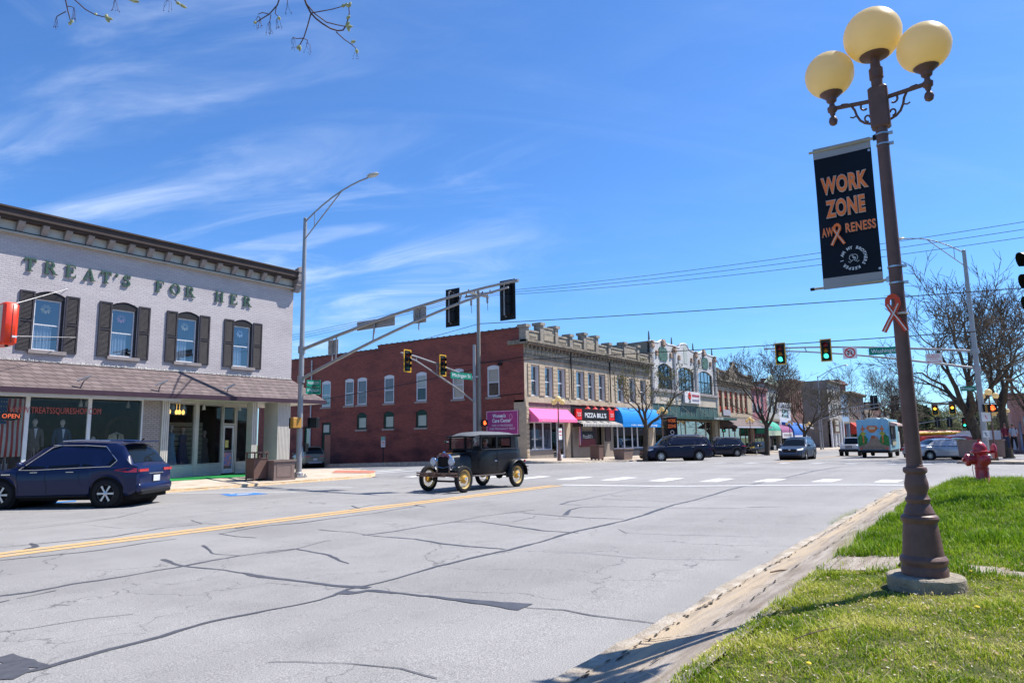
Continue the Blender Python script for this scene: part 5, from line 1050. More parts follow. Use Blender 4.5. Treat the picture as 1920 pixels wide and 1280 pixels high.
k = MB(); k.tube([(39.45, yc-wS*.28+.12*math.cos(t), z1-.45+.2*math.sin(t*1.0)) for t in [i*.5 for i in range(13)]], .012, 5); k.tube([(39.45, yc-wS*.28, z1-.65), (39.45, yc-wS*.2, z1-.78)], .012, 5); k.build('drawn_emblem', mat('pale_pink_letters', (.85, .5, .62)), sg, world=1)
# ================================================================ THE ROW BEYOND
Cv = lambda x, y: (1160+x/4.573, 600+y/4.571); Ev = lambda x, y: (1380+x/5.335, 640+y/5.333)
def pc(x, y, Y=27): return onY(*Cv(x, y), Y)
def pe(x, y, Y=27): return onY(*Ev(x, y), Y)
# white terracotta building
root = thing('white_terracotta_building', 'white glazed two storey building with curved parapet, green plaques and a teal shopfront canopy', 'building', (61.3, 27, -.4))
WT = mat('white_terracotta', (.46, .44, .42), .55, var=0, col2=(.58, .56, .53), scale=2.5, bump=.2, bscale=10, grime=.18)
ORN = mat('orange_ornament', (.38, .26, .18), .7, var=.3, scale=8); GPL = mat('green_plaque', (.07, .13, .09), .5, var=.5, scale=6)
x0, x1 = 61.3, 79.9
prof = [(270, 178), (300, 188), (338, 194), (352, 182), (380, 172), (400, 195), (418, 212), (460, 218), (490, 232), (518, 238), (524, 212), (545, 206), (565, 205), (583, 215), (596, 245), (612, 262), (650, 278), (690, 288), (705, 280), (720, 266), (745, 282), (757, 298), (815, 318)]
top = [pc(*p) for p in prof]; top[0] = (x0, top[0][1]); top[-1] = (x1, top[-1][1])
W3 = [(pc(338, 450)[0], pc(462, 480)[0]), (pc(513, 500)[0], pc(645, 520)[0]), (pc(684, 520)[0], pc(802, 540)[0])]
mb = MB(); wall_open(mb, PY_, x0, x1, 4.9, 9.3, [(a, b, 6.25, 8.85) for a, b in W3], .25)
for a, b in W3: arch_fill(mb, PY_, a, b, 8.85, .42, .25)
for (xa_, za_), (xb_, zb_) in zip(top, top[1:]):
    mb.quad((xa_, 27, 9.3), (xb_, 27, 9.3), (xb_, 27, zb_), (xa_, 27, za_)); mb.quad((xa_, 27, za_), (xb_, 27, zb_), (xb_, 27.35, zb_), (xa_, 27.35, za_)); mb.quad((xa_, 27.35, 9.3), (xb_, 27.35, 9.3), (xb_, 27.35, zb_), (xa_, 27.35, za_))
mb.quad((x1, 27, 4.9), (x1, 50, 4.9), (x1, 50, 10), (x1, 27, 10)); mb.build('wall', WT, root, world=1)
k = MB()
for (xa_, za_), (xb_, zb_) in zip(top, top[1:]): k.tube([(xa_, 27.05, za_+.02), (xb_, 27.05, zb_+.02)], .11, 7)
k.build('parapet_coping', mat('white_coping', (.62, .60, .58), .5, var=.1), root, world=1, smooth=1)
k = MB(); k.box((x0, 27.2, -1), (x1, 27.3, .0)); k.quad((x0, 27.3, 4.4), (x0, 50, 4.4), (x0, 50, 10.1), (x0, 27.3, 10.8)); k.quad((x0, 50, 0), (x1, 50, 0), (x1, 50, 10), (x0, 50, 10)); k.build('side_wall', brick('buff_brick', (.30, .235, .17), (.36, .29, .21), (.22, .18, .14)), root, world=1)
k = MB(); k.quad((x0, 27.3, 9.2), (x1, 27.3, 9.2), (x1, 50, 9.2), (x0, 50, 9.2)); k.build('roof', ROOFM, root, world=1)
PIL = [x0+.3, pc(470, 300)[0], pc(652, 330)[0], x1-.3]
for i, x in enumerate(PIL):
    k = MB(); k.tube([(x-.14, 26.9, 4.95), (x-.14, 26.9, 10.4)], .12, 7); k.tube([(x+.16, 26.9, 4.95), (x+.16, 26.9, 10.4)], .12, 7); k.build('pilaster', WT, root, world=1, smooth=1)
    k = MB(); k.cbox((x, 26.85, 10.35), (.7, .35, .42), ch=.08); k.cbox((x, 26.8, 10.7), (.45, .3, .3), ch=.07); k.build('capital', ORN, root, world=1)
    k = MB(); k.lathe([(.14, 10.8), (.1, 11.0), (.06, 11.7), (.01, 11.85)], (x, 27.15, 0), 8); k.build('finial', mat('grey_finial', (.14, .14, .14), .7), root, world=1)
for px, py in ((378, 205), (725, 290)): k = MB(); a, z = pc(px, py); k.cbox((a, 26.9, z+.1), (.8, .25, .7), ch=.12); k.build('ornament', ORN, root, world=1)
for px, py in ((322, 280), (443, 303), (514, 322), (622, 345), (686, 358), (783, 378)): k = MB(); a, z = pc(px, py); k.cbox((a, 26.93, z), (.42, .2, .55), ch=.05); k.build('ornament', ORN, root, world=1)
for px, py, wq, hq in ((378, 292, 2.1, 1.35), (737, 370, 2.0, 1.3)):
    a, z = pc(px, py); k = MB(); k.prism([(a-wq/2+.25, z-hq/2), (a+wq/2-.25, z-hq/2), (a+wq/2-.25, z-hq/2+.2), (a+wq/2, z-hq/2+.2), (a+wq/2, z+hq/2-.2), (a+wq/2-.25, z+hq/2-.2), (a+wq/2-.25, z+hq/2), (a-wq/2+.25, z+hq/2), (a-wq/2+.25, z+hq/2-.2), (a-wq/2, z+hq/2-.2), (a-wq/2, z-hq/2+.2), (a-wq/2+.25, z-hq/2+.2)], PY_, -.08, 0); k.build('plaque', GPL, root, world=1)
a, z = pc(571, 300); k = MB(); k.prism([(a-.45, z-.95), (a+.45, z-.95), (a+.45, z+.8), (a, z+1.2), (a-.45, z+.8)], PY_, -.03, 0); k.build('niche_panel', mat('niche', (.40, .42, .37), .6), root, world=1)
DGF = mat('dark_green_frame', (.012, .03, .03), .5)
for a, b in W3: sash(root, PY_, a, b, 6.25, 8.85, .12, DGF, WINB, .13, vbar=3); back_box(root, PY_, a, b, 6.25, 8.85, .3, 1.2)
k = MB(); k.box((x0, 26.7, 5.92), (x1, 27.0, 6.18)); k.build('ledge', mat('grey_ledge', (.30, .28, .28), .7, var=.2), root, world=1)
k = MB(); k.box((x0, 26.9, 4.75), (x1, 27.2, 5.92)); k.build('fascia_band', mat('cream_band', (.50, .44, .36), .7, var=.08), root, world=1)
k = MB(); TG = mat('teal_glass', (.06, .11, .105), .2, var=.15, scale=.8)
xs = frange(x0, x1, 1.45)
for a, b in zip(xs, xs[1:]): k.box((a+.04, 26.97, 3.55), (b-.04, 27.1, 4.74))
k.build('transom_glass', TG, root, world=1)
k = MB()
for a in xs: k.box((a-.035, 26.93, 3.55), (a+.035, 27.1, 4.745))
k.build('transom_bars', mat('pale_bar', (.3, .33, .31), .6), root, world=1)
yq = onX(*Cv(365, 865), 63.2)[0]; k = MB(); k.box((62.5, 25.4, 3.28), (82.0, 27.0, 3.55)); k.build('canopy', mat('teal_canopy', (.03, .085, .075), .5, var=.1), root, world=1)
k = MB()
for a in (64, 68.5, 73, 77.5): k.tube([(a, 25.6, 3.5), (a, 26.95, 4.7)], .03, 5)
k.build('tie_rod', DGF, root, world=1)
k = MB(); k.box((74.0, 25.36, 3.30), (77.0, 25.4, 3.53)); k.build('canopy_label', mat('pale_strip', (.35, .40, .38), .7), root, world=1)
for a, b in ((61.9, 64.3), (64.3, 66.9), (67.1, 70.4), (70.4, 73.6), (73.6, 76.6), (76.6, 78.9)): sash(root, PL('Y', 27.3), a, b-.04, .2, 3.2, .0, mat('tan_frame', (.30, .24, .16), .5), WINB, .1, mid=0, mname='shop_window')
k = MB(); k.box((61.3, 27.05, -.8), (61.9, 27.5, 3.28)); k.box((78.9, 27.0, -.8), (79.9, 27.5, 3.5)); k.box((61.9, 27.25, -.8), (78.9, 27.5, .19)); k.build('shopfront_base', mat('tan_stone', (.36, .31, .23), .8, var=.1), root, world=1)
k = MB(); k.quad((61.5, 29.5, -.6), (79.5, 29.5, -.6), (79.5, 29.5, 3.3), (61.5, 29.5, 3.3)); k.build('interior', DARKIN, root, world=1)
xa_, za_ = pc(535, 632); xb_, zb_ = pc(672, 712); sg = thing('rose_sign', 'white projecting shop sign with a red rose drawing on the white terracotta building', 'sign', ((xa_+xb_)/2, 26.7, 5.4))
k = MB(); k.box((xa_, 26.6, 5.0), (xb_, 26.8, 6.25)); k.build('board', mat('sign_white', (.62, .6, .62), .6), sg, world=1)
k = MB()
for i in range(5): k.ball((xa_+1.35+.22*math.cos(i*1.26), 26.58, 5.75+.22*math.sin(i*1.26)), .24, 8, (1, .15, 1))
k.build('rose', mat('rose_red', (.55, .03, .02), .7), sg, world=1); k = MB(); k.tube([(xa_+1.3, 26.58, 5.5), (xa_+1.5, 26.58, 5.1)], .05, 5); k.tube([(xa_+1.4, 26.58, 5.3), (xa_+1.1, 26.58, 5.15)], .05, 5); k.build('stem', GPL, sg, world=1)
k = MB(); k.box((xa_+2.1, 26.585, 5.72), (xb_-.3, 26.598, 5.95)); k.build('red_line_text', mat('rose_red2', (.35, .06, .10), .7), sg, world=1); k = MB(); k.box((xa_+2.1, 26.585, 5.25), (xb_-.5, 26.598, 5.45)); k.build('grey_line_text', mat('text_grey', (.22, .22, .3), .7), sg, world=1)
# generic two/three storey shop building
def facade(name, label, x0, x1, zt, zs, wm, wins, wz, wf=WINF, depth=24, trim=None, base=-.8, cor=.35, shop=True, side=None, zb=4.3, Y=27.0, wdepth=.15, arch=0, gl=WINB, vbar=0, door=None, shopm=None):
    P = PL('Y', Y); root = thing(name, label, 'building', (x0, Y, base)); trim = trim or STD
    mb = MB(); ops = [(a, b, c, d) for a, b in wins for c, d in wz]; wall_open(mb, P, x0, x1, zs, zt, ops, wdepth)
    if arch:
        for a, b, c, d in ops: arch_fill(mb, P, a, b, d, arch, wdepth)
    o = mb.build('wall', wm, root, world=1)
    k = MB(); k.quad((x0, Y, base-.5), (x0, Y+depth, base-.5), (x0, Y+depth, zt), (x0, Y, zt)); k.quad((x1, Y, base-.5), (x1, Y+depth, base-.5), (x1, Y+depth, zt), (x1, Y, zt)); k.quad((x0, Y+depth, base), (x1, Y+depth, base), (x1, Y+depth, zt), (x0, Y+depth, zt)); k.build('side_wall', side or wm, root, world=1)
    k = MB(); k.quad((x0, Y, zt-.2), (x1, Y, zt-.2), (x1, Y+depth, zt-.2), (x0, Y+depth, zt-.2)); k.build('roof', ROOFM, root, world=1)
    if cor:
        k = MB(); k.box((x0+.03, Y-cor, zt-.12), (x1-.03, Y+.3, zt+.16)); k.box((x0+.05, Y-cor*.6, zt-.45), (x1-.05, Y+.2, zt-.12)); x = x0+.2
        while x < x1-.2: k.box((x, Y-cor*.85, zt-.40), (x+.16, Y-cor*.601, zt-.121)); x += .6
        k.build('cornice', trim, root, world=1)
    for a, b, c, d in ops: sash(root, P, a, b, c, d, wdepth-.07, wf, gl, .09, vbar=vbar)
    if ops: back_box(root, P, min(o[0] for o in ops), max(o[1] for o in ops), min(o[2] for o in ops), max(o[3] for o in ops), wdepth+.12, 1.5)
    if shop:
        k = MB(); k.box((x0, Y-.08, zs-.35), (x1, Y+.1, zs)); k.build('shop_cornice', trim, root, world=1)
        n = max(2, int((x1-x0)/2.3)); xs = frange(x0+.35, x1-.35, (x1-x0-.7)/n)
        for i, (a, b) in enumerate(zip(xs, xs[1:])): sash(root, PL('Y', Y+.3), a, b-.05, base+(.75 if i % 3 != 1 else .1), zs-.5, 0, shopm or mat('shop_frame', (.16, .14, .12), .5), WINB, .1, mid=0, mname='shop_window' if i % 3 != 1 else 'shop_door')
        k = MB(); k.box((x0, Y, base-.3), (x0+.35, Y+.4, zs-.35)); k.box((x1-.35, Y, base-.3), (x1, Y+.4, zs-.35)); k.box((x0+.35, Y+.25, base-.3), (x1-.35, Y+.45, base+.09)); k.box((x0+.35, Y+.25, zs-.5), (x1-.35, Y+.45, zs-.35)); k.build('shopfront', wm, root, world=1)
        k = MB(); k.quad((x0+.1, Y+1.5, base), (x1-.1, Y+1.5, base), (x1-.1, Y+1.5, zs-.3), (x0+.1, Y+1.5, zs-.3)); k.build('interior', DARKIN, root, world=1)
    return root
def shed_awning(root, x0, x1, zt, zb, out, m, val=.25, nm='awning', Y=27.0, label=None):
    k = MB(); k.quad((x0, Y-.02, zt), (x1, Y-.02, zt), (x1, Y-out, zb), (x0, Y-out, zb)); k.quad((x0, Y-out, zb), (x1, Y-out, zb), (x1, Y-out, zb-val), (x0, Y-out, zb-val))
    for x in (x0, x1): k.quad((x, Y-.02, zt), (x, Y-out, zb), (x, Y-out, zb-val), (x, Y-.02, zb-val))
    return k.build(nm, m, root, world=1, label=label)
# tan building with red window panels
BUFF = brick('tan_brick', (.43, .34, .23), (.52, .42, .29), (.25, .2, .15)); REDW = mat('red_panel', (.38, .055, .035), .6, var=.12, scale=3)
w6 = [(pc(a, 640)[0], pc(b, 660)[0]) for a, b in ((858, 888), (905, 935), (950, 978), (993, 1020), (1035, 1060), (1075, 1100))]
t = facade('balustrade_building', 'tan two storey building with a balustrade, small central gable and six red windows', 80.1, 94.0, 8.15, 3.85, BUFF, w6, [(4.3, 6.95)], wf=REDW, base=-.7, cor=.5, wdepth=.3, side=brick('buff_brick', (1, 1, 1), (1, 1, 1), (1, 1, 1)), shop=True, shopm=mat('dark_red_frame', (.10, .03, .025), .6))
for a, b in w6:
    k = MB(); k.box((a+.1, 27.16, 6.1), (b-.1, 27.2, 6.85)); k.box((a+.1, 27.16, 4.42), (b-.1, 27.2, 5.05)); k.build('red_panel', REDW, t, world=1)
k = MB(); k.box((80.1, 26.8, 8.33), (94, 27.1, 8.45)); k.box((80.1, 26.8, 9.2), (84.6, 27.1, 9.38)); k.box((88.4, 26.8, 9.2), (94, 27.1, 9.38))
x = 80.3
while x < 93.8:
    if not 84.4 < x < 88.5: k.lathe([(.07, 8.451), (.12, 8.65), (.06, 8.9), (.07, 9.199)], (x, 26.95, 0), 6)
    x += .42
for x in (80.3, 84.6, 88.4, 93.8): k.box((x-.25, 26.72, 8.331), (x+.25, 27.15, 9.55))
k.prism([(84.8, 8.46), (88.2, 8.46), (88.2, 9.3), (86.5, 10.35), (84.8, 9.3)], PL('Y', 26.85), 0, .3); k.box((86.1, 26.8, 10.25), (86.9, 27.2, 10.75)); k.tube([(84.5, 26.8, 9.35), (86.5, 26.8, 10.5), (88.5, 26.8, 9.35)], .13, 6)
k.build('balustrade', STD, t, world=1)
aw = shed_awning(t, 80.6, 95.6, 3.6, 2.6, 2.0, SHING, .12, label='brown shingled awning')
k = MB(); k.box((80.6, 24.93, 2.4), (95.6, 24.99, 2.56)); k.build('awning_edge', mat('pale_edge', (.45, .47, .55), .6), t, world=1)
k = MB(); a, z = pc(920, 793); k.box((a-1.4, 26.85, z-.35), (a+1.4, 26.95, z+.35)); k.build('name_board', mat('grey_board', (.33, .33, .36), .6), t, world=1)
# rose pink building
w3 = [(pe(a, 650)[0], pe(b, 660)[0]) for a, b in ((165, 188), (210, 233), (252, 276))]
t = facade('pink_building', 'rose painted narrow two storey building with three tall windows and a green awning', 94.1, 101.4, 7.9, 3.7, mat('rose_paint', (.36, .15, .17), .8, var=.12), w3, [(4.4, 6.9)], base=-.85, trim=mat('rose_trim', (.28, .14, .13), .8))
barrel(95.2, 101.6, 3.4, 1.7, 25.4, mat('green_canvas', (.06, .36, .26), .8), t, label='green awning with cream valance'); k = MB(); k.box((95.2, 25.34, 1.4), (101.6, 25.38, 2.05)); k.build('valance', mat('cream_valance', (.40, .48, .36), .8), t, world=1)
t = facade('pediment_building', 'pale building with a green topped pediment behind the second bare tree', 101.5, 107.8, 8.8, 3.8, mat('pale_paint', (.38, .38, .34), .8, var=.15), [(102.4, 103.5), (104.2, 105.3), (106, 107)], [(4.6, 7.2)], base=-.9, cor=.4)
k = MB(); k.prism([(101.4, 9.0), (107.9, 9.0), (104.6, 10.3)], PL('Y', 26.8), 0, .4); k.build('pediment', mat('green_pediment', (.30, .40, .33), .7), t, world=1)
barrel(102.3, 108.3, 2.9, 1.4, 25.4, mat('plum_canvas', (.22, .07, .16), .8), t, label='plum barrel awning'); k = MB(); k.box((102.3, 25.34, 1.0), (108.3, 25.38, 1.8)); k.build('valance', mat('white_valance', (.55, .52, .55), .8), t, world=1); text('VINTAGE & ANTIQUES', .5, (105.3, 25.32, 1.4), (1, 0, 0), (0, 0, 1), BLK, t, 'valance_lettering', .003, world=1, width=4.8)
t = facade('white_shop', 'low white shopfront building with one framed panel and a blue awning', 107.9, 115.0, 6.2, 3.3, mat('white_render', (.56, .56, .55), .7, var=.08), [(109.4, 113.6)], [(4.0, 5.4)], base=-1, cor=.15, trim=WINF)
barrel(108.6, 116.5, 3.4, 1.2, 25.2, mat('royal_canvas', (.03, .13, .42), .8), t, label='royal blue awning'); k = MB(); k.box((108.6, 25.14, .95), (116.5, 25.18, 1.35)); k.build('valance', mat('white_valance', (1, 1, 1)), t, world=1)
RB2 = brick('dark_red_brick', (.16, .05, .038), (.22, .075, .055), (.16, .11, .1))
w5 = [(115.9+i*1.45, 116.8+i*1.45) for i in range(5)]
t = facade('tall_brick_building', 'three storey dark red brick building rising above its neighbours behind the bare trees', 115.1, 123.4, 10.2, 3.4, RB2, w5, [(4.9, 8.6)], wf=mat('orange_frame', (.38, .12, .06), .6), base=-1.1, cor=.5, arch=.4, depth=34, trim=mat('brick_cornice', (.13, .06, .05), .9, var=.3))
shed_awning(t, 115.3, 123.2, 3.3, 2.5, 1.6, mat('grey_canvas', (.2, .2, .22), .8))
GREYP = mat('grey_side_paint', (.20, .175, .155), .85, var=.12, scale=1.2, grime=.2)
t = facade('grey_corner_building', 'tall grey building with white pilasters and an unpainted side wall across the far cross street', 145.4, 158.6, 11.9, 4.2, mat('grey_front', (.34, .32, .30), .8, var=.12), [(147, 148.6), (150, 151.6), (153, 154.6), (156, 157.6)], [(5.2, 7.3), (8.4, 10.4)], base=-1.5, cor=.6, side=GREYP, depth=36, shopm=WINF)
k = MB()
for x in (145.7, 149.1, 152.3, 155.3, 158.3): k.box((x-.25, 26.7, -1.4), (x+.25, 26.99, 4.0))
k.build('pilaster', WINF, t, world=1)
k = MB(); k.cbox((150, 40, 12.6), (1.4, 1.4, 1.6)); k.build('chimney', RB2, t, world=1)
k = MB(); k.box((147.2, 26.5, 1.6), (151.8, 26.68, 4.4)); k.build('hanging_board', mat('brown_board', (.14, .08, .05), .7, var=.3), t, world=1); k = MB()
k.box((147.8, 26.44, 1.9), (151.2, 26.49, 2.9)); k.box((147.8, 26.44, 3.2), (151.2, 26.49, 4.1)); k.build('board_panel', mat('board_pale', (.35, .33, .28), .7), t, world=1)
t = facade('blue_building', 'pale blue three storey building with a brick top among the far shops', 158.7, 167, 10.4, 4.0, mat('pale_blue_paint', (.24, .34, .46), .7, var=.15), [(159.8, 161.2), (162.1, 163.6), (164.6, 166)], [(5, 7), (7.8, 9.6)], base=-1.6, cor=.4, depth=30)
k = MB(); k.box((158.8, 27.2, 10.57), (167, 56, 12.9)); k.box((158.5, 26.7, 12.0), (167.2, 27.19, 12.4)); k.build('brick_top', RB2, t, world=1)
t = facade('dark_cornice_building', 'brown building with a heavy dark cornice and red awnings at the end of the row', 167.1, 189, 10.6, 4.0, mat('brown_front', (.17, .13, .11), .85, var=.2), [(168.5+i*2.9, 170.1+i*2.9) for i in range(7)], [(5.0, 8.2)], base=-1.7, cor=.9, arch=.3, depth=30, side=RB2)
for i in range(3): shed_awning(t, 167.5+i*7.2, 174+i*7.2, 3.9, 1.7, 2.6, mat('red_canvas', (.5, .05, .035), .8), .4, label='red canvas awning')
for i, (x0, x1, z, c) in enumerate(((189.2, 203, 8.6, (.26, .2, .15)), (203.2, 218, 9.6, (.16, .08, .06)), (218.2, 236, 7.6, (.32, .30, .27)))):
    facade('distant_building', ['tan', 'red brick', 'pale'][i]+' distant two storey building beyond the red awnings', x0, x1, z, 3.6, mat('dist_%d' % i, c, .85, var=.2), [(x0+1.5+j*3, x0+3+j*3) for j in range(4)], [(4.6, 6.6)], base=-2, cor=.4)
# right-hand side
y_ = onX(1897, 800, 88)[0]; zt_ = onX(1897, 752, 88)[1]
PB = brick('pink_brick', (.38, .16, .13), (.44, .2, .16), (.4, .3, .27)); root = thing('pink_brick_building', 'single storey pink brick building with an arched blue window at the right edge', 'building', (88, y_-8, -.6))
PX2 = PL('X', 88); mb = MB(); yd1, yd0 = onX(1912, 812, 88)[0], onX(1936, 812, 88)[0]
wall_open(mb, PX2, y_-20, y_, -.9, zt_+.5, [(yd0, yd1, -.5, 3.0)], .3); arch_fill(mb, PX2, yd0, yd1, 3.0, .9, .3); mb.quad((88, y_, -.9), (108, y_, -.9), (108, y_, zt_+.5), (88, y_, zt_+.5)); mb.build('wall', PB, root, world=1)
sash(root, PX2, yd0, yd1, -.5, 3.0, .15, mat('pale_blue_frame', (.35, .42, .55), .6), WINB, .18, vbar=1); back_box(root, PX2, yd0, yd1, -.5, 3, .34, 1.2)
k = MB(); k.box((87.7, y_-20, zt_+.5), (108, y_+.2, zt_+.8)); k.build('roof', mat('brown_roof', (.2, .12, .09), .8), root, world=1)
k = MB()
for j in range(14): k.box((87.9, y_-.5-j*.5, 1.2), (88, y_-.3-j*.5, zt_+.3))
k.build('wall_ribs', PB, root, world=1)
# unseen buildings on the photographer's side, added and dulled for window and paint reflections
t = facade('reflection_building', 'unseen two storey building behind the photographer, greyed to dim the reflections', -22, 18, 8.2, 3.8, mat('dull_render', (.17, .16, .155), .8, var=.1), [(-19+i*4.4, -17.3+i*4.4) for i in range(8)], [(4.6, 6.8)], base=.1, Y=-32, depth=14, cor=.3)
t.rotation_euler = (0, 0, math.pi); t.location = (18, -18, .1)
for i, x in enumerate((98, 139, 180)): dup(t, (x, -19, -.4-.5*i), label=['first', 'second', 'third'][i]+' unseen grey building added down the photographer side of the street for reflections')
# ================================================================ STREET FURNITURE
BRN = mat('brown_paint', (.15, .084, .072), .5, var=.16, scale=9, bump=.12, bscale=60, grime=.18)
GLOBE = bpy.data.materials.new('amber_globe'); GLOBE.use_nodes = True; nt = GLOBE.node_tree; b = nt.nodes['Principled BSDF']; b.inputs['Base Color'].default_value = (.86, .75, .44, 1); b.inputs['Roughness'].default_value = .32
tl = _n(nt, 'ShaderNodeBsdfTranslucent'); tl.inputs[0].default_value = (.95, .76, .38, 1); mi = _n(nt, 'ShaderNodeMixShader'); mi.inputs[0].default_value = .45; nt.links.new(b.outputs[0], mi.inputs[1]); nt.links.new(tl.outputs[0], mi.inputs[2]); nt.links.new(mi.outputs[0], nt.nodes['Material Output'].inputs[0])
STEEL = mat('galvanised_steel', (.30, .30, .305), .45, metal=.35, var=.1, scale=3); STEELP = mat('clamp_steel', (.45, .46, .48), .3, metal=.8)
def post_lamp(label, loc, rz=0, detail=True, group='three globe street lamps', name='street_lamp', four=False):
    t = thing(name, label, 'street lamp', loc, rz, group=group)
    n = 32 if detail else 12
    if detail:
        k = MB(); k.lathe([(.233, -.14), (.238, .006), (.236, .020), (.226, .029), (.10, .031)], (0, 0, 0), 40); rf = random.Random(6); k.v = [(p[0]*(1+rf.gauss(0, .006)), p[1]*(1+rf.gauss(0, .006)), p[2]+rf.gauss(0, .0015)) for p in k.v]; k.build('footing', mat('footing_concrete', (.30, .26, .20), .95, var=.25, scale=9, bump=.9, bscale=40, grime=.3), t, smooth=1, ang=24)
    prof = [(.178, .03), (.180, .075), (.168, .10), (.170, .108), (.183, .125), (.183, .148), (.170, .165), (.158, .175), (.150, .25), (.135, .38), (.130, .41), (.143, .425), (.147, .445), (.140, .462), (.118, .475), (.120, .485), (.10, .53), (.086, .555), (.096, .57), (.097, .59), (.086, .60), (.078, .62), (.078, .635), (.092, .67), (.094, .70), (.084, .74), (.076, .775), (.093, .79), (.095, .81), (.088, .825), (.066, .83), (.066, .84), (.061, .845)]
    prof = [(a*.80, .03+(b-.03)*(.90 if detail else 1)) for a, b in prof]; k = MB(); k.lathe(prof, (0, 0, 0), n); k.build('base', BRN, t, smooth=1, ang=30)
    k = MB(); k.lathe([(.050, .76), (.039, 3.62), (.048, 3.625), (.048, 3.70), (.043, 3.705), (.036, 3.71), (.03, 3.80)], (0, 0, 0), n); k.build('pole', BRN, t, smooth=1, ang=30)
    arms = [(0, 1), (0, -1)] + ([(1, 0), (-1, 0)] if four else [])
    for ax, ay in arms:
        k = MB(); L_ = .32; k.tube([(0, 0, 3.455), (ax*L_, ay*L_, 3.48)], .017, 8)
        if detail:
            def sc(r0, z0, pts, rad): k.tube([(ax*a_, ay*a_, z_) for a_, z_ in pts], rad, 6)
            sc(0, 0, [(.045+.0, 3.28), (.07, 3.285), (.105, 3.30), (.135, 3.33), (.155, 3.375), (.165, 3.42), (.185, 3.46), (.215, 3.485), (.25, 3.49), (.265, 3.475)], .0095)
            sc(0, 0, [(.155+.015*math.cos(i*.5)*1, 3.43+.0*i) for i in range(2)], .006)
            sc(0, 0, [(.095+.042*math.cos(3.3-i*.55)*(1-i*.055), 3.43+.05*math.sin(3.3-i*.55)*(1-i*.055)) for i in range(11)], .008)
            sc(0, 0, [(.082+.026*math.cos(4.6+i*.6)*(1-i*.06), 3.335+.03*math.sin(4.6+i*.6)*(1-i*.06)) for i in range(9)], .007)
            sc(0, 0, [(.155, 3.375), (.18, 3.365), (.2, 3.375)], .006)
        k.build('arm', BRN, t, smooth=1)
        k = MB(); c = (ax*L_, ay*L_, 0); k.lathe([(.012, 3.40), (.026, 3.41), (.033, 3.435), (.026, 3.46), (.012, 3.475), (.02, 3.49), (.02, 3.50), (.034, 3.515), (.036, 3.545), (.022, 3.555), (.018, 3.58), (.036, 3.595), (.040, 3.62), (.080, 3.655), (.085, 3.665)], c, 16 if detail else 8); k.v = [(p[0], p[1], p[2]-.055) for p in k.v]; k.build('globe_holder', BRN, t, smooth=1)
        k = MB(); nn = 24 if detail else 10; k.lathe([(.082, 3.66)]+[(.178*math.sin(R_(a_)), 3.815-.178*math.cos(R_(a_))) for a_ in range(35, 180, 10 if detail else 24)]+[(.002, 3.993)], c, nn); k.v = [(p[0], p[1], p[2]-.055) for p in k.v]; k.build('globe', GLOBE, t, smooth=1, ang=80)
    k = MB(); k.lathe([(.03, 3.78), (.10, 3.80), (.105, 3.815), (.06, 3.82)], (0, 0, 0), 16); k.build('globe_holder', BRN, t, smooth=1)
    k = MB(); nn = 28 if detail else 10; k.lathe([(.10, 3.81)]+[(.202*math.sin(R_(a_)), 3.975-.202*math.cos(R_(a_))) for a_ in range(35, 180, 9 if detail else 24)]+[(.002, 4.177)], (0, 0, 0), nn); k.build('globe', GLOBE, t, smooth=1, ang=80)
    if detail:
        k = MB(); k.cbox((0, 0, 3.39), (.10, .13, .32), ch=.012); k.build('bracket_sleeve', BRN, t)
        for z in (3.18, 3.10, 2.17, 2.05):
            k = MB(); r_ = .050-.0042*(z-.84)+.004; k.lathe([(r_-.002, z-.006), (r_+.002, z-.006), (r_+.002, z+.006), (r_-.002, z+.006)], (0, 0, 0), 20); k.cbox((.0, -r_-.012, z), (.02, .03, .02)); k.build('band_clamp', STEELP, t)
    return t
LX, LY = 5.78, .53; LZ = .585
near = post_lamp('nearest brown three globe street lamp standing on a round concrete footing in the lawn', (LX, LY, LZ)); near.scale = (1.04, 1.04, 1.045)
# banner: fabric with hem rods, hung on the near lamp
Bn = mat('banner_black', (.006, .010, .020), .6, var=.15, scale=2); BW = mat('banner_hem', (.36, .35, .37), .4, var=.06, metal=.0); ORG = mat('banner_orange', (.95, .21, .055), .6)
LXB = LX-.0
def bn(px, py): return onX(px, py, LXB)
tl_, tr_, bl_, br_ = bn(1524, 281), bn(1630, 256), bn(1545, 547), bn(1657, 526)
zt_ = (tl_[1]+tr_[1])/2; zb_ = (bl_[1]+br_[1])/2; yR = (tr_[0]+br_[0])/2; yL = (tl_[0]+bl_[0])/2
ban = thing('banner', 'black fabric banner reading WORK ZONE AWARENESS in orange letters hung from the nearest lamp post', 'banner', (LXB, yR, zt_))
BWd, BH = yL-yR, zt_-zb_
def bp(u, v, d=0):
    return (d*-1+.012*math.sin(v*5+u*2)*1.0, (1-u)*BWd, -v*BH)
def bpatch(u0, u1, v0, v1, m, nm, d=0.0, back=.004):
    k = MB(); n_ = max(2, int((v1-v0)*16)); k.grid(frange(u0, u1, max(.05, (u1-u0)/3)), [v0+(v1-v0)*i/n_ for i in range(n_+1)], lambda u, v: bp(u, v, d)); k.grid(frange(u0, u1, max(.05, (u1-u0)/3)), [v0+(v1-v0)*i/n_ for i in range(n_+1)], lambda u, v: bp(u, v, d-back)); return k.build(nm, m, ban, smooth=1)
bpatch(0, 1, .075, .925, Bn, 'fabric'); bpatch(0, 1, 0, .0752, BW, 'hem', .003); bpatch(0, 1, .9248, 1, BW, 'hem', .003)
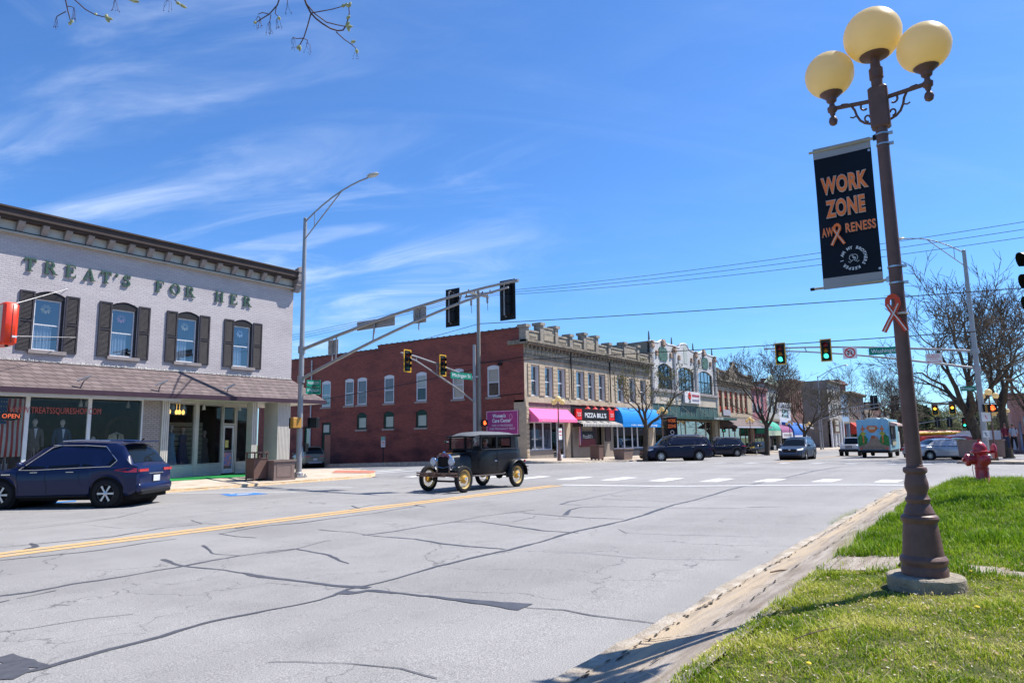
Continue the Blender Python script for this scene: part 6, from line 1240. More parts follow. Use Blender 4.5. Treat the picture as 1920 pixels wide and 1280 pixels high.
def btext(s, u, v, w_, h_, m=ORG, outline=True, bold=.055):
    org = bp(u, v, .024)
    if outline: text(s, h_/.72, (org[0]+.0015, org[1], org[2]), (0, -1, 0), (0, 0, 1), mat('banner_outline', (.55, .50, .48), .6), ban, 'letter_outline', .0, bold=bold*h_*1.7, width=w_*BWd*1.02, space=1.1)
    text(s, h_/.72, (org[0]-.001, org[1], org[2]), (0, -1, 0), (0, 0, 1), m, ban, 'lettering', .0, bold=bold*h_*.9, width=w_*BWd, space=1.1)
btext('WORK', .50, .292, .80, .130); btext('ZONE', .50, .460, .67, .130); btext('AW', .155, .615, .20, .072, bold=.03); btext('RENESS', .72, .609, .50, .072, bold=.03)
def ribbon(parent, m, ms, cy, cz, h, x, col_edge=None, flip=1):
    """awareness ribbon: loop with two crossed tails, flat cut-out"""
    k = MB(); wd = h*.17
    def strip(pts, dx):
        L_, Rr = [], []
        for i, p in enumerate(pts):
            t = Vector(pts[min(i+1, len(pts)-1)])-Vector(pts[max(i-1, 0)]); t.normalize(); nrm = Vector((-t.y, t.x)); L_.append(Vector(p)+nrm*wd/2); Rr.append(Vector(p)-nrm*wd/2)
        for i in range(len(pts)-1): k.add([(x+d_, cy-q.x*h, cz+q.y*h) for d_ in (dx, dx+.006) for q in (L_[i]/1, L_[i+1]/1, Rr[i+1]/1, Rr[i]/1)], [(0, 1, 2, 3), (7, 6, 5, 4), (0, 4, 5, 1), (2, 6, 7, 3)])
    wd = .13
    a_ = [(.27, -.5), (.12, -.22), (-.02, .02), (-.13, .25), (-.12, .38), (-.06, .46), (.02, .48)]
    b_ = [(-.27, -.5), (-.12, -.22), (.02, .02), (.13, .25), (.12, .38), (.06, .46), (-.02, .48)]
    strip(a_, 0); strip(b_, -.010)
    o = k.build('ribbon', m, parent)
    k = MB(); wd = .03; strip([(p[0]+.0, p[1]) for p in a_[:4]], -.0135); strip(b_[:4], -.0165); k.build('white_stripe', ms, parent)
    return o
p_ = bp(.325, .64); ribbon(ban, ORG, mat('ribbon_pale', (.75, .6, .52), .6), p_[1], p_[2], .165, p_[0]-.03)
c_ = bp(.56, .815, .022); s_ = 'I AM MY BROTHERS KEEPER '; R0 = .083
for i, ch in enumerate(s_):
    if ch == ' ': continue
    a_ = R_(180+8)-math.tau*i/len(s_); U = (0, -math.sin(a_), math.cos(a_)); 
    uy, uz = math.cos(a_)*R0, math.sin(a_)*R0
    tx, tz = math.sin(a_), -math.cos(a_)
    text(ch, .031, (c_[0], c_[1]-uy, c_[2]+uz), (0, -tx, tz), (0, -math.cos(a_), math.sin(a_)), WL, ban, 'motto_letter', .0, bold=.0012)
k = MB(); cy_, cz_ = c_[1], c_[2]
def ln(pts, r=.002): k.tube([(c_[0]-.002, cy_-a_*.85, cz_+b__*.85) for a_, b__ in pts], r, 5)
ln([(-.045, -.028), (-.03, -.04), (-.018, -.03), (-.03, -.012), (-.036, .0), (-.03, .022), (-.012, .034), (.0, .03)]); ln([(.045, -.028), (.03, -.04), (.018, -.03), (.03, -.012), (.036, .0), (.03, .022), (.012, .034), (-.008, .026)]); ln([(-.018, -.03), (-.004, -.016), (.01, -.016)]); ln([(.018, -.03), (.004, -.022)]); ln([(-.012, .02), (.008, .008), (.022, .0)]); ln([(-.008, .012), (.01, .0), (.02, -.008)]); ln([(-.006, .003), (.006, -.006), (.016, -.014)])
k.build('clasped_hands', WL, ban)
for v, m_ in ((.02, 1), (.985, 0)):
    k = MB(); y0_ = BWd+.03 if m_ else BWd+.075; k.tube([(0, -.05 if m_ else -.07, -v*BH), (0, y0_, -v*BH)], .0105, 8); k.build('rod', mat('rod_tan', (.42, .38, .30), .5), ban)
    k = MB(); k.prism([(-.09, -v*BH-.04), (-.045, -v*BH-.015), (-.02, -v*BH-.018), (-.02, -v*BH+.018), (-.05, -v*BH+.03), (-.09, -v*BH+.03)], lambda u, w_, d=0: (d, u, w_), -.012, .012); k.build('rod_bracket', BLK if m_ else STEELP, ban)
k = MB(); k.lathe([(.013, -.015), (.013, .015)], (0, BWd+.085, -.985*BH), 8, 'Y'); k.build('rod_cap', BLK, ban)
for u, v in ((.965, .095), (.965, .905)):
    k = MB(); p_ = bp(u, v, .008); k.lathe([(.004, -.002), (.010, -.003), (.010, .002), (.004, .002)], (p_[0], p_[1], p_[2]), 10, 'X'); k.build('grommet', STEELP, ban)
rb = thing('awareness_ribbon', 'orange and white cut-out ribbon strapped to the nearest lamp post', 'ribbon', (LX-.075, LY+.03, 2.49))
ribbon(rb, mat('ribbon_orange', (.70, .07, .02), .35), mat('ribbon_white', (.7, .68, .68), .4), 0, 0, .27, -.01)
k = MB(); k.lathe([(.0565, -.006), (.060, -.006), (.060, .006), (.0565, .006)], (.068, -.03, .0), 20); k.build('zip_tie', mat('zip_white', (.7, .68, .68), .4), rb)
text('AWARENESS', .028, (-.030, -.055, -.07), (0, -.52, -.85), (0, -.85, .52), BLK, rb, 'ribbon_lettering', .0)
# far lamps
lamps = [(39.0, 23.9, 'brown three globe street lamp in front of the pink awning'), (54.9, 23.3, 'three globe street lamp with a small banner by the teal canopy'), (79.6, 23.2, 'three globe street lamp in front of the brown shingled awning'), (97.6, 23.2, 'three globe street lamp by the royal blue awning'), (109.5, 23.2, 'three globe street lamp near the far cross street')]
far0 = None
for i, (x, y, lb) in enumerate(lamps):
    z = walk_h(x, y)
    if far0 is None: far0 = post_lamp(lb, (x, y, z), 0, detail=False); o = far0
    else: o = dup(far0, (x, y, z), label=lb)
    o.scale = (1.03, 1.03, 1.03*(1 if i < 2 else .97))
for i, (px, py, X) in enumerate(((1853, 735, 50), (1873, 770, 64), (1879, 765, 70), (1890, 800, 92))):
    Y, z = onX(px, py, X); o = dup(far0, (X, Y, z-4.1), label=['four bulb street lamp beside the signal pole on the right', 'street lamp behind the walk signal on the right', 'street lamp just past the walk signal, second of the right group', 'farthest small street lamp by the pink brick building'][i])
for j, (x, y) in enumerate(((54.9, 23.3),)):
    bb = thing('banner', 'small black banner with orange words on the second street lamp across the road', 'banner', (x+.1, y-.35, 2.3)); k = MB(); k.box((-.02, -.9, -.9), (.02, 0, .9)); k.build('fabric', Bn, bb)
    for z_, s__ in ((.55, 'WORK'), (.1, 'ZONE')): text(s__, .38, (-.03, -.45, z_), (0, -1, 0), (0, 0, 1), ORG, bb, 'lettering', .002, width=.75, bold=.02)
    k = MB(); k.lathe([(.13, -.005), (.17, -.005), (.17, .005), (.13, .005), (.13, -.005)], (-.03, -.45, -.4), 12, 'X', capped=0); k.build('motto_ring', WL, bb)
    k = MB(); k.tube([(0, -.95, .9), (0, .3, .9)], .03, 6); k.tube([(0, -.95, -.9), (0, .3, -.9)], .03, 6); k.build('rod', WINF, bb)
# traffic signals
SGY = paint('signal_yellow', (.75, .40, .01), .4, .3); SBK = mat('signal_black', (.012, .014, .016), .45)
LENS = {('r', 1): mat('lens_red_lit', (1, .05, .03), .4, var=0, emit=2.2), ('r', 0): mat('lens_red', (.22, .01, .012), .3, var=0), ('y', 0): mat('lens_amber', (.38, .16, .01), .3, var=0), ('g', 0): mat('lens_green', (.01, .09, .06), .3, var=0), ('g', 1): mat('lens_green_lit', (.05, 1, .60), .4, var=0, emit=1.7), ('y', 1): mat('lens_amber_lit', (1, .45, .03), .4, var=0, emit=2.5)}
def signal(label, loc, rz, lit='', plate=True, rim=True, group='traffic lights over the street'):
    """faces local -Y"""
    t = thing('traffic_light', label, 'traffic light', loc, rz, group=group)
    if plate:
        k = MB(); k.cbox((0, .02, 0), (.66, .012, 1.42)); k.build('backplate', SBK, t)
        if rim:
            k = MB()
            for q in ((-.33, -.27, -.71, .71), (.27, .33, -.71, .71), (-.27, .27, .65, .71), (-.27, .27, -.71, -.65)): k.box((q[0], .006, q[2]), (q[1], .012, q[3]))
            k.build('yellow_border', SGY, t)
    for i, c in enumerate('ryg'):
        z = .36-.36*i; k = MB(); k.cbox((0, .10, z), (.34, .2, .345), ch=.02); h = k.build('housing', SBK, t)
        k = MB(); k.lathe([(.002, -.03), (.08, -.025), (.145, 0)], (0, -.005, z), 16, 'Y', capped=0); k.build('lens', LENS[(c, 1 if lit == c else 0)], h, smooth=1)
        k = MB()
        for j in range(11):
            a0, a1 = R_(-20+20*j), R_(-20+20*(j+1)); k.quad((.155*math.cos(a0), -.005, z+.155*math.sin(a0)), (.155*math.cos(a1), -.005, z+.155*math.sin(a1)), (.15*math.cos(a1), -.25+.05*(1-math.sin(a1)), z+.15*math.sin(a1)), (.15*math.cos(a0), -.25+.05*(1-math.sin(a0)), z+.15*math.sin(a0)))
        k.build('visor', SBK, h)
    k = MB(); k.box((-.02, .2, -.62), (.02, .24, .62)); k.box((-.02, .12, .58), (.02, .24, .62)); k.box((-.02, .12, -.62), (.02, .24, -.58)); k.build('mounting_strap', STEEL, t)
    return t
def plate_sign(label, loc, rz, w_, h_, m, name='road_sign', cat='sign', back=None):
    t = thing(name, label, cat, loc, rz); k = MB(); k.cbox((0, 0, 0), (w_, .006, h_)); k.build('panel', m, t)
    if back: k = MB(); k.cbox((0, .012, 0), (w_*.96, .01, h_*.94)); k.build('back', back, t)
    return t
GRN = mat('sign_green', (.0, .21, .14), .5); WS = mat('sign_face_white', (.68, .68, .66), .5); ALU = mat('sign_back', (.33, .31, .29), .5, metal=.3, var=.1)
def mast(label, x, y, z, zt, armY, lowz, upz, endz, lum, dirn, name='signal_mast', r0=.13, base=True):
    """pole with a two-tube truss arm along Y (dirn=+1/-1 length armY) and a luminaire arm on top"""
    t = thing(name, label, 'signal pole', (x, y, z)); k = MB(); k.lathe([(r0, 0), (r0*.62, zt-z)], (0, 0, 0), 16); k.lathe([(r0*.62, zt-z), (.02, zt-z+.05)], (0, 0, 0), 12); k.build('pole', STEEL, t, smooth=1)
    if base:
        k = MB(); k.cbox((0, 0, .03), (.5, .5, .05)); k.lathe([(r0+.06, .05), (r0+.05, .18), (r0+.005, .22)], (0, 0, 0), 16)
        for a_, b__ in ((1, 1), (1, -1), (-1, 1), (-1, -1)): k.cbox((a_*.19, b__*.19, .09), (.05, .05, .09))
        k.build('base_plate', STEEL, t)
    A_ = armY*dirn; n = 10; up = []; lo = []
    for i in range(n+1):
        u = i/n; up.append((0, A_*u, (upz-z)+(endz-upz)*(1-(1-u)**1.5))); lo.append((0, A_*u*.985, (lowz-z)+(endz-.18-lowz)*(1-(1-u)**1.35)))
    k = MB(); k.tube(up, [.075-.03*i/n for i in range(n+1)], 10); k.tube(lo, [.07-.03*i/n for i in range(n+1)], 10)
    for i in (2, 4, 6, 8): k.tube([lo[i], up[i]], .03, 6)
    k.tube([(0, A_, endz-z), (0, A_+.25*dirn, endz-z)], .06, 8); k.build('truss_arm', STEEL, t, smooth=1)
    for zz_ in (upz-z, lowz-z): k = MB(); k.lathe([(r0+.03, zz_-.15), (r0+.03, zz_+.15)], (0, 0, 0), 14); k.build('arm_collar', STEEL, t)
    if lum:
        ly, lz = lum; dz = lz-(zt-.1); k = MB(); pts = [(0, ly*u, (zt-.15-z)+dz*(1-(1-u)**1.9)) for u in (0, .15, .3, .45, .6, .75, .88, 1)]
        k.tube(pts, .032, 8); k.tube([(0, 0, zt-.95-z)]+[(0, ly*u, (zt-.95-z)+(.95+dz*(1-(1-u)**1.9)-.14*0)*(u/.72) if False else (zt-.95-z)+(pts[4][2]-(zt-.95-z))*u/.6) for u in (.2, .4, .6)], .026, 8); k.tube([(0, ly*.16, zt-.95-z+(pts[4][2]-(zt-.95-z))*.27), (0, ly*.16, pts[1][2])], .018, 6)
        k.build('luminaire_arm', STEEL, t, smooth=1)
        k = MB(); s__ = 1 if ly > 0 else -1; k.ball((0, ly+s__*.28, lz-z+.0), .2, 12, (.75, 1.7, .42)); k.build('luminaire', mat('lamp_head', (.42, .43, .42), .4, var=.05), t, smooth=1)
        k = MB(); k.ball((0, ly+s__*.34, lz-z-.05), .14, 10, (.8, 1.4, .35)); k.build('lamp_lens', mat('lamp_glass', (.5, .52, .5), .2), t, smooth=1)
    return t, lambda y_: (lambda u: (upz+(endz-upz)*(1-(1-u)**1.5)))(min(1, max(0, abs(y_-y)/armY)))
MX, MY = 18.6, 24.3; mz = walk_h(MX, MY)
mL, az_ = mast('grey signal mast beside the planter, its truss arm sloping up over the main street', MX, MY, mz, 11.45, 11.2, 4.28, 5.56, 6.92, (-4.0, 12.42), -1)
signal('black backed traffic light seen from behind at the middle of the nearest truss arm', (MX+.32, 16.02, 6.42), R_(90), plate=True, rim=False)
signal('black backed traffic light seen from behind at the tip of the nearest truss arm', (MX+.32, 13.52, 6.38), R_(90), plate=True, rim=False)
for px, py, w_, h_, lb in ((620.5, 650, .62, .60, 'small square sign on the near mast arm seen from behind'), (700, 606, 2.15, .36, 'long street name sign on the near mast arm seen from behind'), (783, 590, .66, .60, 'grey square sign beside the middle traffic light seen from behind')):
    Y, z = onX(px, py, MX); t = thing('road_sign', lb, 'sign', (MX+.12, Y, z), R_(90)); k = MB(); k.cbox((0, 0, 0), (w_, .012, h_)); k.build('panel', ALU, t); k = MB()
    k.cbox((0, .03, 0), (w_*.92, .03, .035)); k.cbox((0, .05, -.12), (.04, .03, .9 if h_ > .5 else .6)); k.build('bracket', STEEL, t)
t = thing('street_name_sign', 'two stacked green street name signs on the near signal mast', 'sign', (MX+.3, MY-.4, 3.9)); 
for z, s__, w_ in ((.2, 'WASHINGTON', .8), (-.12, 'W MICHIGAN', .85)):
    k = MB(); k.box((-.02+.1, -w_*.5, z-.14), (.0+.1, w_*.5, z+.13)); o = k.build('blade', GRN, t); text(s__, .17, (.075, 0, z), (0, -1, 0), (0, 0, 1), WL, o, 'lettering', .002, width=w_*.85)
    k = MB(); k.box((-w_*.4, -.02, z-.14), (w_*.45, 0, z+.13)); o = k.build('blade', GRN, t); text(s__, .17, (0.02, -.024, z), (1, 0, 0), (0, 0, 1), WL, o, 'lettering', .002, width=w_*.75)
t['label'] = 'two stacked green street name signs on the near signal mast'
def ped(label, loc, rz, lit=True, front=True, case=None):
    t = thing('walk_signal', label, 'pedestrian signal', loc, rz, group='pedestrian walk signals')
    k = MB(); k.cbox((0, .1, 0), (.44, .2, .44), ch=.02); k.build('case', case or SBK, t); k = MB(); k.box((-.2, -.1, .17), (.2, .0, .2)); k.box((-.2, -.1, -.2), (-.17, 0, .2)); k.box((.17, -.1, -.2), (.2, 0, .2)); k.build('hood', SBK, t)
    if lit:
        k = MB(); k.ball((0, -.012, -.05), .085, 10, (1, .1, 1)); 
        for a_, l_ in ((-.065, .10), (-.022, .14), (.022, .14), (.065, .11)): k.cbox((a_, -.012, .04+l_/2-.02), (.032, .012, l_))
        k.cbox((.11, -.012, -.03), (.04, .012, .09), 0); k.build('lit_hand', mat('hand_orange', (1, .10, .02), .4, var=0, emit=2.4), t)
    return t
SYEL = mat('case_ochre', (.42, .21, .04), .5)
ped('ochre cased walk signal on the left of the near signal mast', (MX-.35, MY-.1, 2.42), R_(180), lit=False, case=SYEL)
ped('black cased walk signal on the right of the near signal mast', (MX+.32, MY-.45, 2.42), R_(-60), lit=False)
k = MB(); k.box((MX-.6, MY-.1, 2.18), (MX+.5, MY-.06, 2.22)); k.box((MX+.16, MY-.2, 1.2), (MX+.3, MY-.05, 1.55)); 
tag(k.build('push_button', SBK), 'pedestrian push button box and bracket on the near signal mast', 'push button')
t = thing('signal_mast', 'grey signal mast by the brick corner with an arm reaching left over the side street', 'signal pole', (38.0, 30.2, gz(38, 30))); z0 = t.location.z
k = MB(); k.lathe([(.14, 0), (.11, 8.3-z0)], (0, 0, 0), 14); k.build('pole', STEEL, t, smooth=1)
up = [(0, 0, 5.7-z0), (-2, 0, 6.22-z0), (-4, 0, 6.62-z0), (-6, 0, 6.93-z0), (-7.4, 0, 7.05-z0)]; lo = [(0, 0, 4.2-z0), (-2, 0, 5.1-z0), (-4, 0, 5.9-z0), (-6, 0, 6.65-z0), (-7.2, 0, 6.92-z0)]
k = MB(); k.tube(up, [.075, .07, .06, .055, .05], 8); k.tube(lo, [.07, .065, .06, .05, .045], 8)
for i in (1, 2, 3): k.tube([lo[i], up[i]], .03, 5)
k.build('truss_arm', STEEL, t, smooth=1)
k = MB(); k.tube([(0, -.3, 6.0-z0), (0, .3, 6.0-z0)], .05, 6); k.cbox((-.3, 0, 5.95-z0), (.1, .1, .2)); k.build('detector', WSP, t)
signal('yellow bordered traffic light at the far tip of the side street arm', (30.85, 29.85, 6.53), 0, lit='')
signal('yellow bordered traffic light beside the Michigan St sign', (34.2, 29.85, 6.50), 0, lit='')
t = plate_sign('green Michigan St sign on the side street arm', (36.3, 30.0, 5.95), 0, 2.05, .44, GRN, 'street_name_sign'); text('Michigan St', .36, (0, -.008, 0), (1, 0, 0), (0, 0, 1), WL, t, 'lettering', .003, width=1.75); t.rotation_euler = (0, 0, R_(-6))
ped('walk signal with a red hand on the mast before the magenta sign', (38.35, 29.6, 2.72), R_(-35), lit=True)
RX, RY = 46.0, .72; t_, _a = mast('signal mast on the far right corner with an arm reaching left over the street', RX, RY, .1, 11.85, 11.2, 5.05, 6.02, 7.15, (2.9, 13.1), 1, r0=.16)
for px0_, py0_, px1_, py1_, lb in ((1453, 642, 1474, 684, 'left one of the two green lit traffic lights on the far arm'), (1538, 634, 1560, 679, 'green lit traffic light next to the no U-turn sign')):
    Y, z = onX((px0_+px1_)/2, (py0_+py1_)/2, RX-.2); signal(lb, (RX-.25, Y, z), R_(-90), lit='g')
Y, z = onX(1593.5, 661, RX-.2); t = plate_sign('white no U-turn sign hung on the far signal arm', (RX-.2, Y, z), R_(-90), .78, .74, WS, 'road_sign')
k = MB(); k.lathe([(.24, -.008), (.31, -.008), (.31, -.005), (.24, -.005), (.24, -.008)], (0, 0, 0), 28, 'Y', capped=0); k.prism([(-.2, .16), (-.16, .2), (.2, -.16), (.16, -.2)], lambda u, v, w_=0: (u, w_, v), -.0125, -.009); k.build('red_ring', mat('sign_red_ink', (.6, .03, .03), .5), t)
k = MB(); k.tube([(-.1, -.005, -.1), (-.1, -.005, .05), (-.06, -.005, .12), (.0, -.005, .14), (.07, -.005, .12), (.1, -.005, .04), (.1, -.005, -.14)], .022, 6); k.prism([(-.18, -.06), (-.02, -.06), (-.1, -.17)], lambda u, v, w_=0: (u, w_, v), -.008, -.005); k.build('arrow', BLK, t)
Ya, za = onX(1629, 659, RX-.2); Yb, zb_ = onX(1705, 659, RX-.2); t = plate_sign('green Washington street name sign on the far signal arm', (RX-.2, (Ya+Yb)/2, za-.02), R_(-90), Ya-Yb, .42, GRN, 'street_name_sign'); text('Washington St', .34, (0, -.006, 0), (1, 0, 0), (0, 0, 1), WL, t, 'lettering', .003, width=(Ya-Yb)*.88)
Y, z = onX(1751, 672, RX-.2); t = plate_sign('white public parking lots sign hanging under the far signal arm', (RX-.2, Y, z), R_(-90), .82, .58, WS, 'road_sign')
for z_, s__ in ((.2, 'PUBLIC'), (.08, 'PARKING'), (-.05, 'LOTS')): text(s__, .13, (0, -.006, z_), (1, 0, 0), (0, 0, 1), mat('sign_red_ink', (.6, .03, .03)), t, 'lettering', .003, width=.6 if s__ != 'LOTS' else .35)
k = MB(); k.box((-.3, -.01, -.2), (.3, -.004, -.175)); k.prism([(-.36, -.187), (-.27, -.14), (-.27, -.235)], lambda u, v, w_=0: (u, w_, v), -.010, -.004); k.prism([(.36, -.187), (.27, -.14), (.27, -.235)], lambda u, v, w_=0: (u, w_, v), -.010, -.004); k.build('double_arrow', mat('sign_red_ink', (.6, .03, .03)), t)
Y, z = onX(1818, 728, 46.2); t = plate_sign('small green street name blade left of the right mast', (46.2, Y, z), R_(-90), .9, .26, GRN, 'street_name_sign'); text('Michigan St', .2, (0, -.006, 0), (1, 0, 0), (0, 0, 1), WL, t, 'lettering', .003, width=.8)
Y, z = onX(1861, 765, 45.7); ped('walk signal with a lit orange hand on the right mast', (45.6, Y, z), R_(-90), lit=True)
Y, z = onX(1847, 765, 45.8); ped('ochre side of a second walk signal on the right mast', (45.9, Y+.0, z), R_(180), lit=False, case=SYEL)
for py, w_, h_, s__ in ((781, .42, .5, 'RED BULLET'), (813, .30, .36, '')):
    Y, z = onX(1849, py, 45.75); t = plate_sign('white paper notice on the right signal mast, %s' % ('upper with red marks' if s__ else 'lower with a black arrow'), (45.78, Y, z), R_(-90), w_, h_, WS, 'notice')
    k = MB(); k.tube([(-.06, -.006, .08), (.0, -.006, .02), (-.02, -.006, -.06), (.05, -.006, -.12)], .02, 5); k.build('mark', mat('sign_red_ink2', (.6, .03, .12), .5) if s__ else BLK, t)
Yf, zf = onX(1600, 768, 118); t = thing('signal_mast', 'distant signal mast with a thin arm behind the food truck', 'signal pole', (118, 23.5, -1.0)); k = MB(); k.lathe([(.16, 0), (.12, 8)], (0, 0, 0), 8); k.build('pole', STEEL, t)
Ye, ze = onX(1695, 750, 118); k = MB(); k.tube([(0, 0, onX(1560, 773, 118)[1]+1.2), (0, Ye-23.5, ze+1)], .09, 6); k.tube([(0, 0, onX(1560, 773, 118)[1]), (0, Ye-23.5, ze+.8)], .09, 6); k.build('truss_arm', STEEL, t)
for i, (px, py) in enumerate(((1638.5, 755), (1678, 755))):
    Y, z = onX(px, py, 118); o = signal(['left', 'right'][i]+' one of two distant traffic lights seen from behind over the food truck', (118.3, Y, z), R_(90), rim=False); o.scale = (1.6,)*3
for i, (px, py, X, l) in enumerate(((1753, 766, 92, 'y'), (1785.5, 764, 92, 'y'), (1757.5, 791, 150, ''), (1780.5, 791, 150, ''), (1808.5, 792, 150, 'g'), (1828, 791, 150, ''))):
    Y, z = onX(px, py, X); signal(['amber lit distant traffic light, left of a pair above the silver sedan', 'amber lit distant traffic light, right of a pair above the silver sedan', 'tiny dark traffic light above the kayak, left', 'tiny dark traffic light above the kayak, right', 'tiny green traffic light near the planter', 'tiny dark traffic light nearest the signal mast'][i], (X, Y, z), R_(-90 if l else 90), lit=l, rim=(X < 100)).scale = (1.0, 1, 1) if X < 100 else (1.3,)*3
t = thing('signal_mast', 'distant signal mast whose arm carries the amber lights', 'signal pole', (92, -1.5, -.7)); k = MB(); k.lathe([(.15, 0), (.12, 8.4)], (0, 0, 0), 8); k.build('pole', STEEL, t); k = MB(); Y1, z1 = onX(1750, 757, 92); k.tube([(0, 0, 6.3), (0, Y1+1.7, z1+.7)], .07, 6); k.tube([(0, 0, 5.3), (0, Y1+1.5, z1+.6)], .07, 6); k.build('truss_arm', STEEL, t)
t = thing('signal_mast', 'thin far signal mast crossing behind the kayak', 'signal pole', (150, 22, -1.4)); k = MB(); k.lathe([(.16, 0), (.12, 8)], (0, 0, 0), 8); k.build('pole', STEEL, t); k = MB(); Y1, z1 = onX(1795, 782, 150); k.tube([(0, 0, onX(1715, 798, 150)[1]+.3), (0, Y1-22, z1+1.4)], .08, 6); k.build('truss_arm', STEEL, t)
x_, z_ = onY(1533, 705, 24); t = thing('street_light', 'slim distant cobra head street light above the grey corner building', 'street light', (x_, 24, -1.2)); k = MB(); k.lathe([(.12, 0), (.08, z_+1.2)], (0, 0, 0), 8); k.build('pole', STEEL, t); xb_, zb2 = onY(1573, 688, 22); k = MB(); k.tube([(0, 0, z_+1), (0, -2.2, z_+2.2), (0, -4.0, z_+2.7)], .06, 6); k.tube([(0, 0, z_+.1), (0, -2.2, z_+2.1)], .05, 6); k.build('arm', STEEL, t); k = MB(); k.ball((0, -4.3, z_+2.7), .3, 8, (.7, 1.6, .4)); k.build('luminaire', MATS['lamp_head'], t)
Y, z = onX(1945, 528, 13.5)
t = signal('black traffic light whose visors peek in at the right edge', (13.6, Y-.02, z), R_(205), plate=False)
t = thing('signal_post', 'post holding the traffic light just outside the right edge', 'signal pole', (13.9, Y-.55, zr(13.9, Y-.5))); k = MB(); k.lathe([(.07, 0), (.06, z-zr(13.9, Y)+.75)], (0, 0, 0), 12); k.build('pole', STEEL, t); k = MB(); k.tube([(0, 0, z-zr(13.9, Y)+.65), (-.25, .4, z-zr(13.9, Y)+.65)], .02, 6); k.build('bracket', STEEL, t)
# utility pole and wires
WOOD = mat('pole_wood', (.24, .225, .20), .9, var=.25, scale=4, stretch=(6, 6, .4), bump=.5)
def upole(x, y, z, h, label):
    t = thing('utility_pole', label, 'utility pole', (x, y, z)); k = MB(); k.tube([(0, 0, 0), (0, 0, h)], [.17, .12], 12); k.build('pole', WOOD, t, smooth=1)
    k = MB(); k.box((-.06, -1.2, h-.35), (.06, 1.2, h-.23)); k.box((-1.25, -.05, h-.34), (1.25, .05, h-.22)); k.build('crossarm', WOOD, t)
    for y_ in (-1.1, -.4, .4, 1.1):
        k = MB(); k.lathe([(.03, 0), (.06, .05), (.04, .1), (.055, .14), (.02, .18)], (0, y_, h-.23), 8); k.lathe([(.03, 0), (.06, .05), (.04, .1), (.055, .14), (.02, .18)], (y_, 0, h-.22), 8); k.build('insulator', mat('insulator', (.12, .08, .06), .3), t, smooth=1)
    for y_ in (-.75, .75): k = MB(); k.cbox((.12, y_, h-.75), (.1, .1, .45)); k.tube([(.12, y_, h-.5), (0, y_*.7, h-.3)], .02, 5); k.tube([(.12, y_, h-.97), (.3, y_+.1, h-1.5)], .02, 5); k.build('cutout_fuse', mat('cutout', (.12, .12, .13), .4), t)
    return t
ux, uy = 38.4, 30.2; uy = onX(897, 600, ux)[0]; upole(ux, uy, gz(ux, uy), 12.3-gz(ux, uy), 'weathered wooden utility pole with crossarms behind the middle signal mast')
upole(ux, -24, .1, 11.8, 'wooden utility pole far outside the frame on the right carrying the wires'); upole(ux, 78, -1.5, 12.8, 'wooden utility pole down the side street carrying the wires')
WIRE = mat('wire_black', (.03, .03, .035), .5)
def wire(a, b, sag, r, label, ctrl=None):
    a, b = Vector(a), Vector(b); k = MB(); n = 24; k.tube([a.lerp(b, i/n)-Vector((0, 0, sag*4*(i/n)*(1-i/n))) for i in range(n+1)], r, 5); tag(k.build('wire', WIRE), label, 'wire', 'overhead wires')
def zat(px, py): return onX(px, py, ux)
for j, (py, lb) in enumerate(((416, 'uppermost of three thin overhead wires crossing the sky'), (430, 'middle of three thin overhead wires crossing the sky'), (445, 'lowest of three thin overhead wires crossing the sky'))):
    Y, z = zat(1920, py); a = Vector((ux+.0, uy, 12.15-.12*j)); s_ = (z-a.z)/(Y-uy); b = (ux, -24, 11.75-.35*j)
    wire(a, b, max(.0, (a.z+(b[2]-a.z)*(Y-uy)/(-24-uy)-z)/(4*((Y-uy)/(-24-uy))*(1-(Y-uy)/(-24-uy)))), .014, lb)
    wire((ux, uy, 12.15-.12*j), (ux, 78, 11.2-.35*j), .5, .014, lb.replace('crossing the sky', 'running back down the side street'))
for (py0, py1, zz_, lb) in ((610, 541, None, 'thick cable running right from the wooden utility pole'), (682, 616, None, 'lower black cable passing the brick building and the far signal arm')):
    a = (ux, uy, zat(897, py0-3)[1]); Y, z = zat(1905, py1); u = (Y-uy)/(-24-uy); zb3 = z+(z-a[2])*(1-u)/u+.4; lin = a[2]+(zb3-a[2])*u; wire(a, (ux, -24, zb3), max(0, (lin-z)/(4*u*(1-u))), .024, lb)
wire((ux, uy, zat(897, 690)[1]), (ux, 70, zat(580, 745)[1]-.8), .6, .03, 'black cable crossing in front of the brick side wall windows')
wire((ux, uy, zat(897, 607)[1]), (ux, 70, 7.5), .6, .02, 'cable running left from the wooden utility pole over the brick roof')
# hydrant
hx, hy = 14.9, .33; hz = zr(hx, hy)-.02
HR = mat('hydrant_red', (.42, .02, .032), .38, var=.18, scale=9, bump=.15, bscale=25, coat=.3); t = thing('fire_hydrant', 'red fire hydrant standing in the grass near the kerb corner', 'hydrant', (hx, hy, hz), R_(-72)); t.scale = (.9, .9, .98)
k = MB(); k.lathe([(.165, 0), (.17, .03), (.125, .045), (.118, .06), (.115, .25), (.122, .26), (.122, .275), (.113, .285), (.11, .50), (.118, .53), (.165, .545), (.17, .565), (.165, .58), (.125, .59)], (0, 0, 0), 24); k.build('barrel', HR, t, smooth=1, ang=35)
k = MB(); k.lathe([(.125, .588), (.122, .64), (.108, .68), (.08, .72), (.05, .74), (.03, .75), (.03, .79), (.01, .79)], (0, 0, 0), 20); k.build('bonnet', HR, t, smooth=1, ang=40)
k = MB(); k.lathe([(.055, 0), (.06, .12), (.095, .125), (.10, .17), (.07, .19), (.03, .20), (.03, .235)], (0, .08, .40), 14, 'Y'); k.build('side_nozzle', HR, t, smooth=1, ang=40)
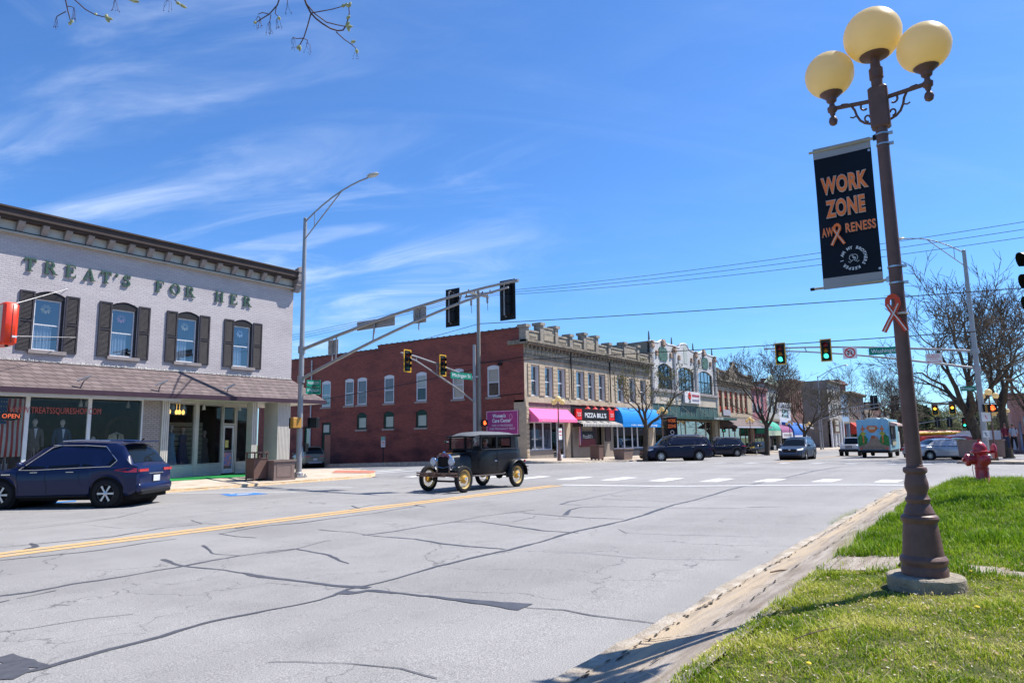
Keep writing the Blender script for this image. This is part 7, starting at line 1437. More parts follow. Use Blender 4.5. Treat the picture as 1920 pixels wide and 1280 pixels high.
k = MB(); k.lathe([(.03, -.235), (.03, -.2), (.07, -.19), (.10, -.17), (.095, -.125), (.06, -.12), (.055, 0)], (0, -.08, .42), 14, 'Y'); k.build('side_nozzle', HR, t, smooth=1, ang=40)
k = MB(); k.lathe([(.035, -.25), (.035, -.21), (.09, -.20), (.115, -.17), (.11, -.12), (.08, -.11), (.075, 0)], (-.07, 0, .42), 16, 'X'); k.build('pumper_nozzle', HR, t, smooth=1, ang=40)
k = MB(); k.lathe([(.01, -.03), (.13, -.02), (.145, 0), (.13, .02), (.01, .03)], (.25, .03, .57), 18, 'X'); k.tube([(.1, .02, .55), (.24, .03, .57)], .03, 6); k.build('marker_disc', HR, t, smooth=1)
k = MB(); k.tube([(-.1, .14, .36), (-.11, .17, .25), (-.1, .16, .12), (-.09, .12, .05)], .006, 5); k.build('chain', mat('rust_chain', (.12, .08, .06), .7, metal=.4), t)
# planters and bins
PLB = mat('planter_brown', (.20, .145, .125), .7, var=.08, scale=5); BINB = mat('bin_brown', (.13, .075, .06), .7, var=.15, scale=14)
def planter(label, loc, rz, w_=1.35, d_=.9, h_=.78, taper=0, grp='brown planter boxes'):
    t = thing('planter_box', label, 'planter', loc, rz, group=grp); k = MB()
    a, b = w_/2, d_/2; A0 = 1-taper; k.add([(-a*A0, -b*A0, 0), (a*A0, -b*A0, 0), (a*A0, b*A0, 0), (-a*A0, b*A0, 0), (-a, -b, h_-.06), (a, -b, h_-.06), (a, b, h_-.06), (-a, b, h_-.06)], [(0, 3, 2, 1), (0, 1, 5, 4), (1, 2, 6, 5), (2, 3, 7, 6), (3, 0, 4, 7)]); k.build('box', PLB, t)
    k = MB()
    for q in ((-a-.05, -b-.05, a+.05, -b+.08), (-a-.05, b-.08, a+.05, b+.05), (-a-.05, -b+.08, -a+.08, b-.08), (a-.08, -b+.08, a+.05, b-.08)): k.box((q[0], q[1], h_-.06), (q[2], q[3], h_))
    k.build('rim', PLB, t); k = MB(); k.quad((-a, -b, h_-.08), (a, -b, h_-.08), (a, b, h_-.08), (-a, b, h_-.08)); k.build('soil', mat('soil', (.05, .035, .025), 1), t)
    if not taper:
        k = MB(); f = -b-.012
        for q in ((-a+.12, .12, a-.12, .16), (-a+.12, h_-.2, a-.12, h_-.16), (-a+.12, .16, -a+.16, h_-.2), (a-.16, .16, a-.12, h_-.2)): k.box((q[0], f, q[1]), (q[2], f+.02, q[3]))
        f = -a-.012
        for q in ((-b+.12, .12, b-.12, .16), (-b+.12, h_-.2, b-.12, h_-.16)): k.box((f, q[0], q[1]), (f+.02, q[2], q[3]))
        k.box((-a-.03, -b-.03, -.02), (a+.03, b+.03, .05)); k.build('panel_moulding', PLB, t)
    return t
xa_ = onY(520, 850, 23.55)[0]; xb_ = onY(555, 850, 23.55)[0]
planter('square brown planter box at the foot of the near signal mast', ((xa_+xb_)/2-.08, 24.0, walk_h(17, 24)), R_(-3), xb_-xa_+.05, .95)
t = thing('litter_bin', 'slatted brown litter bin with a roof behind the planter box', 'bin', (16.55, 24.25, walk_h(16.5, 24.2))); k = MB(); k.box((-.3, -.28, .08), (.3, .28, .84)); k.build('body', BINB, t); k = MB()
for a_, b__ in ((-.28, -.26), (.28, -.26), (-.28, .26), (.28, .26)): k.box((a_-.025, b__-.025, 0), (a_+.025, b__+.025, 1.06))
k.box((-.33, -.31, 1.06), (.33, .31, 1.11)); k.box((-.32, -.30, .84), (.32, .30, .87)); k.build('frame', BINB, t)
t = thing('litter_bin', 'brown litter bin on little feet in front of the beige wall', 'bin', (*onG(1119, 859, .02), 0)); bx_, by_ = onY(1119, 845, 23.6)[0], 23.6; t.location = (bx_, by_, walk_h(bx_, by_))
k = MB(); k.cbox((0, 0, .55), (.72, .72, .9), ch=.03); k.build('body', BINB, t); k = MB()
for a_, b__ in ((-.28, -.28), (.28, -.28), (-.28, .28), (.28, .28)): k.box((a_-.05, b__-.05, 0), (a_+.05, b__+.05, .1))
k.cbox((0, 0, 1.03), (.8, .8, .06)); k.build('lid', BINB, t)
bx_ = onY(1171, 845, 23.7)[0]; planter('tapered brown planter in front of the blue awning shop', (bx_, 23.8, walk_h(bx_, 23.8)), R_(4), 1.9, .9, .82, .15)
for px0_, px1_, X, lb in ((1795, 1845, 50.2, 'large brown planter behind the red hydrant, left one'), (1848, 1888, 50.6, 'large brown planter behind the red hydrant, right one')):
    Y0, _ = onX(px1_, 850, X); Y1, _ = onX(px0_, 850, X); planter(lb, (X, (Y0+Y1)/2, onX(px0_, 856, X)[1]), R_(0), .9, Y1-Y0-.1, 1.02, .08)
Y_, z_ = onX(718.5, 838, 38.9); t = thing('parking_sign', 'small white and green parking sign on a dark post before the brick side wall', 'sign', (38.9, Y_, gz(38.9, Y_)), R_(-55)); k = MB(); k.box((-.04, -.03, 0), (.04, .03, 1.15-gz(38.9, Y_))); k.build('post', mat('dark_post', (.02, .025, .03), .6), t); zz_ = -gz(38.9, Y_)
k = MB(); k.box((-.17, -.045, zz_+1.1), (.17, -.035, zz_+1.62)); k.build('white_panel', WS, t); k = MB(); k.box((-.17, -.046, zz_+1.63), (.17, -.036, zz_+1.93)); k.build('green_panel', mat('pale_green_panel', (.25, .45, .38), .5), t)
k = MB(); k.box((-.11, -.049, zz_+1.42), (.11, -.0455, zz_+1.50)); k.box((-.11, -.049, zz_+1.25), (.11, -.0455, zz_+1.29)); k.build('red_line', mat('sign_red_ink', (.6, .03, .03)), t)
x_, z_ = onY(1085+.5, 813, 23.8); t = plate_sign('small white parking sign on the first street lamp across the road', (39.0, 23.78, z_), 0, .42, .75, WS, 'parking_sign'); k = MB(); k.box((-.15, -.008, .12), (.15, -.004, .2)); k.box((-.15, -.008, -.1), (.15, -.004, -.05)); k.build('red_line', mat('sign_red_ink', (.6, .03, .03)), t)
# ================================================================ VEHICLES
TYRE = mat('tyre', (.018, .018, .019), .85, var=.2, scale=20); RIM = mat('alloy', (.45, .46, .48), .3, metal=.85, var=.0); RIMD = mat('dark_wheel', (.02, .02, .022), .5)
CHR = mat('chrome', (.62, .63, .66), .12, metal=1, var=0); TRB = mat('black_trim', (.015, .015, .017), .5, var=0); CGL = mat('car_glass', (.008, .012, .016), .04, spec=.5, var=0)
TLR = mat('tail_red', (.42, .008, .015), .15, var=0, coat=1); HLW = mat('head_lens', (.55, .58, .62), .1, var=0, coat=1); UND = mat('underbody', (.01, .01, .01), .9, var=0); PLT = mat('number_plate', (.5, .52, .55), .5)
def interp(t, x):
    if x <= t[0][0]: return t[0][1]
    for a, b in zip(t, t[1:]):
        if x <= b[0]: return a[1]+(b[1]-a[1])*(x-a[0])/(b[0]-a[0])
    return t[-1][1]
def wheel(t, x, y, r, wd, rim=RIM, spokes=10, side=1, rr=.66):
    w_ = MB(); w_.lathe([(r*rr, -wd/2), (r*.9, -wd/2), (r*.975, -wd*.4), (r, -wd*.25), (r, wd*.25), (r*.975, wd*.4), (r*.9, wd/2), (r*rr, wd/2)], (x, y, r), 28, 'Y', capped=0)
    o = w_.build('wheel', TYRE, t, smooth=1, ang=50); k = MB(); yo = y+side*wd*.36
    k.lathe([(r*rr, 0), (r*rr*.93, side*.012), (r*rr*.88, -side*.03)], (x, yo, r), 28, 'Y', capped=0)
    for i in range(spokes):
        a = math.tau*i/spokes; ca, sa = math.cos(a), math.sin(a); w0, w1 = r*.055, r*.075
        P = [(r*.12, -w0), (r*rr*.92, -w1), (r*rr*.92, w1), (r*.12, w0)]
        k.add([(x+u*ca-v*sa, yo+side*(.004+.012*(d)), r+u*sa+v*ca) for d in (0, 1) for u, v in P], [(0, 1, 2, 3), (4, 7, 6, 5), (0, 4, 5, 1), (1, 5, 6, 2), (2, 6, 7, 3), (3, 7, 4, 0)])
    k.lathe([(r*.15, -.02), (r*.15, .02), (r*.05, .03)], (x, yo, r), 12, 'Y'); k.build('rim', rim, o, smooth=1, ang=40)
    k = MB(); k.lathe([(.01, 0), (r*rr, 0)], (x, yo-side*.035, r), 20, 'Y', capped=0); k.build('brake_shadow', RIMD, o)
    return o
class Car:
    """body lofted over stations along x (rear 0 .. nose L); tables of heights and widths"""
    def __init__(s, sp):
        s.__dict__.update(sp); s.arch = sp.get('arch', s.r*1.22)
    def zb(s, x):
        z = interp(s.sill, x)
        for cx in (s.xr, s.xf):
            d = abs(x-cx)
            if d < s.arch: z = max(z, s.r+math.sqrt(s.arch**2-d*d)*.97)
        return z
    def sec(s, x):
        hw = interp(s.hw, x); zb = s.zb(x); zs = interp(s.belt, x); zt = interp(s.top, x); h = max(0, zt-zs); zb = min(zb, zs-.06)
        rw = hw*.955-h*s.tumble; l = lambda a: zb+(zs-zb)*a
        return [(hw*.90, zb), (hw*.975, l(.10)), (hw*.99, l(.3)), (hw*1.0, l(.58)), (hw*.992, l(.78)), (hw*.975, l(.93)), (hw*.95, zs), (hw*.955-h*s.tumble*.5, zs+h*.55), (rw, zt-min(.09, h*.35)), (rw*.93, zt-min(.03, h*.12)), (rw*.6, zt+.012), (0, zt+.03*min(1, h*2+.5))]
    def side_y(s, x, z):
        p = s.sec(x)
        for a, b in zip(p, p[1:]):
            if min(a[1], b[1])-1e-6 <= z <= max(a[1], b[1])+1e-6 and abs(b[1]-a[1]) > 1e-5: return a[0]+(b[0]-a[0])*(z-a[1])/(b[1]-a[1])
        return p[6][0]
    def top_z(s, x, y):
        p = s.sec(x)[6:]
        for a, b in zip(p, p[1:]):
            if b[0] <= abs(y) <= a[0] and a[0] > b[0]: return a[1]+(b[1]-a[1])*(a[0]-abs(y))/(a[0]-b[0])
        return p[-1][1]
    def stations(s):
        xs = {0, s.L}; 
        for t in (s.sill, s.belt, s.top, s.hw): xs |= {p[0] for p in t if 0 <= p[0] <= s.L}
        for cx in (s.xr, s.xf):
            for i in range(13): xs.add(cx-s.arch*math.cos(math.pi*i/12))
            xs |= {cx-s.arch-.01, cx+s.arch+.01}
        xs |= set(frange(0, s.L, .22)); out = []
        for x in sorted(xs):
            if not out or x-out[-1] > .008: out.append(x)
        return out
    def build(s, t, body, lower=None):
        O = s.L/2; ST = s.stations(); n = 12; k = MB(); V = []
        for x in ST:
            p = s.sec(x); ring = [(x-O, y, z) for y, z in p]+[(x-O, -y, z) for y, z in reversed(p[:-1])]; V += ring
        m_ = 2*n-1; k.v = V; k.f = [(i*m_+j, i*m_+j+1, (i+1)*m_+j+1, (i+1)*m_+j) for i in range(len(ST)-1) for j in range(m_-1)]
        k.f.append(tuple(range(m_))); k.f.append(tuple(range(len(ST)*m_-1, (len(ST)-1)*m_-1, -1)))
        s.t = t; s.O = O; o = k.build('body', body, t, smooth=1, ang=32)
        k = MB(); k.box((.12-O, -s.W/2+.16, s.r*.55), (s.L-.12-O, s.W/2-.16, s.r*1.5))
        for cx in (s.xr, s.xf): k.lathe([(s.arch*.99, -s.W/2+.06), (s.arch*.99, s.W/2-.06)], (cx-O, 0, s.r), 20, 'Y')
        k.build('underbody', UND, t)
        return o
    def patch(s, nm, poly, m, both=True, off=.006, parent=None):
        """flat-ish panel following the car side; poly in (x,z)"""
        out = []
        for sd in ((1, -1) if both else (1,)):
            k = MB(); k.add([(x-s.O, sd*(s.side_y(x, z)+off), z) for x, z in poly], [tuple(range(len(poly)))]); out.append(k.build(nm, m, parent or s.t))
        return out
    def screen(s, nm, x0, x1, f, m, off=.008, n=5, in0=.0, in1=.0):
        """windscreen / rear glass between stations x0,x1; f = share of roof half width"""
        k = MB(); xs = frange(x0, x1, (x1-x0)/n)
        def fn(x, u):
            w_ = s.sec(x)[8][0]*f; return (x-s.O+(off if x1 > s.L/2 and x0 > s.L*.35 else -off)*.6, u*w_, s.top_z(x, abs(u*w_))+off)
        k.grid(xs, frange(-1, 1, .25), fn); return k.build(nm, m, s.t, smooth=1)
def car_common(c, t, rim=RIM, spokes=10, twd=.23, rimr=.66):
    for cx in (c.xr, c.xf):
        for sd in (1, -1): wheel(t, cx-c.O, sd*(c.W/2-.13), c.r, twd, rim, spokes, sd, rimr)
def mirrors(c, t, x, z, m):
    for sd in (1, -1):
        k = MB(); k.ball((x-c.O, sd*(c.W/2+.10), z), .12, 10, (.62, 1.0, .72)); k.box((x-c.O-.03, sd*(c.W/2-.08)-.02, z-.05), (x-c.O+.03, sd*(c.W/2+.02)+.02, z-.01)); k.build('mirror', m, t, smooth=1)
def suv(name, label, loc, rz, body, L=4.95, W=1.93, H=1.73, r=.37, xr=1.05, xf=3.9, style='a', chrome=CHR, rim=RIM, cat='suv', spokes=10, lit=False, grp=None, lights=HLW, tl=TLR, plate=True, trim=None, roofk=1.0):
    b = H*.60; hz = H*.585
    sp = dict(L=L, W=W, H=H, r=r, xr=xr, xf=xf, tumble=.30,
        sill=[(0, .50), (.12, .36), (.3, .30), (L-.5, .26), (L-.15, .32), (L, .42)],
        belt=[(0, b*.86), (.06, b*.99), (.35, b+.03), (1.4, b+.005), (L-1.75, b-.05), (L-1.3, hz), (L-.35, hz-.15), (L-.06, hz-.28), (L, hz-.42)],
        top=[(0, b*.88), (.06, b*1.02), (.20, b+.10), (.32, b+.30), (.52, H-.13), (.75, H-.035), (1.5, H), (L-2.6, H), (L-2.25, H-.04), (L-1.95, H-.15), (L-1.28, hz+.04), (L-1.0, hz+.01), (L-.35, hz-.11), (L-.06, hz-.25), (L, hz-.4)],
        hw=[(0, W/2*.80), (.05, W/2*.88), (.25, W/2*.955), (.9, W/2), (L-1.2, W/2), (L-.5, W/2*.955), (L-.15, W/2*.86), (L, W/2*.70)])
    if style == 'box': sp['top'][:6] = [(0, b*.88), (.05, b*1.02), (.10, b+.2), (.20, b+.45), (.36, H-.10), (.6, H-.02)]
    if style == 'small':
        sp['belt'][-3:] = [(L-.3, hz-.13), (L-.06, hz-.22), (L, hz-.34)]
    c = Car(sp); t = thing(name, label, cat, loc, rz, group=grp); c.build(t, body)
    zt_ = lambda x, dz: interp(sp['top'], x)-dz; bz = lambda x: interp(sp['belt'], x)+.03
    xa, xb, xc, xd = .62, 1.52 if style != 'small' else 1.25, 2.42, L-1.52
    if style == 'box': xa = .42
    q = [(xa+.02, bz(xa)+.10), (xa+.2, H-.22), (xb-.05, H-.13), (xb-.05, bz(xb))]; q = [(xa, bz(xa)+.16), (xa+.10, bz(xa)+.02), (xb-.04, bz(xb)), (xb-.04, H-.135), (xa+.38, H-.17)]
    g1 = c.patch('side_window', q, CGL); c.patch('side_window', [(xb+.04, bz(xb)), (xc-.04, bz(xc)), (xc-.04, H-.12), (xb+.04, H-.13)], CGL)
    c.patch('side_window', [(xc+.04, bz(xc)), (xd-.02, bz(xd)), (xd-.08, bz(xd)+.10), (L-2.30, H-.16), (L-2.5, H-.12), (xc+.04, H-.12)], CGL)
    c.screen('windscreen', L-2.2, L-1.34, .93, CGL); c.screen('rear_window', .19 if style != 'box' else .09, .56 if style != 'box' else .34, .86, CGL)
    car_common(c, t, rim, spokes, .24, .68 if L > 4.7 else .64)
    mirrors(c, t, xd-.1, b+.10, body)
    if chrome:
        for sd in (1, -1):
            k = MB(); P_ = [(xa-.04, bz(xa)+.12)]+[(x, bz(x)-.025) for x in frange(xa+.1, xd+.02, .4)]; k.tube([(x-c.O, sd*(c.side_y(x, z)+.012), z) for x, z in P_], .011, 5)
            P_ = [(xa-.04, bz(xa)+.12), (xa+.34, H-.145), (xb, H-.105), (xc, H-.095), (L-2.5, H-.095), (L-2.25, H-.14), (xd+.02, bz(xd)-.02)]; k.tube([(x-c.O, sd*(c.side_y(x, min(z, interp(sp['top'], x)-.03))+.012), z) for x, z in P_], .010, 5); k.build('window_trim', chrome, t)
            k = MB()
            for x in (xb+.12, xc+.18): k.tube([(x-c.O, sd*(c.W/2+.03), b-.10), (x+.2-c.O, sd*(c.W/2+.03), b-.10)], .014, 5)
            k.build('door_handle', chrome, t)
    for sd in (1, -1):
        for x, z0 in ((xb+.0, .62), (xc+.0, .36), (xd+.05, .36)):
            k = MB(); pts = [(x-.05 if z < .7 else x, z) for z in frange(z0, b-.02, .12)]; k.tube([(p[0]-c.O, sd*(c.side_y(p[0], p[1])+.001), p[1]) for p in pts], .006, 4); k.build('door_seam', TRB, t)
        k = MB(); k.tube([(x-c.O, sd*(c.side_y(x, c.zb(x)+.05)+.008), c.zb(x)+.03) for x in frange(xr+c.arch+.03, xf-c.arch-.03, .3)], .03, 6); k.build('sill_trim', trim or TRB, t)
        for cx in (xr, xf):
            k = MB(); k.tube([(cx+c.arch*1.03*math.cos(R_(a))-c.O, sd*(c.side_y(cx+c.arch*.98*math.cos(R_(a)), min(b, r+c.arch*math.sin(R_(a))+.03))+.002), r+c.arch*1.02*math.sin(R_(a))) for a in range(0, 181, 15)], .022, 5); k.build('arch_trim', trim or body, t)
        k = MB(); k.tube([(x-c.O, sd*(c.sec(x)[8][0]-.05), interp(sp['top'], x)+.035) for x in frange(.9, L-2.45, .4)], .018, 6); k.build('roof_rail', chrome or TRB, t)
    c.patch('tail_lamp', [(.045, b-.14), (.06, b-.03), (.30, b-.02), (.62, b-.075), (.30, b-.13)] if style != 'box' else [(.03, b-.32), (.05, b+.02), (.24, b+.05), (.28, b-.30)], tl, off=.014)
    for sd in (1, -1):
        k = MB(); k.box((-c.O-.012, sd*W*.20 if sd > 0 else -W*.42, b-.125), (-c.O+.06, W*.42 if sd > 0 else -W*.20, b-.055)); k.build('tail_lamp', tl, t)
    k = MB(); k.cbox((-c.O+.06, 0, .50), (.20, W*.86, .22), ch=.05); k.build('rear_bumper', body, t, smooth=1); k = MB(); k.cbox((-c.O+.04, 0, .38), (.20, W*.76, .12), ch=.03); k.build('lower_bumper', TRB, t)
    if plate: k = MB(); k.box((-c.O-.035, -.16, b-.40), (-c.O-.02, .16, b-.24)); k.build('number_plate', PLT, t); k = MB(); k.box((-c.O-.02, -.35, b-.20), (-c.O+.03, .35, b-.175)); k.build('tailgate_strip', chrome or TRB, t)
    k = MB(); k.cbox((-c.O+.45, 0, H-.02), (.34, W*.62, .03), ch=.01); k.build('spoiler', body, t)
    zf = hz-.42; Lx = L-c.O
    if style == 'box':
        k = MB(); k.box((Lx-.06, -W*.30, .56), (Lx+.035, W*.30, hz-.22)); o = k.build('grille', TRB, t); k = MB()
        for j in range(4): k.box((Lx+.03, -W*.29, .60+.09*j), (Lx+.05, W*.29, .635+.09*j))
        k.build('grille_bar', chrome or TRB, o)
    else:
        k = MB(); k.add([(Lx+.02, y, z) for y, z in ((-W*.30, .80), (-W*.24, .60), (W*.24, .60), (W*.30, .80), (W*.22, .90), (-W*.22, .90))]+[(Lx-.12, y, z) for y, z in ((-W*.30, .80), (-W*.24, .60), (W*.24, .60), (W*.30, .80), (W*.22, .90), (-W*.22, .90))], [(0, 1, 2, 3, 4, 5), (6, 7, 8, 9, 10, 11)]+[(i, (i+1) % 6, (i+1) % 6+6, i+6) for i in range(6)]); o = k.build('grille', TRB, t)
        k = MB(); k.tube([(Lx+.02, y, z) for y, z in ((-W*.30, .80), (-W*.24, .60), (W*.24, .60), (W*.30, .80), (W*.22, .90), (-W*.22, .90), (-W*.30, .80))], .018, 5); k.ball((Lx+.03, 0, .84), .07, 10, (.3, 1.2, .7)); k.build('grille_frame', chrome or RIM, o)
    k = MB(); k.cbox((Lx-.06, 0, .50), (.22, W*.80, .16), ch=.05); k.build('front_bumper', body if style != 'box' else (trim or body), t, smooth=1); k = MB(); k.cbox((Lx-.07, 0, .37), (.2, W*.72, .14), ch=.04); k.build('front_skirt', TRB, t)
    for sd in (1, -1):
        k = MB(); y0, y1 = W*.27, W*.43; zc = .84 if style != 'box' else .86; k.add([(Lx+.0, sd*y0, zc-.05), (Lx-.16, sd*y1, zc-.03), (Lx-.42, sd*(y1+.06), zc+.05), (Lx-.40, sd*(y1+.045), zc+.12), (Lx-.14, sd*y1*.98, zc+.09), (Lx-.03, sd*y0, zc+.04)], [(0, 1, 4, 5), (1, 2, 3, 4)])
        k.v = [(p[0]+.035, p[1]+sd*.012, p[2]) for p in k.v]; k.build('headlight', lights, t)
    return t, c
def rzof(dx, dy): return math.atan2(dy, dx)
NAVY = paint('navy_paint', (.006, .013, .055), .3); NAVY2 = paint('deep_blue_paint', (.003, .008, .030), .35, coat=.15); STB = paint('steel_blue_paint', (.035, .052, .085), .35)
def place(rear, front, wb_off, W_, L_, xr, side=1):
    """root position from the ground contact points of the rear and front wheel on the visible (left) side"""
    d = Vector((front[0]-rear[0], front[1]-rear[1])).normalized(); nrm = Vector((-d.y, d.x))*side
    c = Vector(rear)-nrm*(W_/2-.13)+d*(L_/2-xr); return c, math.atan2(d.y, d.x)
c, a = place((8.72, 19.25), (7.12, 21.62), 0, 1.93, 4.65, .80)
t, _c = suv('parked_suv', 'dark navy blue SUV parked nose-in before the clothing store at the left edge', (c.x, c.y, 0), a, NAVY, L=4.65, xr=.80, xf=3.62, spokes=6)
SBADGE = MB(); SBADGE.box((1.02, .965, .88), (1.26, .975, .905)); SBADGE.build('badge', CHR, t)
k = MB(); k.tube([(-1.9, .1, 1.70), (-2.0, .1, 1.78)], .02, 5); k.build('antenna', TRB, t)
c, a = place((51.0, 18.9), (48.45, 21.1), 0, 2.03, 5.33, 1.25)
t1, _ = suv('parked_suv', 'long black blue SUV with a chrome grille parked at an angle beside the street tree', (c.x, c.y, gz(c.x, c.y)-.02), a, NAVY2, L=5.33, W=2.03, H=1.95, r=.40, xr=1.2, xf=4.35, style='box')
Xw, Yw = onG(1381, 854.5, -.42); c, a = place((Xw, Yw), (Xw-2.3, Yw+1.75), 0, 2.0, 5.0, 1.15)
suv('parked_suv', 'second dark SUV partly hidden behind the long black blue one', (c.x, c.y, gz(c.x, c.y)-.02), a, paint('black_blue_paint', (.010, .012, .026), .22), L=5.0, W=1.99, H=1.86, r=.39, xr=1.1, xf=4.05)
xh, yh = 56.2, 12.9; suv('driving_suv', 'steel blue SUV with a wide black grille driving towards the crossing', (xh, yh, gz(xh, yh)-.05), R_(180), STB, H=1.74, lights=mat('head_lit', (.9, .88, .8), .3, emit=.5, var=0))
def offroader():
    x, y = 72.5, onX(1599, 840, 72.5)[0]; t = thing('off_road_car', 'white boxy off-road car with round headlights coming down the street', 'off-road car', (x, y, gz(x, y)-.08), R_(180)); Wp = paint('white_paint', (.62, .63, .66), .3)
    k = MB(); k.cbox((0, 0, .85), (3.9, 1.6, .5), ch=.06); k.cbox((1.25, 0, 1.06), (1.4, 1.36, .22), ch=.06); k.build('body', Wp, t, smooth=1)
    k = MB(); k.add([(-1.9, -.75, 1.1), (.55, -.75, 1.1), (.55, .75, 1.1), (-1.9, .75, 1.1), (-1.85, -.64, 1.82), (.22, -.64, 1.82), (.22, .64, 1.82), (-1.85, .64, 1.82)], [(0, 3, 2, 1), (4, 5, 6, 7), (0, 1, 5, 4), (1, 2, 6, 5), (2, 3, 7, 6), (3, 0, 4, 7)]); k.build('cab', Wp, t)
    k = MB(); k.quad((.54, -.62, 1.18), (.54, .62, 1.18), (.27, .56, 1.74), (.27, -.56, 1.74)); k.build('windscreen', CGL, t)
    for s_ in (1, -1): k = MB(); k.quad((-.5, s_*.757, 1.18), (.42, s_*.757, 1.18), (.2, s_*.665, 1.75), (-.5, s_*.665, 1.75)); k.quad((-1.7, s_*.757, 1.18), (-.65, s_*.757, 1.18), (-.65, s_*.665, 1.75), (-1.7, s_*.665, 1.75)); k.v = [(p[0], p[1]+s_*.012, p[2]) for p in k.v]; k.build('side_window', CGL, t)
    k = MB(); k.cbox((2.05, 0, .62), (.2, 1.75, .24), ch=.03); k.build('front_bumper', TRB, t)
    k = MB(); k.box((1.9, -.62, .75), (1.965, .62, 1.14)); o = k.build('grille_panel', Wp, t); k = MB()
    for j in range(7): k.box((1.966, -.30+.085*j, .82), (1.972, -.255+.085*j, 1.1))
    k.build('grille_slot', TRB, o)
    for s_ in (1, -1):
        k = MB(); k.lathe([(.002, .012), (.11, .012), (.11, 0)], (1.966, s_*.45, .97), 14, 'X'); k.build('headlight', HLW, t); k = MB(); k.cbox((1.35, s_*.84, 1.0), (1.1, .24, .08), ch=.03); k.cbox((-1.3, s_*.84, 1.0), (1.1, .24, .08), ch=.03); k.build('fender', TRB, t); k = MB(); k.cbox((.45, s_*.92, 1.25), (.1, .2, .18), ch=.03); k.build('mirror', Wp, t)
        for x_ in (1.35, -1.3): wheel(t, x_, s_*.78, .40, .26, RIMD, 5, s_, .55)
offroader()
X_, Y_ = onG(1424, 851, -.62); suv('small_car', 'small black car with yellowish headlight half hidden behind the second street tree', (X_+1.2, Y_+.9, gz(X_, Y_)), R_(172), paint('black_paint_car', (.012, .012, .014), .3), L=4.2, W=1.75, H=1.46, r=.32, xr=.8, xf=3.35, style='small', chrome=None, cat='car', lights=mat('yellow_lens', (.6, .45, .05), .2, var=0))
ye = onX(591, 860, 35.6)[0]
t, _ = suv('parked_crossover', 'olive grey crossover seen from behind, parked along the brick side wall', (35.6+2.26*math.cos(R_(66)), ye+2.26*math.sin(R_(66)), gz(36.9, ye)), R_(66), paint('olive_grey_paint', (.17, .17, .125), .3), L=4.52, W=1.84, H=1.68, r=.36, xr=.95, xf=3.64, style='small', chrome=None, plate=True)
k = MB(); k.cbox((-2.24, 0, .42), (.16, 1.15, .2), ch=.04); k.build('skid_plate', mat('silver_plastic', (.35, .35, .36), .5), t)
# silver sedan, red SUV with kayaks
def sedan(name, label, loc, rz, body, L=4.8, W=1.82, H=1.45, r=.33, cat='car', rim=RIM):
    b = .90; sp = dict(L=L, W=W, H=H, r=r, xr=1.0, xf=L-1.02, tumble=.42, arch=r*1.2,
        sill=[(0, .45), (.15, .30), (L-.5, .22), (L-.1, .28), (L, .40)], belt=[(0, .70), (.05, .86), (.5, b+.03), (1.6, b+.02), (L-1.7, b-.03), (L-1.2, .86), (L-.4, .74), (L-.05, .60), (L, .52)],
        top=[(0, .72), (.05, .90), (.25, b+.09), (.75, b+.11), (1.05, b+.20), (1.55, H-.06), (2.0, H), (2.6, H), (2.95, H-.05), (L-1.15, b+.02), (L-1.0, .88), (L-.4, .77), (L-.05, .62), (L, .54)],
        hw=[(0, W/2*.78), (.06, W/2*.88), (.4, W/2*.96), (1, W/2), (L-1.1, W/2), (L-.45, W/2*.94), (L-.1, W/2*.8), (L, W/2*.66)])
    c = Car(sp); t = thing(name, label, cat, loc, rz); c.build(t, body); bz = lambda x: interp(sp['belt'], x)+.02
    c.patch('side_window', [(1.18, bz(1.2)), (2.18, bz(2)), (2.18, H-.09), (1.78, H-.10), (1.45, H-.24)], CGL); c.patch('side_window', [(2.26, bz(2)), (3.38, bz(3)), (2.88, H-.14), (2.6, H-.09), (2.26, H-.09)], CGL)
    c.screen('windscreen', 2.98, L-1.2, .93, CGL); c.screen('rear_window', .95, 1.5, .88, CGL); car_common(c, t, rim, 9, .21, .64); mirrors(c, t, 3.2, b+.08, body)
    c.patch('tail_lamp', [(.05, .70), (.06, .84), (.42, .86), (.36, .72)], TLR, off=.012)
    for sd in (1, -1):
        k = MB(); k.box((-c.O-.012, sd*.5 if sd > 0 else -.78, .70), (-c.O+.05, .78 if sd > 0 else -.5, .83)); k.build('tail_lamp', TLR, t); k = MB()
        for x in (1.35, 2.4): k.tube([(x-c.O, sd*(W/2+.02), b-.1), (x+.18-c.O, sd*(W/2+.02), b-.1)], .013, 5)
        k.build('door_handle', body, t); k = MB(); k.add([(c.O+.02, sd*.45, .60), (c.O-.14, sd*.72, .62), (c.O-.42, sd*.85, .72), (c.O-.3, sd*.8, .76), (c.O-.03, sd*.5, .68)], [(0, 1, 2, 3, 4)]); k.build('headlight', HLW, t)
        for x, z0 in ((2.22, .3), (3.3, .3)): k = MB(); k.tube([(x-c.O, sd*(c.side_y(x, z)+.001), z) for z in frange(z0, b-.02, .12)], .006, 4); k.build('door_seam', TRB, t)
    k = MB(); k.box((c.O-.05, -.45, .5), (c.O+.015, .45, .6)); k.build('grille', TRB, t); k = MB(); k.box((-c.O-.02, -.16, .55), (-c.O-.01, .16, .68)); k.build('number_plate', PLT, t)
    return t
SIL = paint('silver_paint', (.38, .40, .44), .3, metal=.4)
Xr, Yr = onG(1743, 856.5, -.12); c, a = place((Xr, Yr), (Xr+1.55, Yr-2.2), 0, 1.82, 4.8, 1.0, side=-1)
sedan('silver_sedan', 'silver grey four door sedan parked at an angle beyond the crossing', (c.x, c.y, gz(c.x, c.y)-.0), a, SIL)
RED = paint('red_paint', (.30, .012, .014), .3); dx, dy = math.cos(a), math.sin(a)
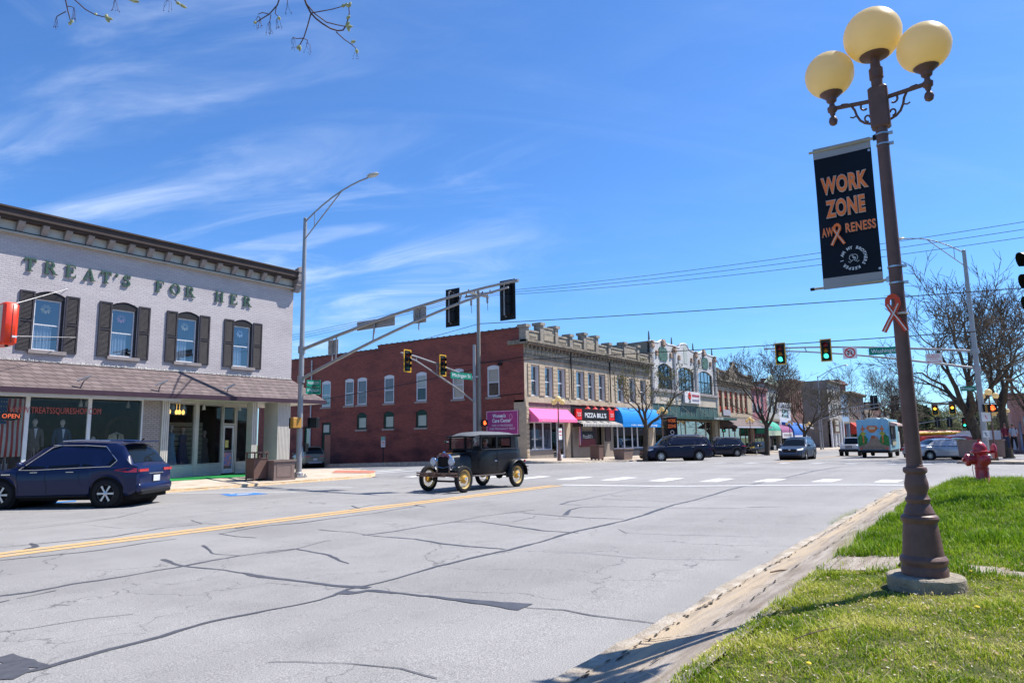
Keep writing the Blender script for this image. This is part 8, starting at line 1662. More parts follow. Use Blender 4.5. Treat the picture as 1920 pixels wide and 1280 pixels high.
t, _ = suv('parked_suv', 'dark red SUV carrying a yellow kayak parked behind the silver sedan', (c.x+3.7, c.y+.3, gz(c.x+4, 0)), a, RED, L=4.7, H=1.68)
kx = thing('kayak', 'yellow kayak on the roof of the dark red SUV', 'kayak', (c.x+3.7-dx*.5, c.y+.3-dy*.5, gz(c.x+4, 0)+1.87), a); k = MB(); k.tube([(-2.1, 0, .08), (-1.7, 0, .02), (-1, 0, 0), (0, 0, 0), (1, 0, 0), (1.7, 0, .03), (2.1, 0, .1)], [.02, .14, .25, .29, .25, .14, .02], 12); k.v = [(p[0], p[1], p[2]*.55) for p in k.v]; k.build('hull', mat('kayak_yellow', (.65, .40, .02), .4), kx, smooth=1); k = MB(); k.lathe([(.2, .13), (.23, .155), (.2, .16)], (0, 0, 0), 16, capped=0); k.v = [(p[0]*1.8, p[1]*.8, p[2]) for p in k.v]; k.build('cockpit_rim', TRB, kx)
kx = thing('kayak', 'red kayak beside the yellow one on the same roof', 'kayak', (c.x+4.3, c.y+.7, gz(c.x+4, 0)+1.93), a); k = MB(); k.tube([(-2.1, 0, .08), (-1.7, 0, .02), (-1, 0, 0), (0, 0, 0), (1, 0, 0), (1.7, 0, .03), (2.1, 0, .1)], [.02, .12, .22, .25, .22, .12, .02], 12); k.v = [(p[0], p[1], p[2]*.6) for p in k.v]; k.build('hull', mat('kayak_red', (.45, .02, .03), .4), kx, smooth=1)
sedan('green_hatchback', 'dark green car with pale roof edge parked beyond the red SUV', (c.x+8.5, c.y-.4, gz(c.x+8, 0)), a, paint('dark_green_paint', (.04, .07, .05), .3), H=1.5)
suv('parked_suv', 'dark maroon SUV, third in the angled row behind the planters', (c.x+12.5, c.y-.9, gz(c.x+12, 0)), a, paint('maroon_paint', (.15, .02, .02), .3), L=4.7, H=1.75)
sedan('white_car', 'white car parked at the far end of the angled row', (c.x+18, c.y-1.2, gz(c.x+18, 0)), a, paint('white_car_paint', (.55, .56, .58), .3), H=1.5)
t = thing('white_van', 'white van with a pale roof parked far behind the planters', 'van', (c.x+30, c.y-2.2, gz(c.x+30, 0)), a); k = MB(); k.add([(-2.6, -.95, .4), (2.5, -.95, .4), (2.5, .95, .4), (-2.6, .95, .4), (-2.6, -.85, 2.4), (1.3, -.85, 2.4), (1.3, .85, 2.4), (-2.6, .85, 2.4), (2.5, -.9, 1.1), (2.5, .9, 1.1)], [(0, 3, 2, 1), (4, 5, 6, 7), (0, 1, 8, 5, 4), (1, 2, 9, 8), (8, 9, 6, 5), (2, 3, 7, 6, 9), (3, 0, 4, 7)]); k.build('body', MATS['white_car_paint'], t)
for x_ in (-1.7, 1.6):
    for s_ in (1, -1): wheel(t, x_, s_*.85, .36, .22, RIMD, 5, s_)
k = MB(); k.quad((2.42, -.75, 1.25), (2.42, .75, 1.25), (1.5, .7, 2.2), (1.5, -.7, 2.2)); k.v = [(p[0]+.06, p[1], p[2]+.03) for p in k.v]; k.build('windscreen', CGL, t)
# food truck
def food_truck():
    x = 62.3; y = onX(1640, 850, x)[0]; z = gz(x, y)-.02; t = thing('food_truck', 'colourful food truck seen from behind with painted signs, bushes and a path on its back', 'food truck', (x, y, z), R_(0)); Wt = mat('truck_white', (.5, .5, .5), .4)
    k = MB(); k.cbox((3.0, 0, 1.85), (6.0, 2.35, 2.5), ch=.06); k.build('box_body', mat('truck_body', (.20, .40, .48), .4, var=.1), t)
    k = MB(); k.cbox((6.7, 0, 1.35), (1.6, 2.2, 1.6), ch=.12); k.build('cab', Wt, t)
    def pic(poly, m, d, nm): k = MB(); k.prism(poly, lambda u, v, w_=0: (-w_, -u, v), d, d+.004); return k.build(nm, m, t)
    pic([(-1.13, .66), (1.13, .66), (1.13, 3.05), (-1.13, 3.05)], mat('truck_sky', (.10, .38, .62), .5, var=0, col2=(.30, .55, .70), scale=1.2), .004, 'painted_back')
    pic([(-1.1, .68), (1.1, .68), (1.1, 1.0), (.45, 1.4), (.3, 1.75), (-.15, 1.75), (-.35, 1.3), (-1.1, 1.0)], mat('truck_path', (.30, .23, .17), .6, var=.3, scale=3), .009, 'painted_path')
    GB = mat('truck_green', (.04, .20, .05), .6, var=.5, scale=6); OR = mat('truck_orange', (.55, .17, .05), .6, var=.4, scale=5)
    pic([(-1.12, .95), (-.5, 1.15), (-.38, 1.5), (-.55, 1.8), (-.9, 1.95), (-1.12, 1.7)], GB, .014, 'painted_bush'); pic([(1.12, .95), (.6, 1.1), (.4, 1.35), (.55, 1.75), (.9, 1.9), (1.12, 1.7)], GB, .014, 'painted_bush')
    for u in (-.72, .68): pic([(u-.05, 1.2), (u+.05, 1.2), (u+.05, 2.6), (u-.05, 2.6)], OR, .019, 'painted_post'); pic([(u-.24, 1.95), (u, 1.75), (u+.26, 1.98), (u+.05, 2.12), (u-.1, 2.1)], mat('truck_lime', (.40, .40, .06), .6, var=.4, scale=5), .0235, 'painted_board'); pic([(u-.16, 2.25), (u+.16, 2.25), (u+.1, 2.42), (u-.1, 2.42)], OR, .0235, 'painted_top')
    pic([(-.36, 2.6), (.30, 2.6), (.38, 2.35), (.1, 2.05), (-.2, 2.05), (-.44, 2.35)], OR, .019, 'painted_sign'); pic([(-.24, 2.5), (.18, 2.5), (.2, 2.3), (-.26, 2.3)], mat('truck_cream', (.55, .48, .35), .6), .024, 'painted_panel'); pic([(-.6, 2.38), (.5, 2.38), (.5, 2.43), (-.6, 2.43)], OR, .014, 'painted_beam')
    pic([(-.12, 1.55), (.14, 1.55), (.14, 1.8), (-.12, 1.8)], mat('truck_orange2', (.4, .12, .05), .6), .014, 'painted_crate')
    k = MB(); k.box((.6, -1.24, 1.5), (3.6, -1.18, 2.7)); o = k.build('serving_hatch', mat('hatch_dark', (.04, .03, .03), .6, var=.4), t); k = MB(); k.box((.9, -1.27, 1.0), (3.2, -1.24, 1.45)); k.box((.7, -1.28, 1.9), (1.2, -1.25, 2.4)); k.build('menu_panel', mat('menu', (.5, .3, .15), .6, var=0, col2=(.2, .4, .35), scale=4), o)
    k = MB(); k.quad((.4, -1.19, 2.9), (3.9, -1.19, 2.9), (3.9, -1.75, 2.72), (.4, -1.75, 2.72)); k.quad((.4, -1.75, 2.72), (3.9, -1.75, 2.72), (3.9, -1.75, 2.55), (.4, -1.75, 2.55)); k.quad((.4, -1.19, 2.9), (.4, -1.75, 2.72), (.4, -1.75, 2.55), (.4, -1.19, 2.55)); k.build('awning', mat('truck_awning', (.55, .40, .36), .8, var=.2, scale=5), t)
    k = MB(); k.cbox((-.08, 0, .55), (.2, 2.1, .16)); k.box((0, -1.1, .42), (6, 1.1, .61)); k.build('rear_bumper', TRB, t); k = MB(); k.cbox((2.2, .2, 3.18), (1.6, .9, .16), ch=.04); k.cbox((4.4, -.2, 3.2), (.9, .7, .2), ch=.04); k.cbox((.6, -.7, 3.16), (.3, .3, .14)); k.build('roof_vent', Wt, t)
    for s_ in (1, -1): k = MB(); k.box((-.03, s_*.95-.1, .68), (-.005, s_*.95+.1, .86)); k.build('tail_lamp', TLR, t); [wheel(t, x_, s_*.95, .38, .26, RIMD, 6, s_) for x_ in (1.4, 6.0)]
food_truck()
# vintage sedan
def vintage():
    x0, y0 = 17.9, 14.27; t = thing('vintage_car', 'black vintage sedan with yellow wheels and no front fenders crossing the road', 'vintage car', (x0, y0, gz(x0, y0)), R_(179))
    BK = mat('vintage_black', (.009, .010, .013), .38, var=.2, scale=2, coat=.2, spec=.35); RF = mat('roof_cloth', (.12, .125, .135), .75, var=.12, scale=3); CRM = mat('wheel_cream', (.62, .45, .17), .5, var=.12, scale=9); YH = mat('hub_yellow', (.58, .32, .05), .45, var=.1); RST = mat('rusty_steel', (.12, .055, .035), .6, metal=.4, var=0, col2=(.28, .17, .12), scale=9)
    WB, r = 2.63, .375; xf, xr = 1.34, -1.29
    for sx in (xf, xr):
        for sd in (1, -1):
            y = sd*.70; k = MB(); k.lathe([(.265, -.05), (.30, -.06), (.345, -.062), (.37, -.04), (.375, 0), (.37, .04), (.345, .062), (.30, .06), (.265, .05)], (sx, y, r), 32, 'Y', capped=0); o = k.build('wheel', TYRE, t, smooth=1, ang=60)
            k = MB(); k.lathe([(.285, -.045), (.262, -.03), (.235, -.02), (.235, .02), (.262, .03), (.285, .045)], (sx, y, r), 32, 'Y', capped=0)
            for i in range(20):
                a = math.tau*i/20; k.tube([(sx+.07*math.cos(a+.12), y+sd*.04, r+.07*math.sin(a+.12)), (sx+.24*math.cos(a), y-sd*.01, r+.24*math.sin(a))], .007, 5)
            k.build('rim', CRM, o, smooth=1, ang=50); k = MB(); k.lathe([(.115, -.05), (.12, 0), (.105, .04), (.07, .06), (.066, .075)] if sd > 0 else [(.066, -.075), (.07, -.06), (.105, -.04), (.12, 0), (.115, .05)], (sx, y, r), 20, 'Y'); k.build('hub', YH, o, smooth=1); k = MB(); k.lathe([(.05, 0), (.045, sd*.025), (.005, sd*.035)], (sx, y+sd*.07, r), 14, 'Y'); k.build('hub_cap', CHR, o, smooth=1)
    k = MB(); k.box((-1.75, .30, .46), (1.75, .38, .56)); k.box((-1.75, -.38, .46), (1.75, -.30, .56)); k.tube([(xf, -.62, .36), (xf, -.3, .30), (xf, .3, .30), (xf, .62, .36)], .028, 8); k.tube([(xr, -.62, .375), (xr, .62, .375)], .045, 8); k.ball((xr, 0, .375), .14, 10); k.tube([(xf, -.5, .37), (xf+.02, 0, .56), (xf, .5, .37)], .03, 6); k.tube([(xf-.3, -.3, .4), (xf-.1, -.66, .42)], .015, 5); k.box((-.6, -.3, .40), (.9, .3, .55)); k.build('chassis', TRB, t)
    secs = [(.62, .40, .50, 1.13), (.56, .44, .48, 1.14), (.30, .60, .46, 1.165), (.05, .655, .46, 1.17), (-.9, .665, .46, 1.17), (-1.35, .645, .48, 1.17), (-1.62, .60, .52, 1.16), (-1.74, .52, .60, 1.14)]
    k = MB(); n = 0
    for x, hw, zb, zt in secs:
        ring = [(x, hw*.94, zb), (x, hw*.985, zb+.12), (x, hw, (zb+zt)/2), (x, hw*.99, zt-.06), (x, hw*.965, zt)]; k.v += ring+[(a, -b, c_) for a, b, c_ in reversed(ring)]; n += 1
    k.f = [(i*10+j, i*10+(j+1) % 10, (i+1)*10+(j+1) % 10, (i+1)*10+j) for i in range(n-1) for j in range(10) if j != 4]
    k.f += [tuple(range(10)), tuple(range((n-1)*10+9, (n-1)*10-1, -1))]; k.build('body', BK, t, smooth=1, ang=30)
    zt, zr_ = 1.17, 1.60
    k = MB()
    def pil(x0_, x1_, y_, z0=zt, z1=zr_, lean=0): k.box((min(x0_, x1_), y_-.025, z0), (max(x0_, x1_), y_+.025, z1))
    for s_ in (1, -1):
        pil(.40, .46, s_*.615); pil(-.36, -.28, s_*.635); pil(-1.16, -1.08, s_*.63, lean=0); k.box((-1.16, s_*.655-.02, 1.17), (.46, s_*.655+.02, 1.215)); k.box((-1.6, s_*.60-.02, 1.55), (.46, s_*.63+.02, 1.62))
    k.box((.40, -.60, 1.17), (.45, .60, 1.215)); k.box((.41, -.60, 1.53), (.47, .60, 1.61)); k.build('cabin_frame', BK, t)
    k = MB(); q = [(-1.10, .635), (-1.40, .62), (-1.62, .56), (-1.71, .46), (-1.75, .25)]; q = q+[(a, -b) for a, b in reversed(q)]
    for z0, z1, f in ((1.15, 1.60, 1),):
        for (a, b), (c_, d_) in zip(q, q[1:]):
            if abs(b) < .26 and abs(d_) < .26:
                for za, zb_ in ((1.15, 1.27), (1.50, 1.62)): k.quad((a, b, za), (c_, d_, za), (c_*.985, d_, zb_), (a*.985, b, zb_))
            else: k.quad((a, b, z0), (c_, d_, z0), (c_*.985, d_*.97, z1+.02), (a*.985, b*.97, z1+.02))
    k.build('rear_quarter', BK, t, smooth=1, ang=50)
    k = MB(); xs = [.66, .60, .47, .2, -.3, -.9, -1.4, -1.62, -1.73]; hz_ = [1.60, 1.635, 1.68, 1.715, 1.735, 1.725, 1.695, 1.665, 1.60]; hw_ = [.585, .61, .63, .645, .65, .645, .62, .57, .47]
    k.grid(list(range(9)), [-1, -.96, -.85, -.5, 0, .5, .85, .96, 1], lambda i, u: (xs[int(i)], hw_[int(i)]*u, (1.585 if abs(u) == 1 else hz_[int(i)]-(.13*abs(u)**4+.03*u*u)*(1 if i not in (0, 8) else .5)))); k.build('roof', RF, t, smooth=1, ang=45)
    k = MB(); k.add([(.47, -.6, 1.60), (.47, .6, 1.60), (.67, .57, 1.585), (.67, -.57, 1.585), (.67, .57, 1.545), (.67, -.57, 1.545), (.47, .6, 1.53), (.47, -.6, 1.53)], [(0, 1, 2, 3), (3, 2, 4, 5), (4, 6, 7, 5), (1, 6, 4, 2), (0, 3, 5, 7)]); k.build('visor', BK, t)
    GG = glass('vintage_glass', (.8, .82, .8), .02)
    k = MB(); k.quad((.43, -.59, 1.215), (.43, .59, 1.215), (.44, .58, 1.53), (.44, -.58, 1.53)); k.build('windscreen', GG, t); k = MB(); k.box((.435, -.02, 1.215), (.455, .02, 1.53)); k.build('screen_divider', BK, t)
    for s_ in (1, -1): k = MB(); k.quad((-1.08, s_*.64, 1.215), (-.36, s_*.645, 1.215), (-.36, s_*.635, 1.56), (-1.08, s_*.62, 1.56)); k.build('quarter_window', GG, t); k = MB(); k.tube([(.3, s_*.668, 1.185), (-1.1, s_*.685, 1.19), (-1.6, s_*.61, 1.18)], .012, 5); k.build('belt_moulding', BK, t); k = MB(); k.tube([(.42, s_*.55, .62), (.44, s_*.57, 1.1)], .006, 4); k.tube([(-.34, s_*.672, .55), (-.34, s_*.672, 1.15)], .006, 4); k.build('door_seam', TRB, t); k = MB(); k.tube([(-.16, s_*.69, .84), (-.27, s_*.70, .835)], .012, 5); k.build('door_handle', CHR, t)
    k = MB(); secs = [(.62, .40), (1.0, .33), (1.36, .27)]; n = 11
    for x, w_ in secs:
        for j in range(n): a = math.pi*j/(n-1); zz_ = {.62: 1.10, 1.0: 1.07, 1.36: 1.05}[x]; c_, s_ = math.cos(a), math.sin(a); k.v.append((x, w_*math.copysign(abs(c_)**.45, c_), .60+(zz_-.60)*abs(s_)**.42))
    k.f = [(i*n+j, i*n+j+1, (i+1)*n+j+1, (i+1)*n+j) for i in range(2) for j in range(n-1)]; k.build('bonnet', BK, t, smooth=1, ang=40)
    k = MB(); k.box((.5, -.39, .46), (1.36, .39, .62)); k.build('engine_bay', TRB, t); k = MB(); k.ball((.95, .28, .62), .12, 8, (1.4, .6, .8)); k.tube([(1.15, .3, .55), (1.2, .36, .42), (.8, .36, .40)], .03, 6); k.tube([(.75, .33, .75), (1.15, .32, .68)], .02, 6); k.build('engine_parts', mat('engine_metal', (.25, .24, .23), .4, metal=.6, var=.3, scale=14), t)
    out = [(-.265, .50), (.265, .50), (.275, .80), (.265, 1.0), (.20, 1.075), (.07, 1.095), (0, 1.12), (-.07, 1.095), (-.20, 1.075), (-.265, 1.0), (-.275, .80)]; inn = [(-.215, .52), (.215, .52), (.22, .80), (.21, .965), (.15, 1.01), (.06, 1.015), (0, .985), (-.06, 1.015), (-.15, 1.01), (-.21, .965), (-.22, .80)]
    k = MB(); f = lambda u, v, w_=0: (1.36+w_, u, v); n = 11; k.v = [f(*p, w_) for w_ in (0, .09) for p in out]+[f(*p, .09) for p in inn]+[f(*p, .05) for p in inn]; k.f = [(i, (i+1) % n, n+(i+1) % n, n+i) for i in range(n)]+[(n+i, n+(i+1) % n, 2*n+(i+1) % n, 2*n+i) for i in range(n)]+[(2*n+i, 2*n+(i+1) % n, 3*n+(i+1) % n, 3*n+i) for i in range(n)]; k.lathe([(.03, 1.09), (.05, 1.12), (.04, 1.15), (.01, 1.16)], (1.405, 0, 0), 10); k.build('radiator_shell', CHR, t, smooth=1, ang=40)
    k = MB(); k.prism(inn, f, .045, .055); o = k.build('radiator', mat('radiator_black', (.01, .01, .01), .6, var=.2, scale=60), t)
    for s_ in (1, -1):
        k = MB(); k.lathe([(.01, -.15), (.05, -.14), (.095, -.08), (.118, -.02), (.122, 0), (.118, .012)], (1.50, s_*.36, .87), 20, 'X'); h = k.build('headlight', CHR, t, smooth=1, ang=50); k = MB(); k.lathe([(.116, .010), (.08, .03), (.02, .038)], (1.50, s_*.36, .87), 20, 'X'); k.build('lens', HLW, h, smooth=1)
        k = MB(); k.lathe([(.01, -.05), (.04, -.03), (.045, 0)], (1.49, s_*.36, .70), 12, 'X'); k.build('cowl_lamp', CHR, t)
    k = MB(); k.tube([(1.46, -.5, .70), (1.47, -.36, .745), (1.47, 0, .68), (1.47, .36, .745), (1.46, .5, .70)], .014, 6); k.build('lamp_bar', CHR, t)
    k = MB()
    for z in (.475, .545): k.tube([(1.74, -.80, z), (1.83, -.6, z), (1.86, -.2, z), (1.86, .2, z), (1.83, .6, z), (1.74, .80, z)], .026, 6)
    for y_ in (-.35, .35): k.box((1.55, y_-.02, .46), (1.88, y_+.02, .56))
    k.box((1.875, -.07, .44), (1.90, .07, .58)); k.build('front_bumper', RST, t)
    k = MB()
    for z in (.50, .60):
        for s_ in (1, -1): k.tube([(-1.95, s_*.25, z), (-1.97, s_*.5, z), (-1.90, s_*.76, z)], .022, 6)
    k.box((-1.96, .28, .50), (-1.6, .33, .60)); k.box((-1.96, -.33, .50), (-1.6, -.28, .60)); k.build('rear_bumper', CHR, t)
    for s_ in (1, -1):
        k = MB(); pts = [R_(a) for a in range(-8, 186, 12)]
        def mg(a, v): rr = .44+.02*(a > 2.4); wv = [.0, .045, .06, .045, 0][int(v)]; return (xr+.0+rr*math.cos(a)*1.02+wv*math.cos(a), s_*(.60+.055*v), r+.01+(rr*math.sin(a) if a < 2.5 else rr*math.sin(a)*1)+wv*math.sin(a)*1.0)
        k.grid(pts, [0, 1, 2, 3, 4], mg); k.build('rear_mudguard', BK, t, smooth=1, ang=70); k = MB(); k.box((-.82, s_*.60-.17 if s_ > 0 else s_*.60-.03, .42), (.7, s_*.60+.03 if s_ > 0 else s_*.60+.17, .445)); k.build('running_board', mat('board_edge', (.16, .14, .14), .5), t)
    k = MB(); k.ball((-1.82, .66, .78), .045, 8); k.build('tail_lamp', TLR, t); k = MB(); k.lathe([(.17, -.012), (.185, 0), (.17, .012)], (.15, .30, 1.22), 18, 'X', capped=0); k.tube([(.15, .12, 1.22), (.15, .48, 1.22)], .008, 4); k.tube([(.15, .3, 1.22), (.4, .3, 1.05)], .012, 5); k.build('steering_wheel', TRB, t)
    k = MB(); k.box((-.75, -.5, .75), (-.55, .5, 1.28)); k.box((-.6, -.5, .62), (-.1, .5, .80)); k.build('seat', mat('seat_brown', (.10, .06, .04), .8), t)
    k = MB(); k.tube([(.50, -.62, 1.42), (.52, -.72, 1.44)], .01, 5); k.cbox((.53, -.74, 1.44), (.05, .06, .09)); k.build('side_mirror', CHR, t); k = MB(); k.box((.70, -.30, 1.083), (1.3, -.27, 1.093)); k.box((.63, -.1, 1.09), (1.2, -.08, 1.10)); k.build('yellow_pinstripe', YH, t)
    return t
vt = vintage(); vt.scale = (1.05, 1.05, 1.08)
# ================================================================ PEOPLE
def person(label, loc, rz, h, top, legs, skin=(.42, .24, .17), hair=(.12, .08, .06), pose='stand', shirt_sl=True, walk=.12, arms=None):
    """one continuous skinned body, clothes as children. faces local +X"""
    t = thing('person', label, 'person', loc, rz); s = h/1.75
    if pose == 'stand':
        J = [(-1, (0, 0, .93), .115), (0, (0, 0, 1.08), .115), (1, (.0, 0, 1.25), .125), (2, (-.01, 0, 1.40), .095), (3, (0, 0, 1.49), .052), (4, (.015, 0, 1.56), .062), (5, (.02, 0, 1.63), .088), (6, (.01, 0, 1.71), .070)]
        for sd in (1, -1):
            w_ = walk*sd; b = len(J); J += [(0, (0, sd*.09, .88), .095), (b, (w_*.5, sd*.10, .50), .065), (b+1, (w_*.7-.05*abs(w_)*3, sd*.10, .12), .042), (b+2, (w_*.7+.02, sd*.10, .045), .042), (b+3, (w_*.7+.15, sd*.11, .03), .035)]
            b = len(J); J += [(3, (0, sd*.17, 1.40), .062), (b, (-w_*.2-.02, sd*.235, 1.14), .046), (b+1, (-w_*.9+.06, sd*.24, .92), .034), (b+2, (-w_*1.1+.08, sd*.24, .83), .030)]
            hand = b+3; base = J[hand][1]
            for i in range(4): f = len(J); J += [(hand, (base[0]+.02-.014*i+.005, base[1], base[2]-.06), .011), (f, (base[0]+.03-.015*i, base[1]-.01*sd, base[2]-.10-(.01 if i in (1, 2) else 0)), .009)]
            f = len(J); J += [(hand, (base[0]+.045, base[1]-.015*sd, base[2]-.04), .012)]
    else:
        J = [(-1, (0, 0, .0), .13), (0, (-.02, 0, .17), .125), (1, (.0, 0, .34), .13), (2, (.0, 0, .48), .095), (3, (.03, 0, .56), .052), (4, (.05, 0, .63), .062), (5, (.06, 0, .70), .088), (6, (.05, 0, .78), .070)]
        for sd in (1, -1):
            b = len(J); J += [(0, (.10, sd*.09, .0), .09), (b, (.45, sd*.11, .05), .065), (b+1, (.52, sd*.11, -.33), .045), (b+2, (.62, sd*.11, -.36), .035)]
            b = len(J); J += [(3, (0, sd*.17, .47), .06), (b, (.12, sd*.24, .26), .046), (b+1, (.36, sd*.17, .32), .034), (b+2, (.44, sd*.14, .36), .03)]
            hand = b+3; base = J[hand][1]
            for i in range(4): f = len(J); J += [(hand, (base[0]+.055, base[1]-.03+.02*i, base[2]+.03), .011), (f, (base[0]+.06, base[1]-.03+.02*i, base[2]-.005), .009)]
            f = len(J); J += [(hand, (base[0]+.02, base[1]-.04*sd, base[2]+.03), .012)]
    me = bpy.data.meshes.new('sk'); me.from_pydata([Vector(j[1])*s for j in J], [(j[0], i) for i, j in enumerate(J) if j[0] >= 0], []); ob = bpy.data.objects.new('sk', me); COL.objects.link(ob)
    m_ = ob.modifiers.new('s', 'SKIN'); m_.use_smooth_shade = True
    for i, j in enumerate(J): me.skin_vertices[0].data[i].radius = (j[2]*s, j[2]*s*(1.25 if i in (0, 1, 2) else 1)); 
    me.skin_vertices[0].data[0].use_root = True; ob.modifiers.new('u', 'SUBSURF').levels = 1
    dg = bpy.context.evaluated_depsgraph_get(); dg.update(); m2 = bpy.data.meshes.new_from_object(ob.evaluated_get(dg)); bpy.data.objects.remove(ob)
    m2.materials.clear(); m2.materials.append(mat('skin_%d' % int(skin[0]*100), skin, .6)); o = bpy.data.objects.new('body', m2); COL.objects.link(o); o.parent = t
    V = [v.co.copy() for v in m2.vertices]; N_ = [v.normal.copy() for v in m2.vertices]; F = [tuple(p.vertices) for p in m2.polygons]
    def garment(nm, test, m, off):
        k = MB(); idx = {}
        for f in F:
            if all(test(V[i]/s) for i in f):
                for i in f:
                    if i not in idx: idx[i] = len(k.v); k.v.append(tuple(V[i]+N_[i]*off))
                k.f.append(tuple(idx[i] for i in f))
        if k.f: k.build(nm, m, t, smooth=1)
    z0 = .93 if pose == 'stand' else .02; zn = 1.47 if pose == 'stand' else .54
    if pose == 'stand':
        garment('shirt', lambda p: z0-.05 < p.z < zn and (abs(p.y) < .21 or p.z > 1.12), mat('shirt_%02d%02d' % (top[0]*99, top[2]*99), top, .9, var=.12, scale=14), .014); garment('trousers', lambda p: .09 < p.z < z0+.02 and abs(p.y) < .19, mat('legs_%02d%02d' % (legs[0]*99, legs[2]*99), legs, .9, var=.1), .016); garment('shoes', lambda p: p.z < .10, mat('shoe', (.03, .03, .03), .7), .010)
    else: garment('shirt', lambda p: -.1 < p.z < zn and p.x < .28, mat('shirt_%02d%02d' % (top[0]*99, top[2]*99), top, .9, var=.12, scale=14), .014); garment('trousers', lambda p: p.z < .16 and p.x > .05 or p.z < -.05, mat('legs_%02d%02d' % (legs[0]*99, legs[2]*99), legs, .9), .015)
    hc = (Vector((.02, 0, 1.655)) if pose == 'stand' else Vector((.06, 0, .72)))*s
    k = MB(); k.ball(hc+Vector((-.02, 0, .02))*s, .112*s, 12, (.95, .85, 1.0)); k.v = [p for p in k.v]; H_ = k.build('hair', mat('hair_%d' % int(hair[0]*99), hair, .9, var=.3, scale=40), t, smooth=1)
    me = H_.data; bm = bmesh.new(); bm.from_mesh(me); bmesh.ops.delete(bm, geom=[f for f in bm.faces if f.calc_center_median().x > hc.x+.035*s and f.calc_center_median().z < hc.z+.05*s or f.calc_center_median().z < hc.z-.05*s], context='FACES'); bm.to_mesh(me); bm.free()
    k = MB(); k.ball(hc+Vector((.085, 0, -.025))*s, .018*s, 6, (1, .8, 1.2)); k.ball(hc+Vector((0, .085, -.02))*s, .02*s, 6, (.8, .5, 1.4)); k.ball(hc+Vector((0, -.085, -.02))*s, .02*s, 6, (.8, .5, 1.4)); k.build('nose_and_ears', MATS['skin_%d' % int(skin[0]*100)], t, smooth=1)
    k = MB()
    for sd in (1, -1): k.ball(hc+Vector((.078, sd*.032, .0))*s, .011*s, 6)
    k.build('eyes', mat('eye', (.02, .02, .02), .3), t); k = MB(); k.cbox(hc+Vector((.083, 0, -.062))*s, (.008*s, .045*s, .009*s)); k.build('mouth', mat('lips', (.3, .09, .08), .6), t)
    return t
a_ = R_(179)
def incar(x, y, z): return (17.9+x*math.cos(a_)-y*math.sin(a_), 14.27+x*math.sin(a_)+y*math.cos(a_), gz(17.9, 14.27)+z)
person('elderly driver in a dark shirt at the wheel of the vintage sedan', incar(-.27, .30, .80), a_, 1.72, (.035, .05, .07), (.05, .05, .07), (.45, .20, .16), (.35, .33, .31), 'sit')
person('passenger in a pale shirt beside the driver of the vintage sedan', incar(-.27, -.30, .80), a_, 1.66, (.20, .20, .22), (.06, .06, .08), (.42, .20, .16), (.40, .38, .36), 'sit')
for px, X, lb, tp, lg, h in ((1887, 60, 'person in a maroon shirt and jeans walking away on the far right pavement', (.20, .03, .05), (.04, .05, .10), 1.78), (1902, 60, 'person in a light blue shirt and black trousers on the far right pavement', (.33, .37, .45), (.015, .015, .02), 1.76)):
    Y, _ = onX(px, 830, X); person(lb, (X, Y, onX(px, 842, X)[1]), R_(15), h, tp, lg, walk=.2)
